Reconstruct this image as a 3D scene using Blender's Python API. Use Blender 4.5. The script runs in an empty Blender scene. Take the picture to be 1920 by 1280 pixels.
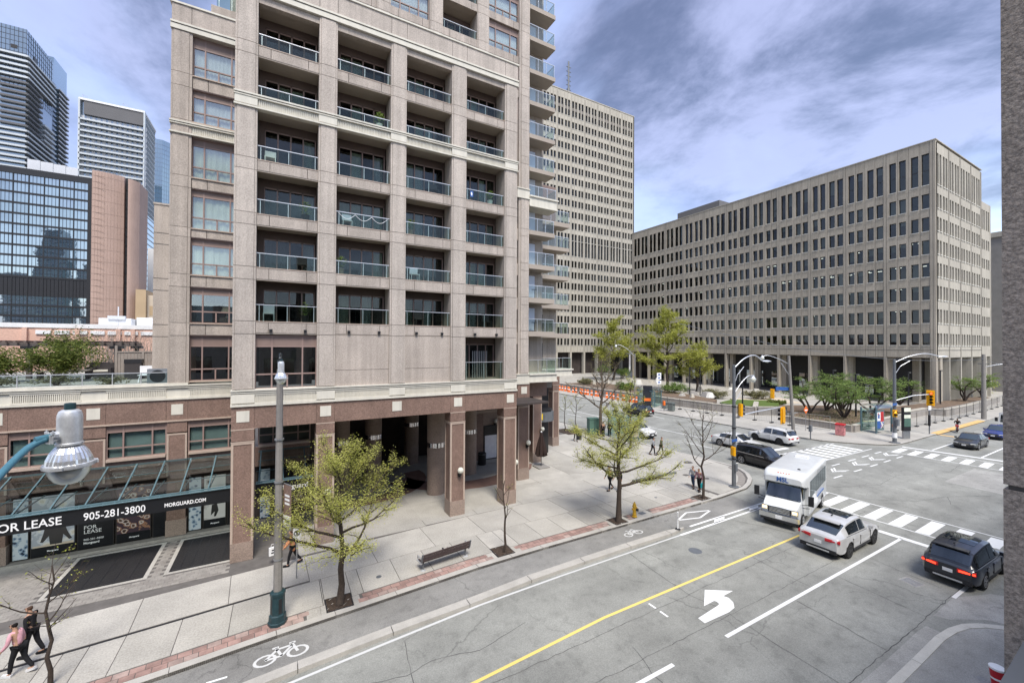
import bpy, bmesh, math, random
import numpy as np
from math import sin, cos, pi, radians, sqrt, atan2, hypot
from mathutils import Vector, Matrix
random.seed(7)
S = bpy.context.scene
COL = S.collection
# ------------------------------------------------------------------ camera, sky, sun, exposure
CAMZ = 10.5
cam = bpy.data.cameras.new('camera'); camo = bpy.data.objects.new('camera', cam); COL.objects.link(camo)
cam.sensor_fit = 'HORIZONTAL'; cam.sensor_width = 36.0; cam.lens = 771.58 / 1920 * 36.0
cam.clip_start = 0.05; cam.clip_end = 3000
_p, _r, _y = radians(0.5113), radians(0.2749), radians(60.552)
_f = Vector((cos(_y)*cos(_p), sin(_y)*cos(_p), sin(_p)))
_rt = Vector((sin(_y), -cos(_y), 0)); _up = _rt.cross(_f)
_r2 = cos(_r)*_rt + sin(_r)*_up; _u2 = _r2.cross(_f)
camo.matrix_world = Matrix(((_r2.x, _u2.x, -_f.x, 0), (_r2.y, _u2.y, -_f.y, 0), (_r2.z, _u2.z, -_f.z, CAMZ), (0, 0, 0, 1)))
S.camera = camo
SUN_EL, SUN_AZ = radians(57), atan2(-0.97, -0.22)      # the veiled sun stands high behind the camera
W = bpy.data.worlds.new('World'); S.world = W; W.use_nodes = True
def build_world():
    nt = W.node_tree; nt.nodes.clear(); N = nt.nodes.new; L = nt.links.new
    out = N('ShaderNodeOutputWorld'); add = N('ShaderNodeAddShader')
    bg = N('ShaderNodeBackground'); bg2 = N('ShaderNodeBackground')
    sky = N('ShaderNodeTexSky'); sky.sky_type = 'NISHITA'; sky.sun_disc = False
    sky.sun_elevation = SUN_EL; sky.sun_rotation = pi/2 - SUN_AZ
    L(sky.outputs[0], bg2.inputs[0]); bg2.inputs[1].default_value = 0.05
    tc = N('ShaderNodeTexCoord'); sep = N('ShaderNodeSeparateXYZ'); L(tc.outputs['Generated'], sep.inputs[0])
    zc = N('ShaderNodeMath'); zc.operation = 'MAXIMUM'; L(sep.outputs[2], zc.inputs[0]); zc.inputs[1].default_value = 0.0
    za = N('ShaderNodeMath'); za.operation = 'ADD'; L(zc.outputs[0], za.inputs[0]); za.inputs[1].default_value = 0.22
    dx = N('ShaderNodeMath'); dx.operation = 'DIVIDE'; L(sep.outputs[0], dx.inputs[0]); L(za.outputs[0], dx.inputs[1])
    dy = N('ShaderNodeMath'); dy.operation = 'DIVIDE'; L(sep.outputs[1], dy.inputs[0]); L(za.outputs[0], dy.inputs[1])
    cmb = N('ShaderNodeCombineXYZ'); L(dx.outputs[0], cmb.inputs[0]); L(dy.outputs[0], cmb.inputs[1])
    def noise(scale, detail, rough, dist, off, rotz=0, sc=(1, 1, 1)):
        m = N('ShaderNodeMapping'); L(cmb.outputs[0], m.inputs[0]); m.inputs[1].default_value = off; m.inputs[2].default_value = (0, 0, rotz); m.inputs[3].default_value = sc
        n = N('ShaderNodeTexNoise'); L(m.outputs[0], n.inputs['Vector'])
        n.inputs['Scale'].default_value = scale; n.inputs['Detail'].default_value = detail
        n.inputs['Roughness'].default_value = rough; n.inputs['Distortion'].default_value = dist
        return n.outputs[0]
    def ramp(x, pts):
        r = N('ShaderNodeValToRGB'); L(x, r.inputs[0]); e = r.color_ramp.elements
        while len(e) < len(pts): e.new(0.5)
        for k, (p, c) in enumerate(pts): e[k].position = p; e[k].color = (*c, 1)
        r.color_ramp.interpolation = 'EASE'
        return r.outputs[0]
    def mix(f, a, b):
        m = N('ShaderNodeMix'); m.data_type = 'RGBA'; L(f, m.inputs[0])
        for s, v in ((6, a), (7, b)):
            if isinstance(v, tuple): m.inputs[s].default_value = (*v, 1)
            else: L(v, m.inputs[s])
        return m.outputs[2]
    # thin cloud over blue: lavender-blue sheet with paler gaps, then grey cloud masses
    sheet = ramp(noise(1.1, 4, .5, .3, SKY_OFF1), SKY_SHEET)
    body = ramp(noise(.95, 7, .55, .45, SKY_OFF2, .5, (1.0, .72, 1)), SKY_MASKRAMP)
    fine = ramp(noise(2.3, 7, .62, .2, SKY_OFF3, .3, (1, .85, 1)), [(0.36, SKY_DARK), (0.60, SKY_MIDC)])
    c = mix(body, sheet, fine)
    # brighter, whiter low down where the cloud thins
    hz = ramp(zc.outputs[0], [(0.0, (1, 1, 1)), (0.10, (.62, .62, .62)), (0.30, (0, 0, 0))])
    c = mix(hz, c, mix(body, SKY_HOR, sheet))
    L(c, bg.inputs[0]); bg.inputs[1].default_value = SKY_STR
    L(bg.outputs[0], add.inputs[0]); L(bg2.outputs[0], add.inputs[1]); L(add.outputs[0], out.inputs[0])
SKY_STR = 0.46
SKY_OFF1, SKY_OFF2, SKY_OFF3 = (3.1, 1.7, 0), (6.6, 6.1, 0), (1.0, 5.3, 0)
SKY_SHEET = [(0.34, (.36, .41, .70)), (0.50, (.52, .61, .92)), (0.68, (.76, .92, 1.10))]
SKY_MASKRAMP = [(0.40, (0, 0, 0)), (0.60, (1, 1, 1))]
SKY_DARK, SKY_MIDC, SKY_HOR = (.085, .082, .145), (.43, .44, .655), (.98, 1.14, 1.24)
build_world()
sl = bpy.data.lights.new('sun', 'SUN'); sl.energy = 2.3; sl.angle = radians(22); sl.color = (1, .95, .88)
so = bpy.data.objects.new('sun', sl); COL.objects.link(so)
_sd = Vector((cos(SUN_EL)*cos(SUN_AZ), cos(SUN_EL)*sin(SUN_AZ), sin(SUN_EL)))
so.rotation_euler = (-_sd).to_track_quat('-Z', 'Y').to_euler(); so.location = (0, -20, 60)
S.view_settings.view_transform = 'Standard'; S.view_settings.look = 'None'
S.view_settings.exposure = 1.08; S.view_settings.gamma = 1.0; S.view_settings.use_curve_mapping = False
S.render.engine = 'CYCLES'
cy = S.cycles; cy.use_denoising = True; cy.max_bounces = 7; cy.diffuse_bounces = 3; cy.glossy_bounces = 3
cy.transmission_bounces = 3; cy.transparent_max_bounces = 12; cy.caustics_reflective = False; cy.caustics_refractive = False
try: cy.denoiser = 'OPENIMAGEDENOISE'
except Exception: pass

# ------------------------------------------------------------------ materials
M = {}
def _new(name):
    m = bpy.data.materials.new(name); m.use_nodes = True; nt = m.node_tree
    b = nt.nodes['Principled BSDF']; M[name] = m
    return m, nt, b
def pm(name, col, rough=.8, var=.15, scale=3.0, speck=0.0, speckscale=55, streak=0.0, metal=0.0, bump=0.0, bscale=60, spec=.35, coords='W', coat=0.0, rnd=0.0):
    """procedural material: base colour with broad mottling, optional aggregate speckle, rain streaks and fine relief"""
    m, nt, b = _new(name); N = nt.nodes.new; L = nt.links.new
    b.inputs['Roughness'].default_value = rough; b.inputs['Metallic'].default_value = metal
    b.inputs['Specular IOR Level'].default_value = spec
    if coat: b.inputs['Coat Weight'].default_value = coat; b.inputs['Coat Roughness'].default_value = .05
    if coords == 'W': v = N('ShaderNodeNewGeometry').outputs['Position']
    else: v = N('ShaderNodeTexCoord').outputs['Object']
    def noise(sc, det=4, vec=v, ro=.6):
        n = N('ShaderNodeTexNoise'); L(vec, n.inputs['Vector']); n.inputs['Scale'].default_value = sc; n.inputs['Detail'].default_value = det; n.inputs['Roughness'].default_value = ro
        return n.outputs[0]
    def mapr(x, a, c, lo, hi):
        r = N('ShaderNodeMapRange'); L(x, r.inputs[0]); r.inputs[1].default_value = a; r.inputs[2].default_value = c; r.inputs[3].default_value = lo; r.inputs[4].default_value = hi
        return r.outputs[0]
    def mul(x, y):
        k = N('ShaderNodeMath'); k.operation = 'MULTIPLY'; L(x, k.inputs[0]); L(y, k.inputs[1]); return k.outputs[0]
    f = mapr(noise(scale), .3, .7, 1 - var, 1 + var)
    if speck: f = mul(f, mapr(noise(speckscale, 2, ro=.8), .35, .65, 1 - speck, 1 + speck))
    if streak:
        mp = N('ShaderNodeMapping'); L(v, mp.inputs[0]); mp.inputs[3].default_value = (3.2, 3.2, .12)
        f = mul(f, mapr(noise(1.0, 5, mp.outputs[0]), .35, .7, 1.04, 1 - streak))
    if rnd:      # one tone per cast piece
        oi = N('ShaderNodeObjectInfo'); f = mul(f, mapr(oi.outputs['Random'], 0, 1, 1-rnd, 1+rnd))
    vm = N('ShaderNodeVectorMath'); vm.operation = 'SCALE'; vm.inputs[0].default_value = col; L(f, vm.inputs['Scale'])
    L(vm.outputs[0], b.inputs['Base Color'])
    if bump:
        bn = N('ShaderNodeBump'); bn.inputs['Strength'].default_value = bump; bn.inputs['Distance'].default_value = .01
        L(noise(bscale, 3), bn.inputs['Height']); L(bn.outputs[0], b.inputs['Normal'])
    return m
def glass(name, tint, refl=.06, boost=1.0, rough=0.0, wave=0.0, wscale=.8):
    m, nt, b = _new(name); N = nt.nodes.new; L = nt.links.new; nt.nodes.remove(b)
    out = nt.nodes['Material Output']; mx = N('ShaderNodeMixShader'); tr = N('ShaderNodeBsdfTransparent'); gl = N('ShaderNodeBsdfGlossy')
    tr.inputs[0].default_value = (*tint, 1); gl.inputs['Roughness'].default_value = rough; gl.inputs[0].default_value = (.95, .97, 1, 1)
    lw = N('ShaderNodeLayerWeight'); lw.inputs[0].default_value = .5      # same reflectance from either side of the sheet
    pw = N('ShaderNodeMath'); pw.operation = 'POWER'; L(lw.outputs['Facing'], pw.inputs[0]); pw.inputs[1].default_value = 5
    ma = N('ShaderNodeMath'); ma.operation = 'MULTIPLY_ADD'; ma.use_clamp = True; L(pw.outputs[0], ma.inputs[0]); ma.inputs[1].default_value = .96*boost; ma.inputs[2].default_value = refl+.04*boost
    if wave:
        g = N('ShaderNodeNewGeometry'); n = N('ShaderNodeTexNoise'); L(g.outputs['Position'], n.inputs['Vector']); n.inputs['Scale'].default_value = wscale; n.inputs['Detail'].default_value = 1
        bn = N('ShaderNodeBump'); bn.inputs['Strength'].default_value = wave; bn.inputs['Distance'].default_value = .1; L(n.outputs[0], bn.inputs['Height']); L(bn.outputs[0], gl.inputs['Normal'])
    L(ma.outputs[0], mx.inputs[0]); L(tr.outputs[0], mx.inputs[1]); L(gl.outputs[0], mx.inputs[2]); L(mx.outputs[0], out.inputs[0])
    return m
def mirror(name, dark, refl=.35, rough=.02, wave=.0, wscale=.4, boost=1.0):
    """opaque coated glazing: dark body colour under a reflecting skin"""
    m, nt, b = _new(name); N = nt.nodes.new; L = nt.links.new
    b.inputs['Base Color'].default_value = (*dark, 1); b.inputs['Roughness'].default_value = .5; b.inputs['Specular IOR Level'].default_value = 0
    out = nt.nodes['Material Output']; mx = N('ShaderNodeMixShader'); gl = N('ShaderNodeBsdfGlossy'); gl.inputs['Roughness'].default_value = rough; gl.inputs[0].default_value = (.86, .95, 1, 1)
    fr = N('ShaderNodeFresnel'); fr.inputs[0].default_value = 1.5
    ma = N('ShaderNodeMath'); ma.operation = 'MULTIPLY_ADD'; ma.use_clamp = True; L(fr.outputs[0], ma.inputs[0]); ma.inputs[1].default_value = boost; ma.inputs[2].default_value = refl
    if wave:
        g = N('ShaderNodeNewGeometry'); n = N('ShaderNodeTexNoise'); L(g.outputs['Position'], n.inputs['Vector']); n.inputs['Scale'].default_value = wscale; n.inputs['Detail'].default_value = 2
        bn = N('ShaderNodeBump'); bn.inputs['Strength'].default_value = wave; bn.inputs['Distance'].default_value = .3; L(n.outputs[0], bn.inputs['Height']); L(bn.outputs[0], gl.inputs['Normal'])
    L(ma.outputs[0], mx.inputs[0]); L(b.outputs[0], mx.inputs[1]); L(gl.outputs[0], mx.inputs[2]); L(mx.outputs[0], out.inputs[0])
    return m
def emit(name, col, st):
    m, nt, b = _new(name); b.inputs['Base Color'].default_value = (*col, 1); b.inputs['Emission Color'].default_value = (*col, 1); b.inputs['Emission Strength'].default_value = st
    return m
# masonry
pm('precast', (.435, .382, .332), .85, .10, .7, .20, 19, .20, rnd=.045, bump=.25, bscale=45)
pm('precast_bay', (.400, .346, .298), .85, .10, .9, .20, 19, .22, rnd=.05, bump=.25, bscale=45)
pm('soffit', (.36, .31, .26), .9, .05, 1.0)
pm('granite', (.212, .140, .110), .45, .12, 1.2, .30, 22, .12, rnd=.05, spec=.4)
pm('granite_pale', (.28, .215, .175), .55, .08, 2.0, .26, 22)
pm('granite_trim', (.42, .33, .265), .6, .06, 2.0, .15, 42)
pm('cream', (.60, .57, .49), .8, .06, 1.2, .05, 40, .10)
pm('mauve', (.225, .160, .135), .5, .06, 2.0)
pm('mauve_frame', (.27, .19, .165), .45, .05, 2.0)
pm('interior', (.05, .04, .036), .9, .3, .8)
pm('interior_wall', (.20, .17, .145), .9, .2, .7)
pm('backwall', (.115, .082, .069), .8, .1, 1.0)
pm('drape', (.80, .83, .68), .9, .08, 2.0)
pm('drape_white', (.86, .86, .87), .9, .08, 2.0)
pm('office_stone', (.375, .332, .265), .85, .12, .25, .12, 6, .16, rnd=.06)
pm('office_pale', (.42, .388, .322), .85, .10, .20, .08, 6, .14)
pm('sill_white', (.62, .60, .54), .7, .06, .5)
pm('frame_dark', (.03, .028, .027), .4, .1, 2.0)
pm('roof_grey', (.22, .20, .18), .9, .1, .3)
pm('brick_pink', (.62, .40, .31), .9, .10, .35, .10, 6)
pm('brick_tower_joint', (.33, .235, .19), .9, .07, .12)
pm('brick_tower', (.40, .285, .232), .9, .07, .12, .06, 3, .08)
pm('white_paint', (.72, .72, .71), .5, .06, 2.0)
pm('steel', (.40, .41, .42), .38, .10, 6.0, metal=.75)
pm('galv', (.66, .67, .67), .42, .14, 9.0, .06, 60, metal=.6, coords='O')
pm('pole_grey', (.145, .155, .165), .5, .10, 4.0, metal=.2)
pm('pole_concrete', (.23, .215, .195), .85, .10, 5.0, .15, 60)
pm('alu', (.62, .63, .64), .35, .06, 4.0, metal=.6)
pm('arm_blue', (.055, .155, .205), .35, .10, 4.0, .1, 60, coords='O')
pm('teal_frame', (.10, .17, .19), .4, .10, 3.0)
pm('dark_green', (.018, .045, .052), .4, .15, 6.0)
pm('black_plastic', (.018, .018, .020), .45, .1, 5.0)
pm('black_metal', (.022, .022, .024), .4, .1, 5.0)
pm('rubber', (.022, .022, .022), .85, .15, 8.0, coords='O')
pm('rim_alloy', (.42, .42, .43), .35, .08, 8.0, metal=.7, coords='O')
pm('rim_black', (.03, .03, .032), .4, .08, 8.0, metal=.4, coords='O')
pm('chrome', (.70, .70, .71), .14, .04, 8.0, metal=1.0, coords='O')
# ground
pm('sidewalk', (.375, .355, .312), .9, .13, .45, .16, 16, bump=.15, bscale=40, rnd=.05)
pm('sidewalk_b', (.395, .374, .33), .9, .14, .6, .16, 16, bump=.15, bscale=40, rnd=.05)
pm('sidewalk_c', (.350, .332, .292), .9, .14, .5, .16, 16, bump=.15, bscale=40, rnd=.05)
pm('joint', (.12, .11, .10), .95, .2, 2.0)
pm('kerb', (.40, .38, .34), .9, .13, 1.3, .08, 30)
pm('paver_grey', (.27, .25, .22), .9, .15, 2.5, .1, 30)
pm('paver_grey_b', (.235, .215, .19), .9, .15, 2.5, .1, 30)
pm('paver_red', (.30, .195, .165), .9, .25, 3.0, .1, 40, rnd=.2)
pm('paver_red_b', (.35, .26, .225), .9, .25, 3.0, .1, 40, rnd=.15)
pm('plaza_red', (.19, .115, .09), .85, .15, 2.0, .08, 40)
pm('soil', (.055, .038, .027), .95, .35, 9.0, .3, 30, bump=.8, bscale=25)
pm('bed_soil', (.15, .105, .07), .95, .30, 1.6, .3, 12)
pm('wall_concrete', (.33, .30, .265), .9, .12, .6, .08, 12, .2)
pm('granite_grey', (.25, .235, .215), .8, .12, .6, .1, 12)
pm('bark', (.060, .045, .035), .95, .3, 14.0, .2, 40, bump=.6, bscale=30)
pm('bark_light', (.12, .095, .07), .95, .3, 14.0, .2, 40)
def foliage(name, a, b, tr=.35):
    m, nt, bs = _new(name); N = nt.nodes.new; L = nt.links.new
    g = N('ShaderNodeNewGeometry'); r = N('ShaderNodeMapRange'); L(g.outputs['Random Per Island'], r.inputs[0])
    mx = N('ShaderNodeMix'); mx.data_type = 'RGBA'; L(g.outputs['Random Per Island'], mx.inputs[0]); mx.inputs[6].default_value = (*a, 1); mx.inputs[7].default_value = (*b, 1)
    L(mx.outputs[2], bs.inputs['Base Color']); bs.inputs['Roughness'].default_value = .65; bs.inputs['Specular IOR Level'].default_value = .25
    t = N('ShaderNodeBsdfTranslucent'); L(mx.outputs[2], t.inputs[0]); ms = N('ShaderNodeMixShader'); ms.inputs[0].default_value = tr
    out = nt.nodes['Material Output']; L(bs.outputs[0], ms.inputs[1]); L(t.outputs[0], ms.inputs[2]); L(ms.outputs[0], out.inputs[0])
    return m
foliage('leaf_lime', (.34, .37, .06), (.62, .60, .20), .5)
foliage('leaf_spring', (.28, .31, .05), (.52, .52, .13), .5)
foliage('leaf_mid', (.11, .19, .045), (.24, .31, .09), .45)
foliage('leaf_bush', (.065, .105, .022), (.20, .22, .05))
foliage('leaf_dull', (.13, .13, .06), (.25, .23, .12))
def asphalt(name, base):
    m, nt, b = _new(name); N = nt.nodes.new; L = nt.links.new
    v = N('ShaderNodeNewGeometry').outputs['Position']
    b.inputs['Roughness'].default_value = .82; b.inputs['Specular IOR Level'].default_value = .3
    def noise(sc, det, vec=v, ro=.6):
        n = N('ShaderNodeTexNoise'); L(vec, n.inputs['Vector']); n.inputs['Scale'].default_value = sc; n.inputs['Detail'].default_value = det; n.inputs['Roughness'].default_value = ro; return n.outputs[0]
    def mapr(x, a, c, lo, hi):
        r = N('ShaderNodeMapRange'); L(x, r.inputs[0]); r.inputs[1].default_value = a; r.inputs[2].default_value = c; r.inputs[3].default_value = lo; r.inputs[4].default_value = hi; return r.outputs[0]
    def mul(x, y):
        k = N('ShaderNodeMath'); k.operation = 'MULTIPLY'; L(x, k.inputs[0]); L(y, k.inputs[1]); return k.outputs[0]
    mp = N('ShaderNodeMapping'); L(v, mp.inputs[0]); mp.inputs[3].default_value = (.12, .7, 1)      # wheel tracks run along the street
    f = mul(mapr(noise(.35, 6), .3, .7, .78, 1.17), mapr(noise(1.0, 3, mp.outputs[0]), .35, .65, .90, 1.08))
    f = mul(f, mapr(noise(26, 3, ro=.8), .35, .65, .80, 1.20)); f = mul(f, mapr(noise(2.2, 5), .52, .78, 1.03, .74))
    # hairline cracks: distorted cell borders
    dn = N('ShaderNodeTexNoise'); L(v, dn.inputs['Vector']); dn.inputs['Scale'].default_value = 1.1; dn.inputs['Detail'].default_value = 6
    va = N('ShaderNodeVectorMath'); va.operation = 'MULTIPLY_ADD'; L(dn.outputs['Color'], va.inputs[0]); va.inputs[1].default_value = (1.3, 1.3, 0); L(v, va.inputs[2])
    sx = N('ShaderNodeVectorMath'); sx.operation = 'MULTIPLY'; L(va.outputs[0], sx.inputs[0]); sx.inputs[1].default_value = (1, 1, 0)
    vo = N('ShaderNodeTexVoronoi'); vo.feature = 'DISTANCE_TO_EDGE'; vo.inputs['Scale'].default_value = .17; L(sx.outputs[0], vo.inputs['Vector'])
    crack = mapr(vo.outputs['Distance'], .0012, .0045, .70, 1.0); gate = mapr(noise(.22, 2), .45, .55, 0, 1)
    mxf = N('ShaderNodeMix'); mxf.data_type = 'FLOAT'; L(gate, mxf.inputs[0]); mxf.inputs[2].default_value = 1.0; L(crack, mxf.inputs[3])
    f = mul(f, mxf.outputs[0])
    vm = N('ShaderNodeVectorMath'); vm.operation = 'SCALE'; vm.inputs[0].default_value = base; L(f, vm.inputs['Scale']); L(vm.outputs[0], b.inputs['Base Color'])
    bn = N('ShaderNodeBump'); bn.inputs['Strength'].default_value = .3; bn.inputs['Distance'].default_value = .01; L(noise(60, 3), bn.inputs['Height']); L(bn.outputs[0], b.inputs['Normal'])
asphalt('asphalt', (.252, .252, .226)); asphalt('asphalt_bike', (.228, .222, .205)); asphalt('asphalt_patch', (.33, .322, .295))
pm('seal', (.095, .093, .088), .8, .3, 6.0)
def paint(name, col, wear=.5):
    m, nt, b = _new(name); N = nt.nodes.new; L = nt.links.new
    v = N('ShaderNodeNewGeometry').outputs['Position']
    n = N('ShaderNodeTexNoise'); L(v, n.inputs['Vector']); n.inputs['Scale'].default_value = 5; n.inputs['Detail'].default_value = 8; n.inputs['Roughness'].default_value = .75
    r = N('ShaderNodeMapRange'); L(n.outputs[0], r.inputs[0]); r.inputs[1].default_value = .62; r.inputs[2].default_value = .74; r.inputs[3].default_value = 0; r.inputs[4].default_value = wear
    mx = N('ShaderNodeMix'); mx.data_type = 'RGBA'; L(r.outputs[0], mx.inputs[0]); mx.inputs[6].default_value = (*col, 1); mx.inputs[7].default_value = (.22, .22, .21, 1)
    L(mx.outputs[2], b.inputs['Base Color']); b.inputs['Roughness'].default_value = .7
paint('paint_white', (.74, .74, .71), .65); paint('paint_yellow', (.74, .56, .16), .4); paint('paint_old', (.55, .55, .53), .9)
pm('tactile_yellow', (.62, .40, .16), .8, .1, 2.0)
# glazing
glass('glass_apartment', (.80, .84, .82), .11, 1.0, 0, .015)
glass('glass_podium', (.72, .78, .77), .0, .25, .08)
glass('glass_door', (.62, .66, .64), .012, .6, 0, .015)
glass('glass_rail', (.70, .78, .745), .010, .34)
glass('glass_clear', (.80, .88, .88), .04, 1.0)
glass('glass_side', (.86, .91, .89), .03, .5)
glass('glass_canopy', (.54, .62, .61), .05, .6, .06)
glass('glass_office', (.36, .40, .38), .03, .6, 0, .02, .4)
glass('glass_shelter', (.66, .82, .78), .10, 1.2)
mirror('glass_black', (.012, .020, .030), .42, .02, .03, .35)
mirror('glass_blue', (.055, .105, .155), .30, .05, .02, .1)
mirror('glass_tower', (.07, .10, .125), .28, .06, .02, .1)
mirror('glass_tower_dark', (.012, .016, .022), .12, .05)
mirror('car_glass', (.012, .014, .016), .06, .02, boost=1.3)
pm('balcony_white', (.50, .53, .54), .7, .06, .2)
pm('balcony_grey', (.27, .30, .32), .7, .08, .2)
pm('panel_grey', (.12, .118, .12), .7, .06, .1)
pm('panel_pale', (.55, .56, .58), .6, .06, .1)
pm('tan', (.42, .31, .19), .9, .08, .1); pm('tan_pale', (.52, .44, .34), .9, .08, .1)
# painted things
pm('signal_yellow', (.74, .36, .008), .4, .06, 3.0, coords='O'); pm('hydrant_yellow', (.55, .33, .03), .5, .15, 8.0, coords='O')
pm('bench_slat', (.080, .060, .058), .6, .2, 9.0, coords='O'); pm('sign_black', (.010, .011, .013), .35, .1, 2.0)
pm('letter_white', (.80, .80, .79), .6, .03, 2.0); pm('orange', (.75, .16, .025), .5, .1, 3.0); pm('sign_blue', (.035, .11, .34), .5, .1, 3.0)
pm('red', (.45, .03, .03), .5, .1, 3.0); pm('yellow', (.80, .55, .02), .5, .05, 3.0); pm('pink_print', (.50, .20, .20), .7, .35, 5.0); pm('green_box', (.09, .17, .13), .6, .1, 3.0)
pm('bin_grey', (.13, .15, .14), .6, .15, 4.0); pm('umbrella_cloth', (.030, .017, .014), .9, .2, 6.0)
pm('wood_grey', (.10, .085, .080), .85, .2, 5.0); pm('fence_wood', (.27, .235, .205), .85, .12, 3.0); pm('wicker', (.045, .040, .040), .9, .2, 20.0)
pm('plastic_red', (.50, .02, .03), .4, .1, 5.0); pm('sky_panel', (.55, .60, .70), .35, .04, .3)
emit('lamp_glow', (1, .93, .82), 1.6); emit('tube_light', (1, .97, .9), 1.9); emit('tail_light', (1, .05, .02), 1.4); emit('signal_red', (1, .10, .03), 1.6); emit('head_lamp', (1, .72, .35), 1.1); emit('amber', (1, .45, .05), 1.0)
mirror('globe_glass', (.60, .59, .50), .0, .2, boost=.5)
pm('reflector', (.74, .75, .76), .22, .12, 14.0, .10, 40, metal=.75, coords='O')
def carpaint(name, col, met=.0, rough=.28):
    m, nt, b = _new(name); b.inputs['Base Color'].default_value = (*col, 1); b.inputs['Roughness'].default_value = rough; b.inputs['Metallic'].default_value = met
    b.inputs['Coat Weight'].default_value = .7; b.inputs['Coat Roughness'].default_value = .04
    N = nt.nodes.new; L = nt.links.new; tc = N('ShaderNodeTexCoord'); n = N('ShaderNodeTexNoise'); L(tc.outputs['Object'], n.inputs['Vector']); n.inputs['Scale'].default_value = 2.2; n.inputs['Detail'].default_value = 5
    sp = N('ShaderNodeSeparateXYZ'); L(tc.outputs['Object'], sp.inputs[0])
    r = N('ShaderNodeMapRange'); L(n.outputs[0], r.inputs[0]); r.inputs[1].default_value = .35; r.inputs[2].default_value = .7; r.inputs[3].default_value = 1.03; r.inputs[4].default_value = .90   # road film
    vm = N('ShaderNodeVectorMath'); vm.operation = 'SCALE'; vm.inputs[0].default_value = col; L(r.outputs[0], vm.inputs['Scale']); L(vm.outputs[0], b.inputs['Base Color'])
carpaint('car_silver', (.52, .52, .51), .15); carpaint('car_white', (.62, .62, .60)); carpaint('car_black', (.010, .010, .011)); carpaint('car_navy', (.012, .015, .022)); carpaint('car_blue', (.015, .035, .20), .2); carpaint('car_darkgrey', (.030, .031, .033), .3); carpaint('bus_white', (.66, .68, .68), 0, .35)

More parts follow.
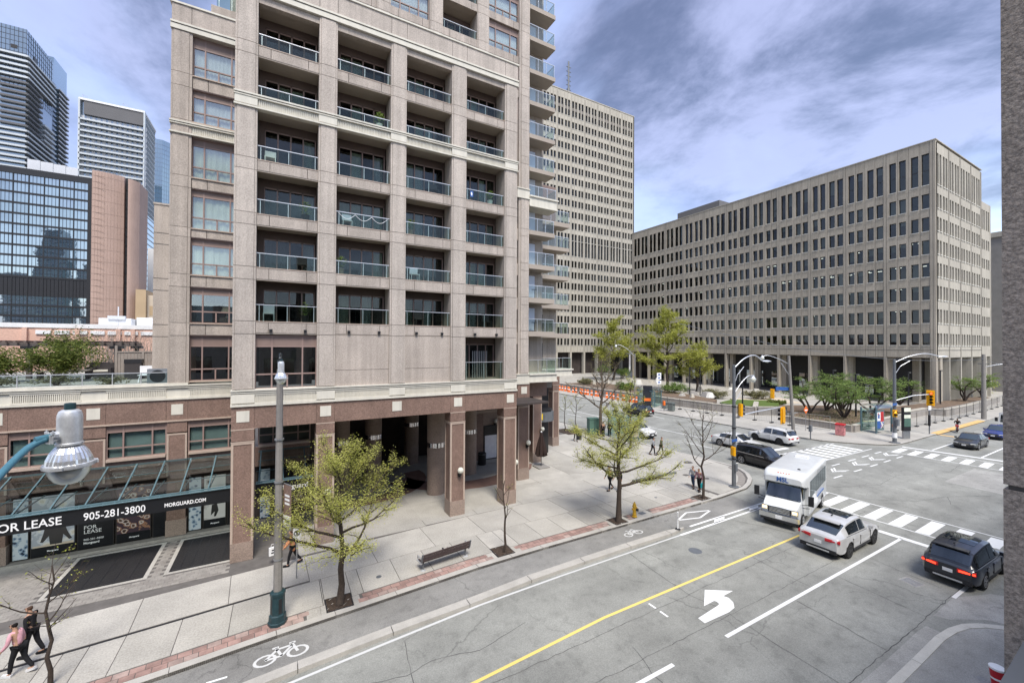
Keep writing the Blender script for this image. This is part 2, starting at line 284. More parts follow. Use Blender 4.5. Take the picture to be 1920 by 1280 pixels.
# ------------------------------------------------------------------ mesh helpers
class MB:
    def __init__(s): s.v = []; s.f = []; s.mi = []; s.cur = 0
    def quad(s, *p):
        n = len(s.v); s.v += [tuple(q) for q in p]; s.f.append(tuple(range(n, n + len(p)))); s.mi.append(s.cur); return s
    def box(s, x0, x1, y0, y1, z0, z1):
        n = len(s.v)
        s.v += [(x0,y0,z0),(x1,y0,z0),(x1,y1,z0),(x0,y1,z0),(x0,y0,z1),(x1,y0,z1),(x1,y1,z1),(x0,y1,z1)]
        for a in ((0,3,2,1),(4,5,6,7),(0,1,5,4),(1,2,6,5),(2,3,7,6),(3,0,4,7)): s.f.append(tuple(n+i for i in a)); s.mi.append(s.cur)
        return s
    def obox(s, c, ux, uy, uz, hx, hy, hz):
        c, ux, uy, uz = map(Vector, (c, ux, uy, uz)); n = len(s.v)
        for sz in (-1, 1):
            for sx, sy in ((-1,-1),(1,-1),(1,1),(-1,1)): s.v.append(tuple(c + ux*hx*sx + uy*hy*sy + uz*hz*sz))
        for a in ((0,3,2,1),(4,5,6,7),(0,1,5,4),(1,2,6,5),(2,3,7,6),(3,0,4,7)): s.f.append(tuple(n+i for i in a)); s.mi.append(s.cur)
        return s
    def bar(s, a, b, w, h=None, up=(0,0,1)):
        a, b = Vector(a), Vector(b); d = (b-a); l = d.length; d.normalize(); up = Vector(up)
        if abs(d.dot(up)) > .98: up = Vector((1,0,0))
        r = d.cross(up).normalized(); u = r.cross(d)
        return s.obox((a+b)/2, d, r, u, l/2, w/2, (h or w)/2)
    def tube(s, pts, rad, n=8, cap=True):
        pts = [Vector(p) for p in pts]; base = len(s.v); m = len(pts)
        if not hasattr(rad, '__len__'): rad = [rad]*m
        r = None
        for i, p in enumerate(pts):
            d = (pts[min(i+1, m-1)] - pts[max(i-1, 0)]).normalized()
            if r is None:
                r = d.cross(Vector((0,0,1)));  r = r if r.length > .05 else d.cross(Vector((1,0,0)))
            r = (r - d*r.dot(d)).normalized(); q = d.cross(r)
            for k in range(n):
                a = 2*pi*k/n; s.v.append(tuple(p + (r*cos(a) + q*sin(a))*rad[i]))
        for i in range(m-1):
            for k in range(n):
                k2 = (k+1) % n; s.f.append((base+i*n+k, base+i*n+k2, base+(i+1)*n+k2, base+(i+1)*n+k)); s.mi.append(s.cur)
        if cap:
            s.f.append(tuple(base+k for k in reversed(range(n)))); s.mi.append(s.cur)
            s.f.append(tuple(base+(m-1)*n+k for k in range(n))); s.mi.append(s.cur)
        return s
    def lathe(s, prof, c=(0,0,0), n=20, axis='z', rfun=None):
        base = len(s.v); m = len(prof)
        for r, z in prof:
            for k in range(n):
                a = 2*pi*k/n; rr = r*(rfun(k, z) if rfun else 1)
                p = (rr*cos(a), rr*sin(a), z) if axis == 'z' else ((rr*cos(a), z, rr*sin(a)) if axis == 'y' else (z, rr*cos(a), rr*sin(a)))
                s.v.append((p[0]+c[0], p[1]+c[1], p[2]+c[2]))
        for i in range(m-1):
            for k in range(n):
                k2 = (k+1) % n; q = (base+i*n+k, base+i*n+k2, base+(i+1)*n+k2, base+(i+1)*n+k)
                s.f.append(q if axis != 'y' else q[::-1]); s.mi.append(s.cur)
        for i in (0, m-1):
            if prof[i][0] > 1e-4: s.f.append(tuple(base+i*n+k for k in (range(n) if i else reversed(range(n))))); s.mi.append(s.cur)
        return s
    def prism(s, poly, z0, z1, bottom=False):
        n = len(s.v); m = len(poly)
        s.v += [(p[0], p[1], z0) for p in poly] + [(p[0], p[1], z1) for p in poly]
        s.f.append(tuple(range(n+m, n+2*m))); s.mi.append(s.cur)
        if bottom: s.f.append(tuple(reversed(range(n, n+m)))); s.mi.append(s.cur)
        for i in range(m):
            j = (i+1) % m; s.f.append((n+i, n+j, n+m+j, n+m+i)); s.mi.append(s.cur)
        return s
    def relief(s, O, u, nrm, us, zs, D, R=.4, mats=None):
        """stepped wall: cell depth D(i,j) behind the plane; None leaves an opening whose reveals run to depth R"""
        O, u, nrm = Vector(O), Vector(u), Vector(nrm); up = Vector((0,0,1))
        nu, nz = len(us)-1, len(zs)-1
        P = lambda a, z, d: O + u*a + up*z - nrm*d
        flip = u.cross(up).dot(nrm) < 0
        def q(*p): s.quad(*(reversed(p) if flip else p))
        G_ = [[D(i, j) for j in range(nz)] for i in range(nu)]
        for i in range(nu):
            for j in range(nz):
                d = G_[i][j]; s.cur = mats(i, j) if mats else 0
                if d is not None: q(P(us[i],zs[j],d), P(us[i+1],zs[j],d), P(us[i+1],zs[j+1],d), P(us[i],zs[j+1],d))
                e = R if d is None else d
                for di, dj in ((1,0),(0,1)):
                    a, b = i+di, j+dj
                    if a >= nu or b >= nz: continue
                    d2 = G_[a][b]; e2 = R if d2 is None else d2
                    if abs(e-e2) < 1e-5: continue
                    s.cur = 0
                    if di: p = (P(us[a],zs[j],e), P(us[a],zs[j],e2), P(us[a],zs[j+1],e2), P(us[a],zs[j+1],e))
                    else: p = (P(us[i],zs[b],e2), P(us[i+1],zs[b],e2), P(us[i+1],zs[b],e), P(us[i],zs[b],e))
                    q(*p)
        s.cur = 0
        return s
    def mesh(s, name, mats, smooth=None):
        me = bpy.data.meshes.new(name); me.from_pydata(s.v, [], s.f)
        for m in (mats if isinstance(mats, (list, tuple)) else [mats]): me.materials.append(M[m])
        if any(s.mi): me.polygons.foreach_set('material_index', s.mi)
        if smooth is not None:
            bm = bmesh.new(); bm.from_mesh(me); bmesh.ops.remove_doubles(bm, verts=bm.verts, dist=1e-5); bm.to_mesh(me); bm.free()
            me.polygons.foreach_set('use_smooth', [True]*len(me.polygons)); me.set_sharp_from_angle(angle=radians(smooth))
        me.update(); return me
    def build(s, name, mats, parent=None, smooth=None, world=False, kind=None, label=None):
        """world=True: the coordinates are world ones, the parent is not turned"""
        if world and parent is not None:
            o = _root_loc(parent); s.v = [(x-o[0], y-o[1], z-o[2]) for x, y, z in s.v]
        return link(name, s.mesh(name, mats, smooth), parent, kind=kind, label=label)
def _root_loc(p):
    o = Vector((0,0,0))
    while p is not None: o += p.location; p = p.parent
    return o
def link(name, me, parent=None, loc=None, kind=None, label=None, rot=None):
    o = bpy.data.objects.new(name, me); COL.objects.link(o)
    if parent is not None: o.parent = parent
    if loc is not None: o.location = loc
    if rot is not None: o.rotation_euler = rot
    if kind: o['kind'] = kind
    if label: o['label'] = label
    return o
def thing(name, label, cat, loc=(0,0,0), rz=0.0, group=None):
    o = bpy.data.objects.new(name, None); COL.objects.link(o); o.location = loc; o.rotation_euler = (0,0,rz); o.empty_display_size = .2
    o['label'] = label; o['category'] = cat
    if group: o['group'] = group
    return o
def tag(o, label, cat, group=None):
    o['label'] = label; o['category'] = cat
    if group: o['group'] = group
    return o
def struct(o): o['kind'] = 'structure'; return o
def kids(o): return list(o.children)
def dup(root, loc, rz=None, label=None, group=None, scale=None):
    r = root.copy(); COL.objects.link(r); r.location = loc
    if rz is not None: r.rotation_euler = (0,0,rz)
    if scale: r.scale = (scale,)*3
    if label: r['label'] = label
    if group: r['group'] = group
    def rec(a, b):
        for ch in CH.get(a.name, ()):
            c = ch.copy(); COL.objects.link(c); c.parent = b; c.matrix_parent_inverse = ch.matrix_parent_inverse.copy(); rec(ch, c)
    CH = {}
    for o in COL.objects:
        if o.parent is not None: CH.setdefault(o.parent.name, []).append(o)
    rec(root, r)
    return r
_TXT = {}
def text_mesh(body, size, mat, extrude=.004, align='LEFT', bold=0.0):
    key = (body, size, mat, align, bold)
    if key in _TXT: return _TXT[key]
    cu = bpy.data.curves.new('lettering', 'FONT'); cu.body = body; cu.size = size; cu.extrude = extrude; cu.align_x = align; cu.offset = bold; cu.resolution_u = 3
    o = bpy.data.objects.new('lettering', cu); COL.objects.link(o); bpy.context.view_layer.update()
    me = bpy.data.meshes.new_from_object(o.evaluated_get(bpy.context.evaluated_depsgraph_get()))
    bpy.data.objects.remove(o); me.name = 'lettering'; me.materials.clear(); me.materials.append(M[mat]); _TXT[key] = me
    return me
def text(body, size, mat, parent, loc, rot=(pi/2,0,0), align='LEFT', bold=0.0, name='lettering', sx=1.0):
    o = link(name, text_mesh(body, size, mat, align=align, bold=bold), parent, loc, rot=rot)
    o.scale = (sx, 1, 1)
    return o
SWZ = 0.0        # pavement level; the carriageway lies 0.13 m lower
RZ = -0.13
RS = 1 + 0.13/10.5
def lerp(a, b, t): return a + (b-a)*t
def interp(tab, x):
    for (x0, y0), (x1, y1) in zip(tab, tab[1:]):
        if x <= x1: return y0 + (y1-y0)*(x-x0)/(x1-x0)
    return tab[-1][1]
# ------------------------------------------------------------------ ground, streets, pavements
pm('kerb_pale', (.50, .48, .425), .9, .10, 1.3, .08, 30)
struct(MB().quad((-900,-900,-.35),(1200,-900,-.35),(1200,1200,-.35),(-900,1200,-.35)).build('ground', 'roof_grey'))
road = struct(MB().quad((-70,-14,RZ),(320,-14,RZ),(320,170,RZ),(-70,170,RZ)).build('road', 'asphalt'))
road['label'] = 'grey worn asphalt of the street and crossing'
KERB = [(-60,13.0),(-12,16.15),(-3,16.88),(0,17.18),(4.4,17.5),(8.3,17.8),(12,17.88),(27,17.9)]
def K(x): return interp(KERB, x)
CORNER = [(30.3,18.12),(31.6,18.55),(32.8,19.15),(33.9,20.05),(34.6,21.0),(35.0,22.1),(34.9,24.0),(34.4,30),(34.0,40),(33.5,60),(33.0,160)]
edge = [(x, K(x)) for x in (-60,-40,-25,-12,-6,-3,0,2,4.4,6.3,8.3,12,18,27)] + CORNER
sw = struct(MB().prism(edge + [(-60,160)], -.34, -.012).build('sidewalk', 'joint')); sw['label'] = 'pale concrete pavement in front of the apartment building'
def offs(pl, d):
    out = []
    for i, p in enumerate(pl):
        a = Vector(pl[max(i-1,0)]); b = Vector(pl[min(i+1,len(pl)-1)]); t = (b-a).normalized(); out.append((p[0]-t.y*d, p[1]+t.x*d))
    return out
def ribbon(mb, pl, d0, d1, z0, z1):
    A, B = offs(pl, d0), offs(pl, d1)
    for i in range(len(pl)-1): mb.prism([A[i], A[i+1], B[i+1], B[i]], z0, z1)
def resample(pl, step):
    out = [pl[0]]; acc = 0
    for a, b in zip(pl, pl[1:]):
        L = hypot(b[0]-a[0], b[1]-a[1]); n = max(1, round(L/step))
        for k in range(1, n+1): out.append((lerp(a[0],b[0],k/n), lerp(a[1],b[1],k/n)))
    return out
# kerb stones, each its own piece
pl = resample(edge[3:-2], 2.4)
for a, b in zip(pl, pl[1:]):
    if a[1] > 62: break
    t = (Vector(b)-Vector(a)); L = t.length; t.normalize(); g = .012
    a2 = Vector(a)+t*g; b2 = Vector(b)-t*g; n = Vector((-t.y, t.x))
    w = .30
    MB().prism([tuple(a2), tuple(b2), tuple(b2+n*w), tuple(a2+n*w)], -.3, random.uniform(-.002,.003)).build('kerb_stone', 'kerb', sw)
# paving slabs
def poly_slab(pts, mat, z=0, nm='paving_slab', par=sw, thick=.05):
    return MB().prism(pts, z-thick, z).build(nm, mat, par)
def rowslab(x0, x1, d0, d1, g=.014, mats=('sidewalk','sidewalk_b','sidewalk_c'), f=K, dx=0.0):
    n = max(1, int((x1-x0)/1.6)); xs = [lerp(x0+g, x1-g, k/n) for k in range(n+1)]
    lo = [(x, f(x)+d0+g) for x in xs]; hi = [(x+dx, f(x)+d1-g) for x in reversed(xs)]
    poly_slab(lo+hi, random.choice(mats), random.uniform(-.002,.002))
PITS = [(1.74,2.66,.22,1.10),(9.55,10.45,.22,1.10),(17.3,18.18,.05,.85),(25.1,26.02,.05,.85),(-6.6,-5.7,.22,1.1)]
xs = [-12.6+1.58*k for k in range(26)]
def inpit(x0, x1): return [p for p in PITS if p[0] < x1 and p[1] > x0]
B0, B1, R1, R2 = .31, .92, 3.02, 5.55
for x0, x1 in zip(xs, xs[1:]):
    if x1 > 27.2: break
    p = inpit(x0, x1)
    if not p: rowslab(x0, x1, B1, R1)
    else:      # the slab is cut round the tree pit
        p = p[0]; t = max(p[3], B1)
        if p[0]-x0 > .08: rowslab(x0, min(p[0]-.06, x1), B1, R1)
        if x1-p[1] > .08: rowslab(max(p[1]+.06, x0), x1, B1, R1)
        if R1-t > .1: rowslab(max(x0, p[0]-.06), min(x1, p[1]+.06), t+.05, R1)
for k in range(14):
    x0 = -13.6+2.97*k; rowslab(x0, x0+2.97, R1+(.14 if x0 < .4 else 0), R2, dx=-.1)
# bigger plaza slabs on to the corner and the side street
F0 = lambda x: 0.0
for k in range(0, 16):
    x0 = .9+3.3*k
    if x0 > 34: break
    for r in range(5):
        y0 = max(K(x0), K(x0+3.3))+R2 if r == 0 else 23.5+3.2*r
        y1 = 23.5+3.2*(r+1)
        if x0 < 6 and y0 > 26: continue
        if x0+3.3 > 34.0: continue
        rowslab(x0, x0+3.3, y0, y1, f=F0)
# the corner itself and the pavement along the side street
def side_x(y): return interp([(18,30.3),(19.15,32.8),(20.05,33.9),(21,34.6),(22.1,35),(24,34.9),(30,34.4),(40,34),(60,33.5),(160,33)], y)
poly_slab([(27.3,18.25),(30.2,18.5),(30.2,23.4),(27.3,23.4)], 'sidewalk_c')
poly_slab([(30.23,18.5),(31.4,18.95),(32.5,19.55),(33.5,20.4),(34.15,21.3),(34.5,22.2),(34.5,23.4),(30.23,23.4)], 'sidewalk_b')
for k in range(14):
    y0 = 23.43+2.9*k
    rr = side_x(y0)-.34; r2 = side_x(y0+2.87)-.34
    a = 33.95 if y0 < 39.4 else 24.0
    if y0 < 39.4:
        poly_slab([(31.0,y0),(rr,y0),(r2,y0+2.87),(31.0,y0+2.87)], random.choice(('sidewalk','sidewalk_b'))) if False else None
    else:
        poly_slab([(24,y0),(28.4,y0),(28.4,y0+2.87),(24,y0+2.87)], random.choice(('sidewalk','sidewalk_b')))
        poly_slab([(28.43,y0),(rr,y0),(r2,y0+2.87),(28.43,y0+2.87)], random.choice(('sidewalk','sidewalk_b')))
poly_slab([(33.93,23.43),(34.55,23.43),(34.0,31),(33.72,39.4),(33.93,39.4)], 'sidewalk_b')
# dark crescent of textured paving on the corner
MB().prism([(30.4,18.50),(31.3,18.85),(32.4,19.45),(33.4,20.3),(34.05,21.2),(34.35,22.1),(33.9,21.9),(33.3,20.9),(32.3,20.0),(31.2,19.35),(30.4,19.0)], -.04, .006).build('paving_slab', 'paver_grey_b', sw)
# brick-red pavers: two courses behind the kerb, interrupted by pits and plain stretches
bx = MB().box(-.19,.19,-.13,.13,-.05,0); bmA = bx.mesh('brick', 'paver_red'); bmB = MB().box(-.19,.19,-.13,.13,-.05,0).mesh('brick', 'paver_red_b')
def gap(x): return any(p[0]-.35 < x < p[1]+.35 for p in PITS) or (19.0 < x < 20.6) or (.95 < x < 1.4) or x > 26.4
for r in range(2):
    x = -6.9 + r*.2
    while x < 26.6:
        if not gap(x):
            sl = (K(x+.2)-K(x-.2))/.4
            link('brick', random.choice((bmA,bmA,bmB)), sw, (x, K(x)+.45+.285*r, random.uniform(-.004,.002)), rot=(0,0,atan2(sl,1)))
        x += .40
MBf = MB()
for x in [k*.5-7 for k in range(68)]:
    if gap(x+.25): MBf.prism([(x,K(x)+.31),(x+.49,K(x+.49)+.31),(x+.49,K(x+.49)+.91),(x,K(x)+.91)], -.06, -.006)
MBf.build('pavement_strip', 'sidewalk_b', sw)
# tree pits
for k, p in enumerate(PITS):
    xm = (p[0]+p[1])/2; y0 = K(xm)+p[2]+.12; y1 = K(xm)+p[3]+.12
    m = MB(); n = 9
    for i in range(n):
        for j in range(n):
            X = [lerp(p[0],p[1],(i+a)/n) for a in (0,1)]; Y = [lerp(y0,y1,(j+a)/n) for a in (0,1)]
            h = lambda x, y: .012+.035*(sin(x*17.3+y*9.1)*cos(y*23.7-x*5)+.6*sin(x*41+y*37))*.6
            m.quad((X[0],Y[0],h(X[0],Y[0])),(X[1],Y[0],h(X[1],Y[0])),(X[1],Y[1],h(X[1],Y[1])),(X[0],Y[1],h(X[0],Y[1])))
    o = m.build('soil', 'soil', sw, smooth=60); o['kind'] = 'stuff'
    f = MB(); e = .05
    f.box(p[0]-e,p[1]+e,y0-e,y0,-.05,.004).box(p[0]-e,p[1]+e,y1,y1+e,-.05,.004).box(p[0]-e,p[0],y0,y1,-.05,.004).box(p[1],p[1]+e,y0,y1,-.05,.004)
    f.build('pit_frame', 'black_metal', sw)
# slot drain between the slab rows on the left
m = MB()
for a, b in zip([-13,-9,-6,-3,0],[-9,-6,-3,0,.40]): m.prism([(a,K(a)+R1+.0),(b,K(b)+R1+.0),(b,K(b)+R1+.11),(a,K(a)+R1+.11)], -.06, -.004)
m.box(.40,.47,K(.4)+.95,K(.4)+R1+.11,-.06,-.004); m.build('slot_drain', 'black_metal', sw)
# unit paving and steel gratings in front of the shop windows
gx = [(-8.35,-5.25),(-4.35,-1.95)]; gy = (24.25, 27.85)
k = 0
m0 = MB().box(-.145,.145,-.095,.095,-.05,0); pA = m0.mesh('paver', 'paver_grey'); pB = MB().box(-.145,.145,-.095,.095,-.05,0).mesh('paver', 'paver_grey_b')
rest = MB()
y = 23.05
row = 0
while y < 28.5:
    x = -12.6 + (row % 2)*.15
    while x < -2.0:
        if y > K(x)+R2+.15 and not any(a-.24 < x < b+.24 and gy[0]-.24 < y < gy[1]+.24 for a, b in gx):
            if k < 300 and x > -9.0: link('paver', random.choice((pA,pA,pB)), sw, (x, y, random.uniform(-.003,.003))); k += 1
            else: rest.box(x-.145,x+.145,y-.095,y+.095,-.05,random.uniform(-.003,.003))
        x += .30
    y += .20; row += 1
rest.build('paver_field', 'paver_grey', sw, kind='stuff')
for a, b in gx:
    t = thing('floor_grating', ('large dark steel pavement grating in front of the leasing posters' if a < -6 else 'dark steel pavement grating beside the granite pillar, smaller of the two'), 'grating', ((a+b)/2, 26.05, 0))
    m = MB(); e = .16
    m.box(a-e,b+e,gy[0]-e,gy[0],-.05,.006).box(a-e,b+e,gy[1],gy[1]+e,-.05,.006).box(a-e,a,gy[0],gy[1],-.05,.006).box(b,b+e,gy[0],gy[1],-.05,.006); m.build('border', 'sidewalk_b', t, world=True)
    m = MB(); y = gy[0]+.02
    while y < gy[1]-.03: m.box(a,b,y,y+.022,-.06,0); y += .055
    for i in range(1,6): m.box(lerp(a,b,i/6)-.02,lerp(a,b,i/6)+.02,gy[0],gy[1],-.06,-.004)
    m.build('grating_bar', 'black_metal', t, world=True, kind='stuff')
    MB().box(a,b,gy[0],gy[1],-.3,-.1).build('pit', 'black_plastic', t, world=True)
# small utility covers
for x, y, r in ((18.9,14.0,.33),(19.9,18.55,.0),(4.0,19.25,.12),(22.8,20.0,.10)):
    m = MB()
    if r: m.lathe([(r,-.02),(r,.005),(r*.85,.008),(r*.8,.004),(.02,.006)], (x, y, RZ if y < 17 else 0), 20); o = m.build('manhole_cover', 'pole_grey', road if y < 17 else sw)
    else: m.box(x-.22,x+.22,y-.16,y+.16,-.02,.006); o = m.build('valve_cover', 'pole_grey', sw)
# bike lane strip, separator, gutter and island on the near side
m = MB(); px = [-40,-12,-3,0,4.4,8.3,12,20,28]
for a, b in zip(px, px[1:]): m.quad((a,K(a)-2.0,RZ+.004),(b,K(b)-2.0,RZ+.004),(b,K(b)+.02,RZ+.004),(a,K(a)+.02,RZ+.004))
m.build('bike_lane', 'asphalt_bike', road)
def sep_y(x): return interp([(-40,13.6),(-3,14.85),(0,15.15),(2.3,15.42),(4.4,15.48),(7.3,15.62),(10.4,15.90),(15.7,15.95),(20.5,15.92)], x)
sep = thing('lane_separator', 'long low concrete kerb dividing the bike lane from the road', 'separator', (8, 15.7, RZ))
x = -18.0
while x < 20.2:
    x1 = min(x+3.1, 20.45); a, b = x+.015, x1-.015; e = .16 if x1 > 20.3 else 0
    pts = [(a,sep_y(a)-.20),(b,sep_y(b)-.20+e),(b,sep_y(b)+.20-e),(a,sep_y(a)+.20)]
    MB().prism(pts, RZ-.1, RZ+.15).build('kerb_stone', 'kerb', sep, world=True); x = x1
# near pavement island behind its kerb
isl = [(r[0]*RS, r[1]*RS) for r in ((-60,5.4),(0,5.42),(10,5.44),(16.5,5.44),(18.4,5.44),(20.6,5.46),(21.6,5.38),(22.4,5.2),(23.0,4.9),(23.6,4.4),(24.2,3.6),(24.6,2.4),(24.7,0),(24.7,-14))]
near = struct(MB().prism(list(reversed(isl)) + [(-60,-14)], -.34, -.006).build('near_sidewalk', 'asphalt_patch'))
isr = resample(isl[1:], 1.9)
for a, b in zip(isr, isr[1:]):
    t = Vector(b)-Vector(a); t.normalize(); n = Vector((t.y, -t.x)); a2 = Vector(a)+t*.01; b2 = Vector(b)-t*.01
    MB().prism([tuple(a2+n*.25), tuple(b2+n*.25), tuple(b2), tuple(a2)], -.3, .012).build('kerb_stone', 'kerb_pale', near)
m = MB()
isg = isl[1:6] + [(21.3*RS,5.42*RS)]
go = offs(isg, .48)
for a, b, c, d in zip(isg, isg[1:], go[1:], go): m.quad((*a,RZ+.004),(*b,RZ+.004),(*c,RZ+.004),(*d,RZ+.004))
m.build('gutter', 'asphalt_patch', road)
# ---- paint on the road
def mark(pts, mat='paint_white', z=.008, nm='road_marking'):
    return MB().quad(*[(x*RS, y*RS, RZ+z) for x, y in pts]).build(nm, mat, road)
def line(x0, y0, x1, y1, w=.14, mat='paint_white', z=.008):
    d = Vector((x1-x0, y1-y0)).normalized(); n = Vector((-d.y, d.x))*w/2
    return mark([(x0-n.x,y0-n.y),(x1-n.x,y1-n.y),(x1+n.x,y1+n.y),(x0+n.x,y0+n.y)], mat, z)
line(-20,11.6,5.4,11.78,.12,'paint_yellow'); line(5.4,11.78,11,12.15,.12,'paint_yellow'); line(11,12.15,26.2,12.14,.12,'paint_yellow')
line(-2,9.2,2.6,9.25); line(5.2,9.28,11.4,9.26); line(14.15,9.21,29.8,9.22)
line(24.7,5.98,27.2,5.96); line(28.6,5.95,29.8,5.95)
line(-6,14.1,0.4,14.55,.11,'paint_old'); line(.4,14.55,3.1,14.82,.11,'paint_old'); line(3.1,14.82,7.1,15.17,.11,'paint_old'); line(7.1,15.17,11.2,15.29,.10,'paint_old'); line(11.2,15.29,19.5,15.36,.09,'paint_old'); line(19.5,15.36,30.8,15.45,.15); line(20.9,15.83,30.8,15.84,.14)
for x in (23.0,26.6,29.6): mark([(x-.5,15.40),(x+.5,15.42),(x+1.15,15.82),(x+.15,15.81)])
line(29.9,10.25,29.86,5.6,.38); line(57.2,17.6,58.4,10.3,.4); 
line(31.5,16.9,31.55,5.2,.10); line(34.5,16.9,34.7,5.2,.10)
line(53.4,17.6,53.9,6,.10); line(56.4,17.5,57.0,6,.10)
for k in range(11):
    y = 16.05-1.19*k
    mark([(31.65,y-.31),(34.42,y-.27),(34.40,y+.33),(31.6,y+.28)])
for k in range(11):
    y = 17.1-1.17*k+.0; s = k*.03
    mark([(53.6+s,y-.36),(56.2+s,y-.27),(56.1+s,y+.32),(53.45+s,y+.2)])
line(35.6,22.35,52.4,21.75,.10); line(36,19.1,53.2,18.75,.10)
for k in range(13):
    x = 37.2+1.17*k
    mark([(x,19.0),(x+.62,18.98),(x+.48,22.0),(x-.12,22.02)])
mark([(43.0,23.1),(45.8,22.9),(45.9,23.35),(43.2,23.55)])
# turn arrow
mark([(14.13,10.05),(15.55,10.0),(15.60,10.48),(14.16,10.36)]); 
arc = [(15.55,10.0),(16.0,10.06),(16.3,10.3),(16.42,10.58),(16.30,10.82),(15.66,10.82),(15.74,10.66),(15.70,10.52),(15.60,10.48)]
mark(arc, z=.009); mark([(15.02,10.72),(17.04,10.78),(16.05,11.42)], z=.010)
mark([(13.15,11.93),(13.24,11.93),(13.25,11.57),(13.16,11.57)]); mark([(13.16,11.36),(13.25,11.36),(13.25,10.98),(13.16,10.98)])
# bicycle symbols and diamond in the bike lane, sharrow chevrons across the crossing
def bike_mark(cx, cy, s=1.0):
    def ring(x, y, r, w, n=14):
        m = MB()
        for k in range(n):
            a, b = 2*pi*k/n, 2*pi*(k+1)/n
            m.quad(*[((cx+s*(x+q*1.25*cos(t)))*RS, (cy+s*(y+q*cos(0)*sin(t)))*RS, RZ+.010) for q, t in ((r,a),(r,b),(r-w,b),(r-w,a))])
        m.build('road_marking', BMM, road)
    ring(-.62,-.12,.36,.10); ring(.62,-.12,.36,.10)
    def ln(a, b, w=.09): line(cx+s*a[0], cy+s*a[1], cx+s*b[0], cy+s*b[1], w, BMM, z=.011)
    ln((-.62,-.12),(-.15,.38)); ln((-.15,.38),(.42,.40)); ln((.42,.40),(0,-.12)); ln((0,-.12),(-.62,-.12)); ln((0,-.12),(-.22,.50)); ln((.62,-.12),(.40,.55)); ln((.30,.56),(.55,.56)); ln((-.36,.52),(-.10,.52))
BMM = 'paint_old'
bike_mark(.15,16.05,.78); bike_mark(17.35,16.85,.62)
for a, b in (((21.0,16.75),(22.4,17.25)),((22.4,17.25),(24.1,16.75)),((24.1,16.75),(22.5,16.34)),((22.5,16.34),(21.0,16.75))): line(*a, *b, .11)
line(-1.9,15.80,-1.35,15.78,.08)
for x in (47.8,44.4,40.45,36.6,51.0):
    for o in (0,.45):
        mark([(x+o,16.9),(x+.85+o,17.4),(x+1.15+o,17.4),(x+.25+o,16.9)], z=.010); mark([(x+o,16.9),(x+.25+o,16.9),(x+1.45+o,16.43),(x+1.15+o,16.43)], z=.011)
for x in (36.0,39.0,42.5,45.6,48.4,51.2): line(x,17.8,x+1.4,17.77,.12); line(x-.3,16.07,x+1.1,16.05,.12)
line(58.1,15.55,82,15.6,.14); line(58.4,12.22,90,12.3,.14); line(59,9.1,90,9.2,.14,'paint_yellow'); line(60,8.9,90,9.0,.14,'paint_yellow')
# side street lane lines
line(38.9,24.2,38.8,25.6,.4) if False else None
for y in (26.6,34,41,48,55,62): line(38.9,y,38.6,y+3,.13)
line(42.6,24,41.6,40,.13); line(41.6,40,41.0,60,.13)
for y in (27,34,41,48): line(48.5,y,48.6,y+2.4,.13)
# resurfaced patch, sealed seams and gully grate
MB().quad(*[(x*RS,y*RS,RZ+.004) for x, y in ((45.4,11.46),(48.96,11.48),(52.5,11.4),(52.6,8.9),(49.08,9.0),(45.1,8.42))]).build('road_patch', 'asphalt_patch', road)
MB().quad(*[(x*RS,y*RS,RZ+.004) for x, y in ((22.4,5.98),(24.7,6.0),(26.5,5.3),(28,3.5),(26,1.5),(24.9,3.3),(23.8,4.9),(22.6,5.6))]).build('road_patch', 'asphalt_patch', road)
def seam(pts, w=.035):
    m = MB(); P = []
    for a, b in zip(pts, pts[1:]):
        n = max(2, int(hypot(b[0]-a[0], b[1]-a[1])/.3))
        for k in range(n): t = k/n; P.append((lerp(a[0],b[0],t)+random.gauss(0,.018), lerp(a[1],b[1],t)+random.gauss(0,.018)))
    P.append(pts[-1])
    for a, b in zip(P, P[1:]):
        d = (Vector(b)-Vector(a)); d.normalize(); q = Vector((-d.y,d.x))*w/2*random.uniform(.5,1.15)
        m.quad(*[(p.x*RS, p.y*RS, RZ+.006) for p in (Vector(a)-q, Vector(b)-q, Vector(b)+q, Vector(a)+q)])
    m.build('road_seam', 'seal', road)
seam([(-6,11.4),(10.3,11.5),(15.2,11.53),(22,11.6),(29,11.6)], .022); seam([(-6,10.0),(9.1,9.93),(17.2,9.87),(28,9.9)], .022); seam([(5,6.1),(29,6.05)], .03)
for pts in ([(15.5,15.3),(15.38,14.2),(15.2,12.3),(15.16,11.5),(15.3,10.9),(15.5,10.3),(15.4,9.2),(15.3,6.1)], [(10.83,10.5),(10.5,9.3),(10.4,6.2)], [(22.3,9.15),(22.05,6.07)], [(25.7,9.1),(25.2,6.5)], [(18.7,9.1),(18.4,6.1)], [(3.95,14.6),(3.8,13.4),(3.6,12.0)], [(2.2,13.4),(3.6,13.06),(4.5,13.3),(6.1,12.94),(8.2,13.4)], [(23.9,15.2),(24.6,13.9),(25.2,12.4)], [(20.6,12.0),(20.3,9.3)],
            [(35.2,12.8),(38,10.9),(41,10.2),(44.2,8.6)], [(36,15),(40,13.6),(44,13.9),(49,12.1),(53,12.4)], [(38.2,8),(39.2,9.6),(41,10.2)], [(49,12.1),(50.2,15),(49.4,17)], [(36.5,6.8),(42,6.2),(47,5.4)]): seam(pts, .028)
t = thing('gully_grate', 'steel gully grate set in the asphalt behind the black car', 'grate', (24.72*RS, 7.3*RS, RZ), radians(78))
m = MB().box(-.36,.36,-.34,.34,-.02,.004); m.build('rim', 'asphalt_patch', t)
for k in range(8): MB().box(-.30+.075*k,-.265+.075*k,-.28,.28,0,.010).build('grate_bar', 'steel', t)
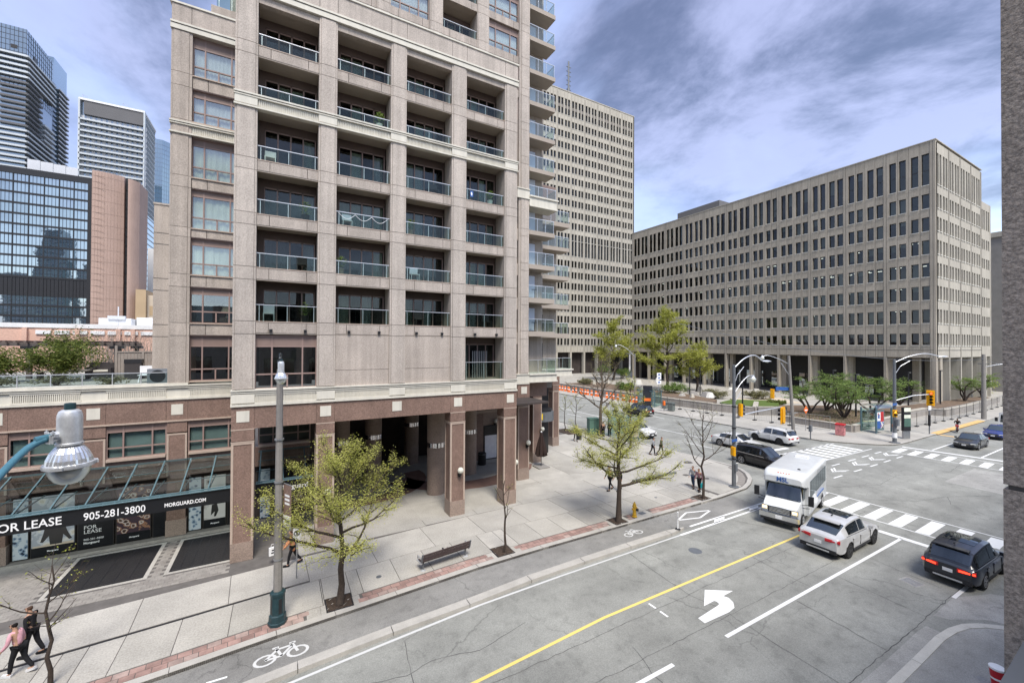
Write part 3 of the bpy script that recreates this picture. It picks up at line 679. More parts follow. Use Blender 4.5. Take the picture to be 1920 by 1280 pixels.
# far pavements across the side street
far_edge = [(x*RS,y*RS) for x, y in ((320,17.6),(130,17.8),(100,17.9),(75,18.0),(66.8,17.97),(61,17.96),(58.1,18.0),(56.9,18.3),(55.6,19.1),(54.3,20.4),(53.1,21.9),(52.4,22.9),(51.7,28),(51.6,46),(53.2,74),(54.5,100),(55.5,150))]
fsw = struct(MB().prism(far_edge + [(320,150)], -.34, -.002).build('far_sidewalk', 'sidewalk')); fsw['label'] = 'pale pavement on the far side of the side street'
fr = resample(far_edge[2:-2], 3.2)
for a, b in zip(fr, fr[1:]):
    t = Vector(b)-Vector(a); t.normalize(); n = Vector((t.y, -t.x)); a2 = Vector(a)+t*.012; b2 = Vector(b)-t*.012
    MB().prism([tuple(a2+n*.24), tuple(b2+n*.24), tuple(b2), tuple(a2)], -.3, .006).build('kerb_stone', 'kerb', fsw)
for x, y, w, d in ((54.6,30.2,2.6,3.0),(54.6,33.4,2.6,3.0),(54.6,36.6,2.6,3.0),(54.9,26.9,2.4,3.0),(57.4,30.2,2.6,3.0),(57.4,33.4,2.6,3.0),(57.4,26.9,2.6,3.0),(57.4,23.4,2.6,3.0),(60.2,19.3,3,2.2),(63.4,19.3,3,2.2),(66.6,19.3,3,2.2),(69.8,19.3,3,2.2),(73,19.3,3,2.2),(54.8,40,2.6,3),(54.8,43.2,2.6,3),(54.8,46.4,2.6,3),(57.5,40,2.6,3),(57.5,43.2,2.6,3)):
    MB().box(x,x+w,y,y+d,-.05,random.choice((.004,.006))).build('paving_slab', random.choice(('sidewalk','sidewalk_b','sidewalk_c')), fsw)
MB().box(69.4,88,18.05,18.75,-.05,.008).build('tactile_strip', 'tactile_yellow', fsw)
MB().quad((69.6,16.7,RZ+.006),(70.2,16.7,RZ+.006),(70.2,18.0,RZ+.006),(69.6,18.0,RZ+.006)).build('road_marking', 'tactile_yellow', road)
# worn oval patches of lighter mortar on the plaza, as stains with their own outline
def blob(cx, cy, rx, ry, mat, seed, z=.005):
    rnd = random.Random(seed); ph = [rnd.uniform(0,6.28) for _ in range(4)]
    pts = []
    for k in range(36):
        a = 2*pi*k/36; r = 1+.10*sin(2*a+ph[0])+.07*sin(3*a+ph[1])+.03*sin(7*a+ph[2]); pts.append((cx+rx*r*cos(a), cy+ry*r*sin(a)))
    MB().quad(*[(x,y,z) for x, y in pts]).build('paving_patch', mat, sw)
blob(16.6,25.2,1.35,1.05,'sidewalk_b',1); blob(20.6,26.2,1.0,.8,'sidewalk_b',2); blob(27.9,30.5,1.6,1.2,'sidewalk_b',5)
for x, y, r in ((28.9,22.3,.3),(29.6,20.9,.26),(32.2,24.6,.5)): blob(x,y,r,r*.7,'joint',int(x*10))
# ------------------------------------------------------------------ apartment building
pm('blind_grey', (.34, .38, .37), .8, .12, 1.5)
AP = thing('apartment_building', 'tan precast apartment building with deep balconies over a brown granite arcade', 'building', (6, 27, 0))
def part(name, mb, mat, par=AP, smooth=None, **k): return mb.build(name, mat, par, smooth=smooth, world=True, **k)
def bx(x0,x1,y0,y1,z0,z1): return MB().box(x0,x1,y0,y1,z0,z1)
YF = 23.8
COLS = [(-1.99,-1.05),(1.70,2.59),(5.44,6.33),(9.14,10.11),(12.85,13.80)]
BAYS = [(-1.05,1.70),(2.59,5.44),(6.33,9.14),(10.11,12.85)]
SLABS = [(10.99,11.62),(13.66,14.29),(16.35,16.95),(19.06,19.64),(22.09,22.78),(24.75,25.33)]
RAILS = [12.47,15.03,17.70,20.37,23.35,25.96]
GAP = .012
# column panels between joints, chamfered edge strip each side
jz = [8.29]
for a, b in SLABS: jz += [a, b]
jz += [27.80]
for ci, (a, b) in enumerate(COLS):
    for z0, z1 in zip(jz, jz[1:]):
        if (z0, z1) == SLABS[4]: continue
        m = MB(); e = .10
        m.box(a+e, b-e, YF, YF+.5, z0+GAP, z1-GAP); m.box(a, a+e-.012, YF+.035, YF+.5, z0+GAP, z1-GAP); m.box(b-e+.012, b, YF+.035, YF+.5, z0+GAP, z1-GAP)
        part('column_panel', m, 'precast')
    part('column_core', bx(a+.02, b-.02, YF+.08, YF+1.35, 8.2, 27.8), 'precast')
    # cream band block, granite head with inset square
    part('band_block', bx(a-.005, b+.005, YF-.03, YF+.5, 22.22, 22.62), 'cream')
    part('band_block', bx(a-.005, b+.005, YF-.03, YF+.45, 7.62, 8.06), 'cream')
    part('inset_square', bx((a+b)/2-.265, (a+b)/2+.265, YF-.025, YF+.1, 6.71, 7.25), 'cream')
# spandrels (three panels a bay), soffit slab, rail
def railing(x0, x1, y, z0, z1, par=AP, n=3, depth=None, posts=True):
    r = bx(x0, x1, y-.02, y+.02, z1-.032, z1).build('railing', 'alu', par, world=True)
    w = (x1-x0)/n
    cuts = [x0+.02, x0+.14, (x0+x1)/2, x1-.14, x1-.02] if n == 3 else [lerp(x0+.02, x1-.02, k/n) for k in range(n+1)]
    for c0, c1 in zip(cuts, cuts[1:]):
        bx(c0+.008, c1-.008, y-.006, y+.006, z0+.03, z1-.05).build('glass_pane', 'glass_rail', r, world=True)
    if posts:
        for c in cuts[1:-1]: bx(c-.018, c+.018, y+.012, y+.045, z0, z1-.045).build('post', 'alu', r, world=True)
    return r
BW = 25.22       # balcony back wall
rnd = random.Random(11)
def back_wall(x0, x1, z0, z1, yb, lit=None):
    """recessed wall with header band, four glazed leaves in mauve frames, dim room behind"""
    part('header', bx(x0, x1, yb, yb+.2, z1-.42, z1), 'backwall')
    w = MB(); w.box(x0, x0+.28, yb, yb+.2, z0, z1-.42)
    part('back_wall', w, 'backwall')
    f = MB(); xs_ = [lerp(x0+.28, x1-.06, k/4) for k in range(5)]
    for x in xs_: f.box(x-.035, x+.035, yb+.03, yb+.11, z0, z1-.42)
    f.box(xs_[0], xs_[-1], yb+.03, yb+.11, z1-.49, z1-.42); f.box(xs_[0], xs_[-1], yb+.03, yb+.11, z0, z0+.08)
    fr = part('sliding_door', f, 'mauve_frame')
    for k in range(4):
        bx(xs_[k]+.035, xs_[k+1]-.035, yb+.06, yb+.07, z0+.08, z1-.49).build('pane', 'glass_door', fr, world=True)
    for k in range(4):
        if rnd.random() < .55:
            drape(xs_[k]+.04, xs_[k+1]-.04, yb+.28, z0+.05, z1-.5, fr, rnd.choice(('drape','drape_white','interior_wall')))
def drape(x0, x1, y, z0, z1, par, mat='drape', slat=False):
    m = MB(); n = max(6, int((x1-x0)/(.09)))
    ph = random.uniform(0, 6)
    P = [(lerp(x0,x1,k/n), y+(.028*sin(k*1.9+ph)+.015*sin(k*.7+ph) if not slat else .03*(k%2))) for k in range(n+1)]
    for a, b in zip(P, P[1:]): m.quad((a[0],a[1],z0),(b[0],b[1],z0),(b[0],b[1],z1),(a[0],a[1],z1))
    m.build('curtain', mat, par, world=True)
for bi, (a, b) in enumerate(BAYS):
    for si, (z0, z1) in enumerate(SLABS):
        if si != 4:
            for u, v in ((0,.2),(.2,.815),(.815,1)):
                part('spandrel_panel', bx(lerp(a,b,u)+GAP, lerp(a,b,v)-GAP, YF+.10, YF+.24, z0+.06, z1-.03), 'precast_bay')
            part('sill', bx(a, b, YF+.08, YF+.26, z1-.028, z1+.012), 'granite_trim')
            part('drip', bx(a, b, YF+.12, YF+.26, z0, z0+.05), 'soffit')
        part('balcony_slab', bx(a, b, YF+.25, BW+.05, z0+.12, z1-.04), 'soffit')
        top = SLABS[si+1][0]+.12 if si < 5 else 27.6
        railing(a+.01, b-.01, YF+.17, z1+.01, RAILS[si])
        back_wall(a, b, z1-.04, top, BW)
    part('lintel', bx(a, b, YF+.10, YF+.40, 27.45, 27.80), 'precast_bay')
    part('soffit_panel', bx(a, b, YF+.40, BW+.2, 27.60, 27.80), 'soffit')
    for t in (.24, .80):
        f = bx(lerp(a,b,t)-.07, lerp(a,b,t)+.07, YF-.02, YF+.10, 11.10, 11.24); part('floodlight', f, 'black_plastic')
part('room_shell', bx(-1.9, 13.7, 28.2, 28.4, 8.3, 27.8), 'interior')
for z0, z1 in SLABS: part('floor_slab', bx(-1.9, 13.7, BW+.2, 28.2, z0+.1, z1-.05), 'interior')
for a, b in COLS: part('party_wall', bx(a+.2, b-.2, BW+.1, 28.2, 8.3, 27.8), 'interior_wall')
# a few of the rooms are lit, one balcony carries a light string and a purple flag
for x, z in ((3.35,12.95),(4.75,13.0)): part('ceiling_lamp', MB().lathe([(.0,-.05),(.07,0),(.0,.05)], (x, 26.3, z), 10), 'lamp_glow')
m = MB()
for k in range(3):
    c0, c1 = lerp(2.7,5.3,k/3), lerp(2.7,5.3,(k+1)/3); pts = [(lerp(c0,c1,t/8), YF+.14, 17.62-.28*sin(pi*t/8)) for t in range(9)]; m.tube(pts, .012, 5)
part('cable', m, 'letter_white')
fl = MB().box(10.42,10.62,YF+.12,YF+.14,19.88,20.25); part('flag', fl, 'sign_blue')
part('flag_emblem', MB().quad((10.47,YF+.115,20.02),(10.53,YF+.115,19.93),(10.57,YF+.115,20.06),(10.53,YF+.115,20.19),(10.46,YF+.115,20.15)), 'letter_white')
# balcony clutter behind the glass
CHL = {0:'left',1:'second',2:'third',3:'right'}; FLN = ['lowest balcony row','second balcony row from the bottom','third balcony row from the bottom','fourth balcony row from the bottom']
for k_, (bay, z, f_, dx, m_) in enumerate(((0,19.66,3,.3,'white_paint'),(2,14.31,1,.5,'alu'),(3,11.64,0,1.6,'black_plastic'),(1,16.97,2,.4,'alu'),(0,14.31,1,1.8,'wicker'),(0,11.64,0,.3,'alu'),(2,19.66,3,1.7,'black_plastic'),(2,11.64,0,.8,'wicker'))):
    x = BAYS[bay][0]+dx; o = thing('balcony_chair', '%s chair behind the glass in the %s bay, %s' % ({'white_paint':'white','alu':'pale grey','black_plastic':'black','wicker':'dark woven'}[m_], CHL[bay], FLN[f_]), 'chair', (x, YF+.6, z), group='chairs on the balconies')
    MB().box(0,.5,0,.45,.40,.45).build('seat',m_,o); MB().box(0,.5,.40,.45,.45,.85).build('backrest',m_,o)
    for ax in (0,.46):
        for ay in (0,.41): MB().box(ax,ax+.04,ay,ay+.04,0,.4).build('leg',m_,o)
for k_, (bay, z, dx, lb_) in enumerate(((1,14.31,.3,'third bay, lower'),(3,19.66,1.9,'right bay, upper'),(0,16.97,2.2,'left bay, middle'),(2,16.97,.4,'third bay, middle'),(1,22.8,2.3,'second bay, above the cream band'),(0,11.64,2.2,'left bay, lowest'))):
    o = thing('potted_plant', 'potted green plant behind the balcony glass, %s' % ('second bay, second row' if k_ == 0 else lb_), 'plant', (BAYS[bay][0]+dx, YF+.55, z), group='potted plants on the balconies'); MB().lathe([(.14,0),(.19,.36),(.17,.37),(0,.34)],(0,0,0),12).build('pot',('granite_pale','white_paint','black_plastic')[k_%3],o,smooth=40); m = MB(); rq = random.Random(k_)
    for i in range(70):
        a_ = rq.uniform(0,6.28); r_ = rq.uniform(0,.28); p = Vector((r_*cos(a_),r_*sin(a_),.4+rq.uniform(0,.7)*(1-r_))); u_ = Vector((cos(a_),sin(a_),rq.uniform(-.2,.8))).normalized()*.10; w_ = Vector((-sin(a_),cos(a_),0))*.035; m.quad(p-u_,p-w_,p+u_,p+w_)
    m.build('foliage','leaf_mid',o,kind='stuff')
# cream bands
def band(x0, x1, yf, zb, fl, par=AP, fluted=True, sc=1.0):
    """double moulding with recessed fluted panels; fl = list of (x0,x1) fluted stretches"""
    part('moulding', bx(x0, x1, yf-.10, yf+.4, zb+.74, zb+.80), 'cream'); part('moulding', bx(x0, x1, yf-.06, yf+.4, zb+.64, zb+.70), 'cream')
    part('band_core', bx(x0, x1, yf+.04, yf+.4, zb+.02, zb+.78), 'cream'); part('moulding', bx(x0, x1, yf-.08, yf+.4, zb, zb+.10), 'cream')
    m = MB()
    for a, b in fl:
        x = a+.05
        while x < b-.05: m.box(x, x+.034, yf-.01, yf+.05, zb+.19, zb+.53); x += .072
        m.box(a, b, yf-.02, yf+.05, zb+.54, zb+.63); m.box(a, b, yf-.02, yf+.05, zb+.11, zb+.18)
    if fl: part('fluting', m, 'cream', kind='stuff')
band(-2.03, 13.84, YF, 7.46, BAYS); 
def band2(x0, x1, yf, fl):
    part('moulding', bx(x0, x1, yf-.09, yf+.25, 22.70, 22.78), 'cream'); part('moulding', bx(x0, x1, yf-.06, yf+.25, 22.60, 22.66), 'cream'); part('moulding', bx(x0, x1, yf-.07, yf+.25, 22.09, 22.17), 'cream')
    m = MB()
    for a, b in fl:
        x = a+.05
        while x < b-.05: m.box(x, x+.04, yf+.02, yf+.10, 22.22, 22.56); x += .085
        m.box(a, b, yf+.08, yf+.22, 22.17, 22.60)
    part('fluting', m, 'cream', kind='stuff')
band2(-2.03, 13.84, YF, BAYS)
# top of the podium: cornice mouldings and panelled parapet
for x0, x1, yf in ((-2.03, 13.84, YF), (-5.35, -2.03, 28.7)):
    part('moulding', bx(x0, x1, yf-.05, yf+.4, 27.82, 28.08), 'cream'); part('moulding', bx(x0, x1, yf-.09, yf+.4, 28.12, 28.22), 'cream')
    part('coping', bx(x0-.03, x1+.03, yf-.06, yf+.45, 29.24, 29.34), 'cream')
ex = [-2.0,-1.05,1.70,2.59,5.44,6.33,9.14,10.11,12.85,13.80]
for a, b in zip(ex, ex[1:]): part('parapet_panel', bx(a+GAP, b-GAP, YF, YF+.35, 28.23, 29.24), 'precast')
for a, b in ((-5.31,-4.42),(-4.42,-2.0)): part('parapet_panel', bx(a+GAP, b-GAP, 28.7, 29.05, 28.23, 29.24), 'precast_bay')
part('roof', bx(-2.0, 13.8, 24.2, 40, 28.0, 28.2), 'roof_grey'); part('roof', bx(-5.3, -2.0, 29.05, 40, 28.0, 28.2), 'roof_grey')
# lowest storey: solid panels, one window, one deep opening
for a, b in BAYS[1:3]:
    part('wall_panel', bx(a+GAP, b-GAP, YF+.10, YF+.35, 9.12, 10.98), 'precast_bay'); part('wall_panel', bx(a+GAP, b-GAP, YF+.10, YF+.35, 8.26, 9.10), 'precast_bay')
def window(x0, x1, z0, z1, y, mull=(.27,.78), tr=.25, low=.6, drapes=None, transom='mauve', small=True, par=AP, depth=.10, glassm='glass_apartment', blind=None):
    f = MB(); w = .035
    X = [x0] + [lerp(x0,x1,t) for t in mull] + [x1]
    for x in X: f.box(x-w, x+w, y-.02, y+.08, z0, z1)
    zt = z1-tr
    for z in (z0+.02, z0+low, zt, z1-.02): f.box(x0, x1, y-.015, y+.075, z-w, z+w)
    if small and len(X) > 2:
        c = (X[1]+X[2])/2; f.box(c-w, c+w, y-.015, y+.075, z0, z0+low)
    fr = part('window', f, 'mauve_frame', par)
    for a, b in zip(X, X[1:]):
        if tr > .1: bx(a+w, b-w, y+.0, y+.06, zt+w, z1-w*1.5).build('transom_panel', transom, fr, world=True)
        bx(a+w, b-w, y+.03, y+.04, z0+low+w, zt-w).build('pane', glassm, fr, world=True)
        if small and a == X[1]:
            c = (X[1]+X[2])/2; bx(a+w, c-w, y+.03, y+.04, z0+w, z0+low-w).build('pane', glassm, fr, world=True); bx(c+w, b-w, y+.03, y+.04, z0+w, z0+low-w).build('pane', glassm, fr, world=True)
        else: bx(a+w, b-w, y+.03, y+.04, z0+w, z0+low-w).build('pane', glassm, fr, world=True)
    if drapes: drape(x0+.05, x1-.05, y+.15, z0+.05, zt, fr, drapes, slat=(drapes == 'drape_white'))
    return fr
window(-1.05, 1.70, 8.26, 10.94, YF+.30, (.26,.76), .56, .72)
part('sill', bx(-1.05, 1.70, YF+.05, YF+.35, 8.2, 8.28), 'cream')
part('room_shell', bx(-1.0, 1.65, 26.6, 26.8, 8.2, 10.9), 'interior_wall')
a, b = BAYS[3]
railing(a+.01, b-.01, YF+.2, 8.3, 9.42); back_wall(a, b, 8.26, 10.99, BW); part('balcony_slab', bx(a, b, YF+.1, BW, 8.1, 8.28), 'soffit')
m = MB()
for k in range(9): m.box(lerp(a,b,.5)+k*.13-.3, lerp(a,b,.5)+k*.13-.27, 25.15, 25.19, 8.3, 10.1)
part('security_grille', m, 'alu')
# granite beam and pillars
gx_ = [-2.0,-1.05,1.70,2.59,9.14,10.11,12.85,13.82]
for a, b in zip(gx_, gx_[1:]): part('granite_panel', bx(a+.006, b-.006, YF, YF+.95, 6.37, 7.44), 'granite')
part('beam_core', bx(-1.98, 13.78, YF+.05, YF+.9, 6.40, 7.6), 'granite')
def pillar(x0, x1, y0, y1, ztop, hd=.55):
    p = part('pillar', bx(x0+.03, x1-.03, y0+.03, y1-.03, .0, ztop-.04), 'granite')
    bx(x0, x1, y0, y1, 0, .90).build('plinth', 'granite_pale', p, world=True)
    bx(x0, x1, y0, y1, ztop-hd-.02, ztop-.06).build('head_block', 'granite', p, world=True)
    for z in (ztop-.05, ztop-hd-.10): bx(x0-.012, x1+.012, y0-.012, y1+.012, z, z+.05).build('trim', 'granite_trim', p, world=True)
    t = .10; m = MB(); za, zb = .91, ztop-hd-.11
    for xa in (x0, x1-t):
        m.box(xa, xa+t, y0-.004, y0+t, za, zb); m.box(xa, xa+t, y1-t, y1+.004, za, zb)
    m.box(x0+t, x1-t, y0-.002, y0+.05, zb-.09, zb); m.box(x0-.002, x0+.05, y0+t, y1-t, zb-.09, zb); m.box(x1-.05, x1+.002, y0+t, y1-t, zb-.09, zb)
    m.build('edge_trim', 'granite_trim', p, world=True)
    return p
for a, b in (COLS[0], COLS[1], COLS[3], COLS[4]): pillar(a, b, YF, YF+.95, 6.37)
# arcade: ceiling, round columns with bright bands, back walls
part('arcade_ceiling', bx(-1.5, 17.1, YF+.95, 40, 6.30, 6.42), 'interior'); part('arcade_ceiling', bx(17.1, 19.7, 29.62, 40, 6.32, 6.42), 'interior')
def round_col(x, y, r=.62, zb=3.3):
    c = part('round_column', MB().lathe([(r,0),(r,6.3)], (x,y,0), 28), 'granite_pale', smooth=40)
    MB().lathe([(r+.012,zb),(r+.012,zb+.32)], (x,y,0), 28).build('metal_band', 'chrome', c, smooth=40, world=True)
for x, y in ((9.75,28.2),(6.35,32.9),(10.3,36.4),(13.6,31.2),(3.9,32.0)): round_col(x, y)
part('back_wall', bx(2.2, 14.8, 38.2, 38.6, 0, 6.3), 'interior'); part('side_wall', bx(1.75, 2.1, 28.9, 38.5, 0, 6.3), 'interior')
bw = part('shop_wall', bx(14.6, 20.4, 34.2, 34.6, 0, 6.3), 'granite_pale')
for x0, x1, m_ in ((14.6,16.3,'granite'),(17.9,18.4,'granite'),): bx(x0,x1,34.12,34.2,0,4.2).build('wall_panel', m_, bw, world=True)
bx(14.6,20.4,34.10,34.2,4.3,4.5).build('trim','granite_trim',bw,world=True)
d = bx(16.35,17.75,34.1,34.22,0,3.1).build('shop_door','black_metal',bw,world=True); bx(16.45,17.65,34.07,34.1,.1,2.2).build('pane','drape_white',d,world=True); bx(16.45,17.65,34.07,34.1,2.3,3.0).build('louvre','frame_dark',d,world=True)
d = bx(18.5,19.8,34.1,34.22,0,3.3).build('shop_window','black_metal',bw,world=True); bx(18.6,19.7,34.07,34.1,.1,3.2).build('pane','glass_black',d,world=True); bx(18.75,19.5,34.05,34.07,.5,2.2).build('poster','tan_pale',d,world=True)
# red-brown paving swirl under the arcade
m = MB(); P = []
for k in range(13): a_ = radians(200+k*11); P.append((13.6+6.8*cos(a_), 34.0+6.4*sin(a_)))
for k in range(13): a_ = radians(332-k*11); P.append((13.6+5.0*cos(a_), 34.0+4.6*sin(a_)))
for i in range(12):
    q = [P[i], P[i+1], P[24-i], P[25-i]] if 25-i < 26 else None
    if q: m.quad(*[(x,y,.004) for x, y in q])
part('paving_band', m, 'plaza_red'); part('arcade_floor', bx(2.1, 14.6, 24.2, 38.2, -.10, -.0015), 'sidewalk_c')
m = MB()
for k in range(14): a_ = radians(190+k*13); b_ = radians(190+(k+1)*13); m.quad(*[(5.0+r*cos(t), 33.0+r*.9*sin(t), .004) for r, t in ((5.4,a_),(5.4,b_),(3.9,b_),(3.9,a_))])
part('paving_band', m, 'plaza_red')
# ------- set-back corner with piers, balconies to the side street
YS = 27.6
part('pier_core', bx(16.16, 17.10, YS+.06, YS+1.2, 7.5, 41), 'precast')
zz = [8.3, 10.99, 11.62, 13.66, 14.29, 16.35, 16.95, 19.06, 19.64, 22.0] 
zz2 = [22.75, 24.75, 25.33, 27.4, 28.0, 30.1, 30.7, 32.5, 33.1, 35.15, 35.75, 37.8, 38.4, 40.5]
for z0, z1 in list(zip(zz, zz[1:])) + list(zip(zz2, zz2[1:])):
    m = MB().box(16.36, 17.02, YS, YS+.3, z0+GAP, z1-GAP); m.box(16.30, 16.35, YS+.035, YS+.3, z0+GAP, z1-GAP); m.box(17.03, 17.10, YS+.035, YS+.3, z0+GAP, z1-GAP)
    part('column_panel', m, 'precast')
part('wall', bx(13.4, 15.96, YS+.3, YS+.6, 6.4, 29.3), 'precast_bay')
for z0, z1 in zip(zz[0::2], [10.6,13.3,15.95,18.7,21.8]):
    w_ = part('slot_window', MB().box(15.98,16.28,YS+.25,YS+.30,z0+.3,z1), 'mauve_frame')
    bx(16.02,16.25,YS+.235,YS+.25,z0+.4,z0+1.0).build('pane','glass_black',w_,world=True); bx(16.02,16.25,YS+.235,YS+.25,z0+1.08,z1-.1).build('pane','glass_black',w_,world=True)
    part('spandrel_panel', bx(15.96,16.30,YS+.15,YS+.30,z1,z1+.9), 'precast_bay')
part('slot_wall', bx(15.96,16.3,YS+.3,YS+.5,6.4,29.3), 'precast_bay')
# cream bands round the corner
for zb in (7.46, 22.0):
    part('moulding', bx(15.98, 17.14, YS-.08, YS+.4, zb+.72, zb+.80), 'cream'); part('band_block', bx(16.0, 17.12, YS-.02, YS+.4, zb+.1, zb+.72), 'cream'); part('moulding', bx(15.98, 17.14, YS-.06, YS+.4, zb, zb+.09), 'cream')
part('granite_panel', bx(16.1, 17.2, YS, YS+.95, 6.37, 7.44), 'granite'); part('inset_square', bx(16.42, 16.94, YS-.025, YS+.05, 6.71, 7.25), 'cream')
pillar(16.15, 17.18, YS, YS+.95, 6.37)
part('arcade_beam', bx(17.2, 19.72, 28.9, 29.6, 6.25, 7.46), 'granite')
pillar(19.75, 20.68, 31.1, 32.0, 6.37); part('granite_panel', bx(19.7, 20.75, 31.05, 32.0, 6.38, 7.5), 'granite'); part('inset_square', bx(19.95, 20.48, 31.02, 31.1, 6.71, 7.25), 'cream')
pillar(24.85, 25.65, 35.3, 36.2, 6.37); part('granite_panel', bx(24.8, 25.7, 35.3, 36.2, 6.38, 7.5), 'granite')
# wall faces behind the side balconies
part('wall', bx(17.1, 19.15, 28.95, 29.3, 8.2, 41), 'precast_bay'); part('wall', bx(19.1, 19.5, 29.3, 32.4, 8.2, 41), 'precast')
part('wall', bx(19.4, 23.15, 32.4, 32.8, 7.5, 25.5), 'precast_bay'); part('wall', bx(22.9, 23.2, 32.8, 40, 7.5, 25.5), 'precast_bay'); part('podium', bx(19.4, 23.0, 32.8, 40, 6.42, 7.6), 'roof_grey')
for z in (9.6, 12.3, 15.0, 17.7, 20.4):
    part('wall_recess', bx(21.55,21.62,32.38,32.41,z-1.1,z+1.1), 'joint')
def side_balcony(x0, x1, y0, y1, z0, z1, zr, cream=False, glass_n=3):
    s = part('balcony_slab', bx(x0, x1, y0, y1, z0, z1), 'cream' if cream else 'soffit')
    if cream:
        bx(x0, x1+.12, y0-.10, y1, z1-.10, z1+.02).build('moulding', 'cream', s, world=True); bx(x0, x1+.06, y0-.05, y1, z0-.05, z0+.06).build('moulding', 'cream', s, world=True)
    r = bx(x0, x1-.05, y0+.03, y0+.07, zr-.04, zr).build('railing', 'alu', AP, world=True)
    bx(x1-.09, x1-.05, y0+.07, y1, zr-.04, zr).build('side_rail', 'alu', r, world=True)
    for k in range(glass_n):
        a_, b_ = lerp(x0+.02, x1-.1, k/glass_n), lerp(x0+.02, x1-.1, (k+1)/glass_n)
        bx(a_+.01, b_-.01, y0+.045, y0+.055, z1+.03, zr-.04).build('glass_pane', 'glass_side', r, world=True); bx(b_-.015, b_+.015, y0+.03, y0+.07, z1, zr-.04).build('post', 'alu', r, world=True)
    bx(x1-.075, x1-.065, y0+.08, y1-.02, z1+.03, zr-.04).build('glass_pane', 'glass_side', r, world=True)
    bx(x1-.09, x1-.05, y1-.04, y1, z1, zr).build('post', 'alu', r, world=True)
FL = [(10.99,11.62),(13.66,14.29),(16.35,16.95),(19.06,19.64)]
HI = [(24.3,24.62),(26.95,27.28),(29.6,29.93),(32.14,32.46),(34.75,35.08),(37.25,37.6),(39.9,40.2)]
for z0, z1 in FL: side_balcony(17.1, 19.56, YS, 28.95, z0+.22, z1-.02, z1+.98)
for z0, z1 in HI: side_balcony(17.1, 19.56, YS, 28.95, z0, z1, z1+1.0)
side_balcony(17.1, 19.75, YS-.02, 28.95, 21.55, 22.35, 23.2, True)
side_balcony(17.12, 19.8, YS-.02, 28.95, 7.60, 8.24, 9.35, True)
for z0, z1 in FL: side_balcony(20.6, 23.7, 31.1, 32.4, z0+.22, z1-.02, z1+.98, glass_n=4)
side_balcony(20.6, 23.75, 31.1, 32.4, 21.55, 21.95, 23.0); side_balcony(19.8, 24.0, 31.0, 32.4, 7.7, 8.3, 9.35, True)
part('wall', bx(19.4, 22.9, 32.2, 32.4, 22.4, 25.6), 'mauve')
for z0, z1 in FL + [(21.6,22.3)] + HI[:-1]:      # sliding doors behind the side balconies
    d = part('sliding_door', MB().box(17.16,18.5,28.90,28.95,z1,z1+2.02), 'mauve_frame')
    bx(17.22,17.8,28.88,28.90,z1+.08,z1+1.95).build('pane','glass_black',d,world=True); bx(17.88,18.45,28.88,28.90,z1+.08,z1+1.95).build('pane','sky_panel',d,world=True)  # one leaf in opaque sky colour, the sky's reflection painted on
for z in (11.64, 14.3):
    m = MB().lathe([(.28,.70),(.30,.72),(.02,.73)], (18.0, 28.2, z), 14); m.tube([(18.0,28.2,z),(18.0,28.2,z+.7)], .02, 6); m.lathe([(.18,0),(.18,.02),(.02,.03)], (18.0,28.2,z), 12)
    tag(m.build('balcony_table', 'black_metal'), ('small round dark table on the lowest balcony of the corner stack' if z < 13 else 'small round dark table one balcony higher in the corner stack'), 'table', 'tables on the corner balconies')
# ------- upper tower behind the parapet
UX = [(2.55,3.7),(5.32,6.24),(8.90,9.87),(12.55,13.50)]
zt = [28.2, 29.84, 30.45, 32.47, 33.09, 35.12, 35.74, 37.77, 38.39, 41]
part('tower_core', bx(-1.5, 17.0, 29.3, 40, 28.2, 41), 'interior')
for a, b in UX + [(-1.2,-.3)]:
    part('tower_pier', bx(a+.02, b-.02, YS+.08, 29.3, 28.2, 41), 'precast')
    for z0, z1 in zip(zt, zt[1:]):
        m = MB().box(a+.09, b-.09, YS, YS+.3, z0+GAP, z1-GAP); m.box(a, a+.08, YS+.035, YS+.3, z0+GAP, z1-GAP); m.box(b-.08, b, YS+.035, YS+.3, z0+GAP, z1-GAP); part('column_panel', m, 'precast')
for (a, b, kind) in ((-.3,2.55,'w'),(3.7,5.32,'w'),(6.24,8.90,'w'),(9.87,12.55,'b'),(13.50,16.14,'w')):
    for z0, z1 in ((29.84,30.45),(32.47,33.09),(35.12,35.74),(37.77,38.39)):
        for u, v in ((0,.2),(.2,.815),(.815,1)): part('spandrel_panel', bx(lerp(a,b,u)+GAP, lerp(a,b,v)-GAP, YS+.10, YS+.24, z0+.05, z1-.02), 'precast_bay')
        part('floor_slab', bx(a, b, YS+.24, 29.4, z0+.08, z1-.03), 'soffit')
    for z0, z1 in ((28.2,29.84),(30.45,32.47),(33.09,35.12),(35.74,37.77),(38.39,41)):
        if kind == 'w': window(a, b, z0, z1, YS+.28, (.25,.73), .42, .58, rnd.choice(('drape_white','drape_white','drape')))
        else: railing(a+.01, b-.01, YS+.17, z0, z0+.62 if z0 > 29 else z0+1.0); back_wall(a, b, z0, z1, 29.0)
# little balcony glimpsed behind the left parapet
s = part('balcony_slab', bx(-3.84, -2.0, 31.0, 32, 30.2, 31.35), 'precast_bay'); railing(-3.6, -2.0, 31.1, 31.4, 32.6); part('tower_wall', bx(-2.95, -1.2, 31.8, 40, 28.2, 41), 'precast')
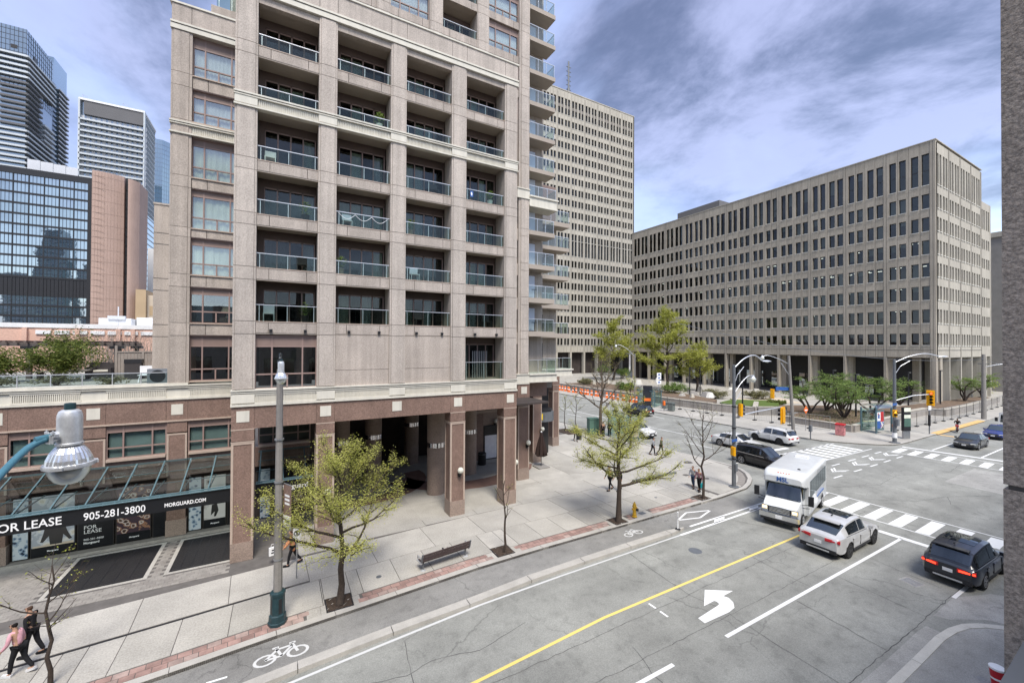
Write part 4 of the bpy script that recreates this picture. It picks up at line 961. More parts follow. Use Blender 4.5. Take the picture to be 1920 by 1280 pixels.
# ------- left wing, set back
YL = 28.7
part('wing_core', bx(-5.25, -4.42, YL+.05, 40, 8.2, 29.2), 'precast'); part('wing_back', bx(-4.5, -1.9, 31.2, 31.4, 8.2, 28), 'interior')
WB = [8.40,11.65,14.35,16.95,19.80,22.90,25.50]; WT = [10.94,13.64,16.41,19.16,22.02,24.76,27.80]
jl = [8.3]
for t, b in zip(WT, WB[1:]): jl += [t, b]
jl.append(27.8)
for z0, z1 in zip(jl, jl[1:]):
    m = MB().box(-5.22, -4.52, YL, YL+.3, z0+GAP, z1-GAP); m.box(-5.31, -5.24, YL+.035, YL+.4, z0+GAP, z1-GAP); m.box(-4.50, -4.38, YL+.035, YL+.4, z0+GAP, z1-GAP); part('column_panel', m, 'precast_bay')
DR = [None, None, 'drape', 'drape', 'drape', 'drape_white', 'drape_white']
for k, (zb, zt_) in enumerate(zip(WB, WT)):
    window(-4.37, -1.95, zb, zt_, YL+.30, (.225,.74), .58 if k in (0,6) else .34, .66, DR[k])
    part('sill', bx(-4.40, -1.95, YL+.05, YL+.32, zb-.05, zb+.01), 'granite_trim')
    if k < 6:
        z1 = WB[k+1]
        if k != 4:
            for u, v in ((0,.30),(.30,1)): part('spandrel_panel', bx(lerp(-4.37,-2,u)+GAP, lerp(-4.37,-2,v)-GAP, YL+.12, YL+.32, zt_+.05, z1-.05), 'precast_bay')
        part('floor_slab', bx(-4.4, -1.9, YL+.32, 31.3, zt_+.05, z1-.05), 'interior')
        part('lintel', bx(-4.37, -1.95, YL+.15, YL+.36, zt_, zt_+.05), 'mauve_frame')
band2(-5.35, -1.95, YL, [(-4.37,-2.0)])
# table lamp and furniture in the second window from the bottom
tl = thing('table_lamp', 'cream shaded table lamp standing behind an apartment window', 'lamp', (-2.75, 29.7, 12.05)); MB().lathe([(.30,.32),(.18,.78)], (0,0,0), 16).build('lamp_shade', 'tan_pale', tl, smooth=40); MB().lathe([(.10,0),(.04,.1),(.03,.32)], (0,0,0), 10).build('lamp_base', 'cream', tl, smooth=40)
o = bx(-3.1,-2.4,29.5,30.0,11.64,12.05).build('side_table', 'wood_grey'); tag(o, 'dark side table carrying the cream lamp in the window', 'table')
# set-back strip further left
part('rear_wing', bx(-6.42, -5.25, 31.0, 40, 8.2, 18.6), 'precast_bay')
for z in (10.9,11.6,13.6,14.3,16.3,16.95): part('joint_line', bx(-6.42,-5.3,30.985,31.0,z,z+.02), 'joint')
part('coping', bx(-6.45, -5.25, 30.96, 40, 18.6, 18.7), 'precast')
# ------- left podium: shop floor, first-floor windows, cream band, terrace on top
part('podium_core', bx(-13.2, -1.9, YL+.45, YL+.6, 3.4, 8.0), 'interior')
P0 = (-13.2, -1.9)
for a, b in ((-13.2,-11.17),(-11.17,-8.68),(-8.68,-7.75),(-7.75,-5.33),(-5.33,-4.40),(-4.40,-1.95)): part('granite_panel', bx(a+.006, b-.006, YL, YL+.4, 6.32, 7.50), 'granite')
band(-13.2, -1.95, YL, 7.44, [(-11.12,-8.68),(-7.75,-5.33),(-4.37,-2.0)])
for a, b in ((-12.0,-11.17),(-8.68,-7.75),(-5.30,-4.42)):
    part('granite_panel', bx(a, b, YL+.01, YL+.4, 5.65, 6.25), 'granite'); part('granite_panel', bx(a+.1, b-.1, YL+.01, YL+.4, 3.3, 5.50), 'granite'); part('edge_trim', MB().box(a,a+.09,YL-.005,YL+.4,3.3,5.58).box(b-.09,b,YL-.005,YL+.4,3.3,5.58).box(a+.09,b-.09,YL-.005,YL+.4,5.50,5.58), 'granite_trim')
    part('inset_square', bx((a+b)/2-.255, (a+b)/2+.255, YL-.02, YL+.1, 6.61, 7.18), 'cream')
for a, b in ((-11.15,-8.72),(-7.73,-5.34),(-4.36,-1.95)):
    window(a, b, 4.5, 6.24, YL+.12, (.27,.76), .36, .55, small=False, glassm='glass_podium'); part('sill', bx(a, b, YL-.02, YL+.2, 4.36, 4.5), 'granite_trim')
    part('blind', bx(a+.05, b-.05, YL+.30, YL+.32, 4.5, 5.95), 'blind_grey')
part('trim', bx(-13.2, -1.95, YL-.05, YL+.1, 6.24, 6.32), 'granite_trim')
part('granite_panel', bx(-13.2, 1.7, YL+.15, YL+.4, 3.2, 4.36), 'granite')
window(-1.04, 1.70, 4.5, 6.24, YL+.12, (.27,.76), .30, .55, small=False, glassm='glass_podium'); part('blind', bx(-1.0, 1.66, YL+.42, YL+.44, 4.4, 6.3), 'interior_wall'); part('sill', bx(-1.04, 1.7, YL-.02, YL+.2, 4.36, 4.5), 'granite_trim')
# terrace
part('terrace_floor', bx(-24, -1.95, YL+.3, 46, 8.14, 8.25), 'sidewalk')
part('coping', bx(-13.2, -4.4, YL-.06, YL+.4, 8.24, 8.34), 'cream')
r = bx(-13.2, -5.35, YL+.12, YL+.16, 8.90, 8.95).build('terrace_railing', 'alu', AP, world=True)
for k in range(8):
    x = -13.2+1.13*k; 
    if x+1.13 > -5.2: break
    bx(x+.02, x+1.11, YL+.135, YL+.145, 8.38, 8.9).build('glass_pane', 'glass_clear', r, world=True); bx(x-.02, x+.02, YL+.12, YL+.16, 8.3, 8.9).build('post', 'alu', r, world=True)
# ------- glazed canopy with black sign board, posters below
CY = 25.75
def canopy(x0, x1, par, rib0, pitch):
    c = part('canopy', MB().box(x0, x1, CY-.05, CY+.03, 3.13, 3.19).box(x0, x1, 28.56, 28.66, 4.10, 4.18).box(x0, x1, CY+.9, CY+.94, 3.47, 3.50).box(x0, x1, CY+1.85, CY+1.89, 3.80, 3.83), 'teal_frame', par)
    x = rib0; xs_ = []
    while x < x1:
        if x > x0: MB().bar((x, CY, 3.16), (x, 28.62, 4.14), .055, .09).build('rib', 'teal_frame', c, world=True); xs_.append(x)
        x += pitch
    ee = [x0] + xs_ + [x1]
    for a, b in zip(ee, ee[1:]):
        if b-a < .1: continue
        for t0, t1 in ((0,.33),(.33,.66),(.66,1)):
            ya, yb = lerp(CY,28.6,t0)+.02, lerp(CY,28.6,t1)-.02; za, zb = 3.22+.98*t0, 3.22+.98*t1
            MB().quad((a+.03,ya,za),(b-.03,ya,za),(b-.03,yb,zb),(a+.03,yb,zb)).build('glass_pane', 'glass_canopy', c, world=True)
    g = MB()
    for x in xs_: g.bar((x,CY,3.1),(x,28.6,3.1),.05,.05)
    g.build('tie', 'teal_frame', c, world=True)
    m = MB(); m.tube([(x0,CY-.12,3.10),(x1,CY-.12,3.10)], .035, 8)
    x = x0
    while x < x1: m.box(x,x+.03,CY-.14,CY+.02,3.06,3.14); x += .4
    m.build('gutter_pipe', 'teal_frame', c, world=True)
    sb = bx(x0, x1, CY-.06, CY+.0, 2.36, 3.05).build('sign_board', 'sign_black', c, world=True)
    return c, sb
c, sb = canopy(-13.4, -1.97, AP, -12.12, 1.13)
def ptext(body, size, x, z, y, par=AP, mat='letter_white', sx=1.0, bold=.0, align='LEFT'):
    text(body, size, mat, par, Vector((x, y, z))-_root_loc(par), sx=sx, bold=bold, align=align)
ptext('FOR LEASE', .50, -8.32, 2.50, CY-.066, c, sx=.90, bold=.005, align='RIGHT'); ptext('905-281-3800', .47, -7.64, 2.51, CY-.066, c, sx=.81, bold=.005); ptext('MORGUARD.COM', .25, -4.80, 2.57, CY-.066, c, sx=.80, bold=.007)
c2, sb2 = canopy(-1.04, 1.69, AP, -.9, 1.13); ptext('Morguard', .36, .02, 2.58, CY-.066, c2, bold=.006)
sf = part('shopfront', bx(-13.4, 1.7, YL+.42, YL+.55, 0, 3.3), 'interior')
for a, b in ((-12.0,-11.17),(-5.32,-4.42)):
    bx(a, b, YL+.02, YL+.42, .0, .85).build('plinth','granite_pale',sf,world=True); bx(a+.04, b-.04, YL+.05, YL+.42, .85, 3.3).build('granite_panel','granite',sf,world=True)
def poster_mat(name, cols, seed, scale=1.6):
    m, nt, b = _new(name); N = nt.nodes.new; L = nt.links.new
    tc = N('ShaderNodeTexCoord'); mp = N('ShaderNodeMapping'); L(tc.outputs['Object'], mp.inputs[0]); mp.inputs[1].default_value = (seed*3.1, 0, seed*1.7)
    v = N('ShaderNodeTexVoronoi'); v.inputs['Scale'].default_value = scale; L(mp.outputs[0], v.inputs['Vector']); n = N('ShaderNodeTexNoise'); n.inputs['Scale'].default_value = scale*1.3; n.inputs['Detail'].default_value = 5; L(mp.outputs[0], n.inputs['Vector'])
    ad = N('ShaderNodeMath'); ad.operation = 'ADD'; L(v.outputs['Distance'], ad.inputs[0]); L(n.outputs[0], ad.inputs[1]); r = N('ShaderNodeValToRGB'); r.color_ramp.interpolation = 'CONSTANT'; e = r.color_ramp.elements
    while len(e) < len(cols): e.new(.5)
    for k, cc in enumerate(cols): e[k].position = .45+.6*k/len(cols) if k else 0; e[k].color = (*cc, 1)
    mul_ = N('ShaderNodeMath'); mul_.operation = 'MULTIPLY'; mul_.inputs[1].default_value = .95; L(ad.outputs[0], mul_.inputs[0]); L(mul_.outputs[0], r.inputs[0]); L(r.outputs[0], b.inputs['Base Color']); b.inputs['Roughness'].default_value = .25
poster_mat('print_city', [(.02,.03,.05),(.10,.16,.24),(.30,.38,.46),(.5,.56,.6)], 1, 5); poster_mat('print_desk', [(.55,.50,.42),(.62,.60,.55),(.50,.52,.55),(.35,.38,.42)], 2, 2.4); poster_mat('print_shop', [(.05,.035,.03),(.14,.08,.06),(.52,.46,.42),(.30,.16,.10),(.06,.04,.05)], 3, 3.4); poster_mat('print_walk', [(.04,.035,.035),(.38,.35,.32),(.52,.50,.48),(.6,.58,.55)], 4, 2.0)
def poster(x0, x1, z0, z1, mat, foot=None, nm='poster'):
    p = bx(x0, x1, YL+.30, YL+.42, z0, z1).build('shop_window', 'frame_dark', sf, world=True)
    def inner(a, b, c_, d, m_, y=.285): bx(a, b, YL+y, YL+.30, c_, d).build(nm, m_, p, world=True)
    if foot: inner(x0+.04, x1-.04, z0+.03, z0+foot, 'sign_black'); inner(x0+.04, x1-.04, z0+foot+.01, z1-.03, mat)
    else: inner(x0+.04, x1-.04, z0+.03, z1-.03, mat)
    return p
poster(-11.10,-10.52,.02,3.0,'print_city'); p1 = poster(-10.48,-8.90,.02,3.0,'print_desk',.46); p2 = poster(-8.84,-7.45,.02,3.0,'sign_black'); p3 = poster(-7.38,-5.96,.02,3.0,'print_shop',.46); p4 = poster(-5.90,-5.34,.02,3.0,'sign_black',.46)
poster(-4.38,-3.76,.02,3.0,'print_city'); p6 = poster(-3.70,-2.62,.02,3.0,'print_walk',.46); poster(-2.56,-1.95,.02,3.0,'sign_black',.46)
yy = YL+.28
ptext('FOR', .26, -8.60, 1.02, yy, p2); ptext('LEASE', .26, -8.60, .80, yy, p2); ptext('905-281-3800', .135, -8.60, .45, yy, p2); ptext('Morguard', .15, -8.60, .27, yy, p2, bold=.004)
for x, p in ((-6.85,p3),(-3.35,p6),(-9.9,p1)): ptext('Morguard', .10, x, .22, yy, p, bold=.003)
# the man in a dark suit on the second poster is flat print
def flat(pts, mat, par, y): MB().quad(*[(x, y, z) for x, z in pts]).build('print_figure', mat, par, world=True)
flat([(-9.95,1.52),(-9.62,1.56),(-9.30,1.5),(-9.18,1.1),(-9.02,.72),(-9.12,.68),(-9.33,.98),(-9.38,.55),(-9.80,.55),(-9.84,.98),(-10.04,.70),(-10.14,.72),(-10.04,1.1)], 'car_darkgrey', p1, YL+.282); flat([(-9.72,1.56),(-9.5,1.56),(-9.47,1.8),(-9.6,1.9),(-9.75,1.8)], 'tan', p1, YL+.281); flat([(-10.40,.48),(-8.96,.48),(-8.96,.60),(-10.40,.56)], 'tan_pale', p1, YL+.2835)
flat([(-3.30,1.30),(-3.05,1.33),(-2.98,.95),(-3.1,.62),(-3.2,.62),(-3.16,.9),(-3.34,.70)], 'frame_dark', p6, YL+.282)
for x0, x1, m_ in ((-.98,-.40,'print_city'),(-.34,.70,'sign_black'),(.76,1.64,'print_shop')): poster(x0, x1, .02, 3.0, m_)
# globe lamps on brackets
def globe_lamp(x, y, z, label, par=AP):
    t = thing('globe_lamp', label, 'lamp', (x, y, z), group='round white lamps on the arcade pillars')
    MB().lathe([(0,-.19),(.10,-.165),(.165,-.095),(.19,0),(.165,.095),(.10,.165),(0,.19)], (0,0,0), 20).build('globe', 'globe_glass', t, smooth=60)
    MB().tube([(0,0,-.17),(0,.02,-.28),(0,.12,-.34),(0,.24,-.34)], [.07,.06,.045,.05], 8).box(-.07,.07,.18,.26,-.46,-.22).build('bracket', 'black_metal', t)
globe_lamp(9.72, YF-.26, 2.82, 'white globe lamp on the granite pillar left of the doorway with a bin'); globe_lamp(16.95, YS-.26, 2.92, 'white globe lamp on the second pillar from the street corner'); globe_lamp(14.05, YF+.5, 2.55, 'white globe lamp just right of the last front pillar'); globe_lamp(17.45, 33.9, 3.5, 'white globe lamp on the wall inside the arcade'); globe_lamp(2.25, YF-.26, 2.75, 'white globe lamp seen through the leafy street tree'); globe_lamp(20.6, 30.85, 3.0, 'white globe lamp above the folded umbrella')
# corner cafe: dark curved awning with yellow star sign
aw = part('awning', MB().prism([(21.0,33.4),(21.0,32.2),(21.6,31.9),(22.4,31.95),(22.9,32.4),(23.0,33.4)], 3.35, 4.25), 'pole_grey')
MB().prism([(21.1,33.4),(21.1,32.3),(21.6,32.0),(22.35,32.05),(22.8,32.5),(22.85,33.4)], 4.25, 4.50).build('roof', 'black_metal', aw, world=True)
st = []
for k in range(14):
    a_ = 2*pi*k/14; rr = .46 if k % 2 == 0 else .27; st.append((21.25+rr*cos(a_)*.95, 32.02-.0+.02*0, 3.85+rr*sin(a_)))
MB().quad(*[(x, y-.02, z) for x, y, z in st]).build('star_sign', 'yellow', aw, world=True)
MB().box(22.93,23.0,32.6,33.0,3.7,4.1).build('logo', 'letter_white', aw, world=True)
part('cafe_wall', bx(20.9, 23.0, 33.4, 33.6, 0, 6.4), 'frame_dark')
for k, z in enumerate((4.7,5.2,5.7)): part('screen', bx(21.1, 21.9, 33.36, 33.4, z, z+.42), ('sky_panel','glass_blue','sky_panel')[k])
part('cafe_window', bx(21.2, 22.0, 33.36, 33.4, .4, 3.2), 'drape_white')
# ------------------------------------------------------------------ stone office slab with colonnade (right)
def stone_facade(par, O, u, nrm, nb, pitch, rows, zsof, ztop, tops=None, base='office_stone', win0=.45, keep=0, glassm='glass_office', zbase=0.0, deep=.42, back=0.0):
    """precast grid: nb bays of four windows; returns window slots sorted by bay"""
    offs_ = [(.47,1.47),(1.88,2.88),(3.58,4.56),(4.97,5.95)]; sc = pitch/6.42
    us, hole = [], []
    for b in range(nb):
        x = b*pitch
        seq = [(0, 'p'), (.40*sc, 'w')]
        for a_, b_ in offs_: seq += [(a_*sc, 'h'), (b_*sc, 'w')]
        us += [x+s for s, _ in seq]; hole += [k for _, k in seq]
        # recessed joint in the middle of the bay and beside the pillar
    us.append(nb*pitch); us.append(nb*pitch+.40*sc); hole.append('p')
    zs, zr = [zsof], []
    rws = sorted(rows)
    for a_, b_ in rws: zs += [a_, b_]; 
    zs.append(ztop)
    zk = []
    for j in range(len(zs)-1): zk.append('row' if j % 2 == 1 else 'sp')
    def D(i, j):
        if hole[i] == 'h' and zk[j] == 'row': return None
        if hole[i] == 'p': return 0.0
        return .05+back
    m = MB().relief(O, u, nrm, us, zs, D, deep)
    part_ = m.build('wall', base, par, world=True)
    slots = []
    for i, k in enumerate(hole):
        if k == 'h':
            for a_, b_ in rws: slots.append((us[i], us[i+1], a_, b_))
    return us, hole, rws, slots
def win_mesh(w, h, glassm, split=False):
    m = MB(); f = .05
    m.cur = 0; m.quad((0,0,0),(w,0,0),(w,0,h),(0,0,h))
    m.cur = 1
    for x0, x1, z0, z1 in ((0,f,0,h),(w-f,w,0,h),(f,w-f,0,f*1.6),(f,w-f,h-f,h)) + (((f,w-f,h*.47,h*.47+.10),) if split else ()): m.box(x0,x1,-.04,.01,z0,z1)
    return m.mesh('window', [glassm, 'frame_dark'])
pm('blind_office', (.42, .41, .36), .9, .35, .12)
OB = thing('office_block', 'long low beige office block of small dark windows above an open colonnade', 'building', (100, 60, 0))
OP = 6.42
rows = [(10.84,12.95),(14.75,17.2),(18.85,21.33),(22.95,25.4),(26.95,29.48),(31.05,33.56),(35.1,37.7),(39.3,44.9)]
us, hole, rws, slots = stone_facade(OB, (100,26.55,0), (0,1,0), (-1,0,0), 11, OP, rows, 8.6, 47.0, back=.06)
slots.sort(key=lambda s: (s[0], -s[3]))
# the front is hung with storey-high precast units, one window each
mods = [(.42,1.65),(1.69,3.20),(3.24,4.74),(4.78,6.40)]; offw = [(.47,1.47),(1.88,2.88),(3.58,4.56),(4.97,5.95)]
fl_ = [8.62] + [r[0]-.62 for r in rws[1:]] + [46.98]
pmesh = {}; prest = MB(); pn = 0
for b_ in range(11):
    for q in range(4):
        for k in range(8):
            z0, z1 = fl_[k]+.012, fl_[k+1]-.012; (u0,u1),(w0,w1) = mods[q], offw[q]; us_ = [0,w0-u0,w1-u0,u1-u0]; zs_ = [0,rws[k][0]-z0,rws[k][1]-z0,z1-z0]
            D = lambda i, j: None if (i == 1 and j == 1) else 0.0
            if pn < 300:
                if (q,k) not in pmesh:
                    mm = MB().relief((0,0,0),(0,1,0),(-1,0,0),us_,zs_,D,.36); L_, h_ = u1-u0, z1-z0
                    mm.quad((0,0,0),(0,0,h_),(.1,0,h_),(.1,0,0)); mm.quad((0,L_,0),(.1,L_,0),(.1,L_,h_),(0,L_,h_)); pmesh[(q,k)] = mm.mesh('wall_panel','office_stone')
                link('wall_panel', pmesh[(q,k)], OB, Vector((100.03,26.55+b_*OP+u0,z0))-OB.location); pn += 1
            else: prest.relief((100.03,26.55+b_*OP+u0,z0),(0,1,0),(-1,0,0),us_,zs_,D,.36)
prest.build('wall_panel_field','office_stone',OB,world=True,kind='stuff')
wm = {}
rest = MB(); silm = MB(); n_ = 0; bl_ = MB(); rb = random.Random(17)
for (a, b, z0, z1) in slots:
    key = (round(b-a,2), round(z1-z0,2))
    if key not in wm: wm[key] = win_mesh(b-a, z1-z0, 'glass_office', z1-z0 > 4)
    if n_ < 296:
        link('window', wm[key], OB, Vector((100.38, 26.55+b, z0))-OB.location, rot=(0,0,-pi/2)); n_ += 1
    else: rest.quad((100.38,26.55+a,z0),(100.38,26.55+a,z1),(100.38,26.55+b,z1),(100.38,26.55+b,z0))
    if rb.random() < .45:
        hh = (z1-z0)*rb.choice((.25,.35,.5,.75,1.0))
        bl_.quad((100.62,26.55+a,z1-hh),(100.62,26.55+a,z1),(100.62,26.55+b,z1),(100.62,26.55+b,z1-hh))
    silm.box(99.93,100.36,26.55+a-.02,26.55+b+.02,z0-.10,z0+.01)
if rest.v: rest.build('window_field', 'glass_office', OB, world=True, kind='stuff')
silm.build('window_sill', 'sill_white', OB, world=True, kind='stuff'); bl_.build('blind', 'blind_office', OB, world=True, kind='stuff')
us2, h2, r2, sl2 = stone_facade(OB, (100.35,26.2,0), (1,0,0), (0,-1,0), 4, 6.32, rows, 8.6, 46.7, base='office_pale')  # brighter light on this side is put into the paler stone colour
rest = MB(); silm = MB()
for (a, b, z0, z1) in sl2: rest.quad((100.35+a,26.6,z0),(100.35+b,26.6,z0),(100.35+b,26.6,z1),(100.35+a,26.6,z1)); silm.box(100.35+a-.02,100.35+b+.02,26.13,26.55,z0-.10,z0+.01)
rest.build('window_field', 'glass_office', OB, world=True, kind='stuff'); silm.build('window_sill', 'sill_white', OB, world=True, kind='stuff')
def pt(name, mb, mat, par, **k): return mb.build(name, mat, par, world=True, **k)
# joints between the precast panels
m = MB()
for b in range(12):
    for o in (-.02,.40): m.box(99.985,100.02,26.55+b*OP+o-.018,26.55+b*OP+o+.018,8.6,47)
    if b < 11:
        for a_, b_ in rws: pass
for k in range(5):
    for o in (-.02,.40): m.box(100.35+k*6.32+o-.018,100.35+k*6.32+o+.018,26.185,26.22,8.6,46.6)
m.box(99.985,100.02,26.5,97.6,9.95,10.0); m.box(100.3,126,26.185,26.22,9.95,10.0)
pt('joint_line', m, 'joint', OB, kind='stuff')
pt('end_wall', MB().box(100.45,122,97.0,97.5,0,46.9), 'interior', OB); pt('corner_pier', MB().box(100.0,100.75,26.2,26.56,0,47.0), 'office_stone', OB); pt('coping', MB().box(99.9,126,26.1,97.7,47.0,47.15), 'office_pale', OB)
pt('roof', MB().box(100.5,125.6,26.8,97.2,46.4,46.9), 'roof_grey', OB); pt('penthouse', MB().box(110,122,73.7,88,46.9,52.6), 'panel_grey', OB)
pt('core', MB().box(103.8,122,31.5,94,8.6,46.3), 'interior', OB); pt('office_ceiling', MB().box(100.5,125.5,26.7,97,8.45,8.6), 'roof_grey', OB)
for k in range(9):
    z = rws[k][0]-.55 if k < 8 else 46.2
    pt('floor_slab', MB().box(100.5,125,26.8,97,z-.3,z), 'interior_wall', OB)
# lit fluorescent strips behind some windows
m = MB(); rnd = random.Random(4)
for a_, b_ in rws[1:5]:
    for y in np.arange(28,96,1.6):
        if rnd.random() < (.42 if y < 60 else .15): m.box(101.3,101.5,y,y+.9,b_-.12,b_-.06); 
for a_, b_ in (rws[3],):
    for y in np.arange(28,60,1.6):
        if rnd.random() < .7: m.box(102.2,102.4,y,y+.9,b_-.2,b_-.14)
pt('ceiling_light', m, 'tube_light', OB, kind='stuff')
for b in range(12):
    y = 26.55+b*OP
    p = pt('pillar', MB().box(100.0,101.1,y,y+.42,0,8.6), 'office_stone', OB)
    MB().box(99.98,100.0,y+.19,y+.23,0,8.6).build('joint_line','joint',p,world=True)
    pt('inner_pillar', MB().box(102.6,103.7,y-.2,y+.7,0,8.6), 'office_stone', OB)
for k in range(1,5):
    x = 100.35+k*6.32; pt('pillar', MB().box(x,x+.45,26.2,27.6,0,8.6), 'office_pale', OB); pt('inner_pillar', MB().box(x-.3,x+.7,30.2,31.2,0,8.6), 'office_stone', OB)
pt('lobby_wall', MB().box(110,121.8,31.3,31.5,0,8.5), 'frame_dark', OB); pt('lobby_wall', MB().box(109.4,110,31.3,97,0,8.5), 'frame_dark', OB); pt('lobby_floor', MB().box(102,109.4,31,97,-.02,.03), 'roof_grey', OB)  # deep shade of the colonnade is put into the dark wall and floor colours
for k in range(9): pt('lobby_glazing', MB().box(109.2,109.4,35+k*6.4,39.6+k*6.4,.3,4.2), 'glass_black', OB)
# ------------------------------------------------------------------ office tower behind
TW = thing('office_tower', 'tall beige office tower with a mast on its roof', 'building', (95, 121, 0))
TY = 121.0; tp = 6.32; x0t = 124.55-12*tp
trows = [(93.0-4.15*k-2.45, 93.0-4.15*k) for k in range(11)] + [(94.8,100.8)] + [(43.4,48.9)] + [(41.6-4.08*k-2.45, 41.6-4.08*k) for k in range(8)]
us, hole, rws, slots = stone_facade(TW, (x0t,TY,0), (1,0,0), (0,-1,0), 12, tp, trows, 8.0, 103.5, base='office_pale', deep=.5)
rest = MB(); silm = MB(); dk = MB()
for (a, b, z0, z1) in slots:
    if x0t+a < 60: continue
    rest.quad((x0t+a,TY+.45,z0),(x0t+b,TY+.45,z0),(x0t+b,TY+.45,z1),(x0t+a,TY+.45,z1)); silm.box(x0t+a,x0t+b,TY-.06,TY+.4,z0-.12,z0)
    if z1-z0 > 5.8: dk.box(x0t+a,x0t+b,TY+.25,TY+.44,z0+2.5,z0+3.6)
rest.build('window_field', 'glass_tower_dark' if False else 'glass_office', TW, world=True, kind='stuff'); silm.build('window_sill', 'sill_white', TW, world=True, kind='stuff'); dk.build('spandrel', 'roof_grey', TW, world=True, kind='stuff')
m = MB()
for b in range(13):
    for o in (0,.40): m.box(x0t+b*tp+o-.03,x0t+b*tp+o+.03,TY-.02,TY+.02,8,103)
    for o in (1.65,3.2,4.7) if b < 12 else (): m.box(x0t+b*tp+o-.02,x0t+b*tp+o+.02,TY+.03,TY+.07,8,103)
pt('joint_line', m, 'joint', TW, kind='stuff')
pt('core', MB().box(x0t,124.6,TY+2.2,TY+28,0,103.2), 'interior', TW); pt('side_wall', MB().box(124.56,124.9,TY,TY+30,8,103.5), 'office_stone', TW); pt('coping', MB().box(x0t,125,TY-.1,TY+30,103.5,103.8), 'office_pale', TW)
pt('penthouse', MB().box(70,112,TY+9,TY+22,103.5,107.5), 'panel_grey', TW)
for z in (8.0,): pt('soffit', MB().box(x0t,124.5,TY+.5,TY+10,7.9,8.0), 'roof_grey', TW)
for b in range(13): pt('pillar', MB().box(x0t+b*tp-.1,x0t+b*tp+.62,TY,TY+1.2,0,8.0), 'office_pale', TW)
for r_ in rws: pass
m = MB().tube([(98.5,TY+9,103),(98.5,TY+9,112)], .55, 6); m.tube([(98.5,TY+9,112),(98.5,TY+9,122.5)], .34, 6)
for z in np.arange(104,122,1.8): m.box(98.5-1.1,98.5+1.1,TY+8.9,TY+9.1,z,z+.22)
pt('mast', m, 'pole_grey', TW)
pt('canopy', MB().box(113,124,TY-6,TY,7.2,7.6), 'sill_white', TW)
AX = thing('office_annex', 'sunlit pale office block standing behind the right end of the long one', 'building', (131, 27, 0))
axr = [(10.8+4.05*k, 12.9+4.05*k) for k in range(6)] + [(35.2,39.4)]
us, hole, rws, slots = stone_facade(AX, (126.6,26.4,0), (1,0,0), (0,-1,0), 1, 6.4, axr, 8.6, 41.0, base='office_pale')
rest = MB()
for (a, b, z0, z1) in slots: rest.quad((126.6+a,26.8,z0),(126.6+b,26.8,z0),(126.6+b,26.8,z1),(126.6+a,26.8,z1))
pt('window_field', rest, 'glass_office', AX, kind='stuff'); pt('core', MB().box(126.7,133.3,27.6,60,0,40.9), 'office_pale', AX)
for k in range(3): pt('pillar', MB().box(126.6+k*3.1,127.1+k*3.1,26.4,27.4,0,8.6), 'office_pale', AX)
FB = thing('stone_building', 'grey stone building with punched windows, just visible past the pale annex', 'building', (160, 25, 0))
pt('wall', MB().box(150,185,23.5,50,0,37), 'granite_grey', FB); pt('cornice', MB().box(149.6,185,23.2,50,37,38.2), 'office_pale', FB)
for k in range(6):
    for j in range(5): pt('window', MB().box(151+j*3.4,152.4+j*3.4,23.4,23.5,4+5.4*k,7.2+5.4*k), 'glass_black', FB)
FG = thing('grey_tower_block', 'low grey roofed building far along the street at the right edge', 'building', (215, 30, 0))
pt('wall', MB().box(195,240,22,60,0,22), 'granite_grey', FG); pt('roof', MB().box(194,241,21,61,22,23), 'roof_grey', FG)
# ------------------------------------------------------------------ left background
BK = thing('black_glass_building', 'black framed mirror glass office building reflecting the clouds', 'building', (-80, 230, 0))
BX1 = -67.0; colw = 4.17; rowh = 4.02; Y = 230.0
pt('core', MB().box(-120, BX1, Y+.3, Y+60, 0, 77), 'frame_dark', BK); pt('fascia', MB().box(-120, BX1, Y-.4, Y+.5, 75.2, 77.6), 'black_metal', BK)
pt('solid_band', MB().box(-120, BX1, Y-.1, Y+.4, 28.6, 35.6), 'black_metal', BK); pt('corner_post', MB().box(BX1-1.2, BX1, Y-.5, Y+.5, 12, 77.3), 'black_metal', BK)
pane = MB().box(.12,colw-.12,0,.1,.75,rowh-.05)
pane_me = pane.mesh('pane', 'glass_black')
zl = [35.6+rowh*k for k in range(10)] + [28.6-rowh*(k+1) for k in range(4)]
for z in zl:
    for k in range(8):
        x = BX1-1.2-colw*(k+1)
        if x > -104: link('pane', pane_me, BK, Vector((x, Y, z))-BK.location, rot=(random.gauss(0,.004),0,random.gauss(0,.006)))
m = MB()
for z in zl: m.box(-120, BX1, Y-.25, Y+.2, z, z+.72)
for k in range(9): m.box(BX1-1.2-colw*k-.12, BX1-1.2-colw*k+.12, Y-.3, Y+.2, 12, 76)
for z in zl:
    for k in range(27): pass
pt('mullion', m, 'black_metal', BK, kind='stuff')
m = MB()
for k in range(33): m.box(BX1-1.2-colw/4*k-.05, BX1-1.2-colw/4*k+.05, Y-.1, Y+.02, 12, 76)
pt('glazing_bar', m, 'black_metal', BK, kind='stuff')
for k in range(4): pt('screen_panel', MB().box(-89.2+3.7*k+.06,-89.2+3.7*(k+1)-.06,240,240.4,77,84.6-.9*k*.25), 'panel_pale', BK)
BT = thing('brick_tower', 'brown brick tower with curved flank and dark vertical slot', 'building', (-59, 225, 0))
def curve_wall(x0, x1, z0, z1, n=14):
    m = MB(); P = [(lerp(x0,x1,k/n), 225+3.0*(k/n)**2*1.0) for k in range(n+1)]
    for a, b in zip(P, P[1:]): m.prism([(a[0],a[1]),(b[0],b[1]),(b[0],240),(a[0],240)], z0, z1)
    return m
wl_ = pt('wall', curve_wall(-65.7,-56.8,0,79.6), 'brick_tower', BT); pt('wall', curve_wall(-54.9,-51.9,0,78.2,6), 'brick_tower', BT)
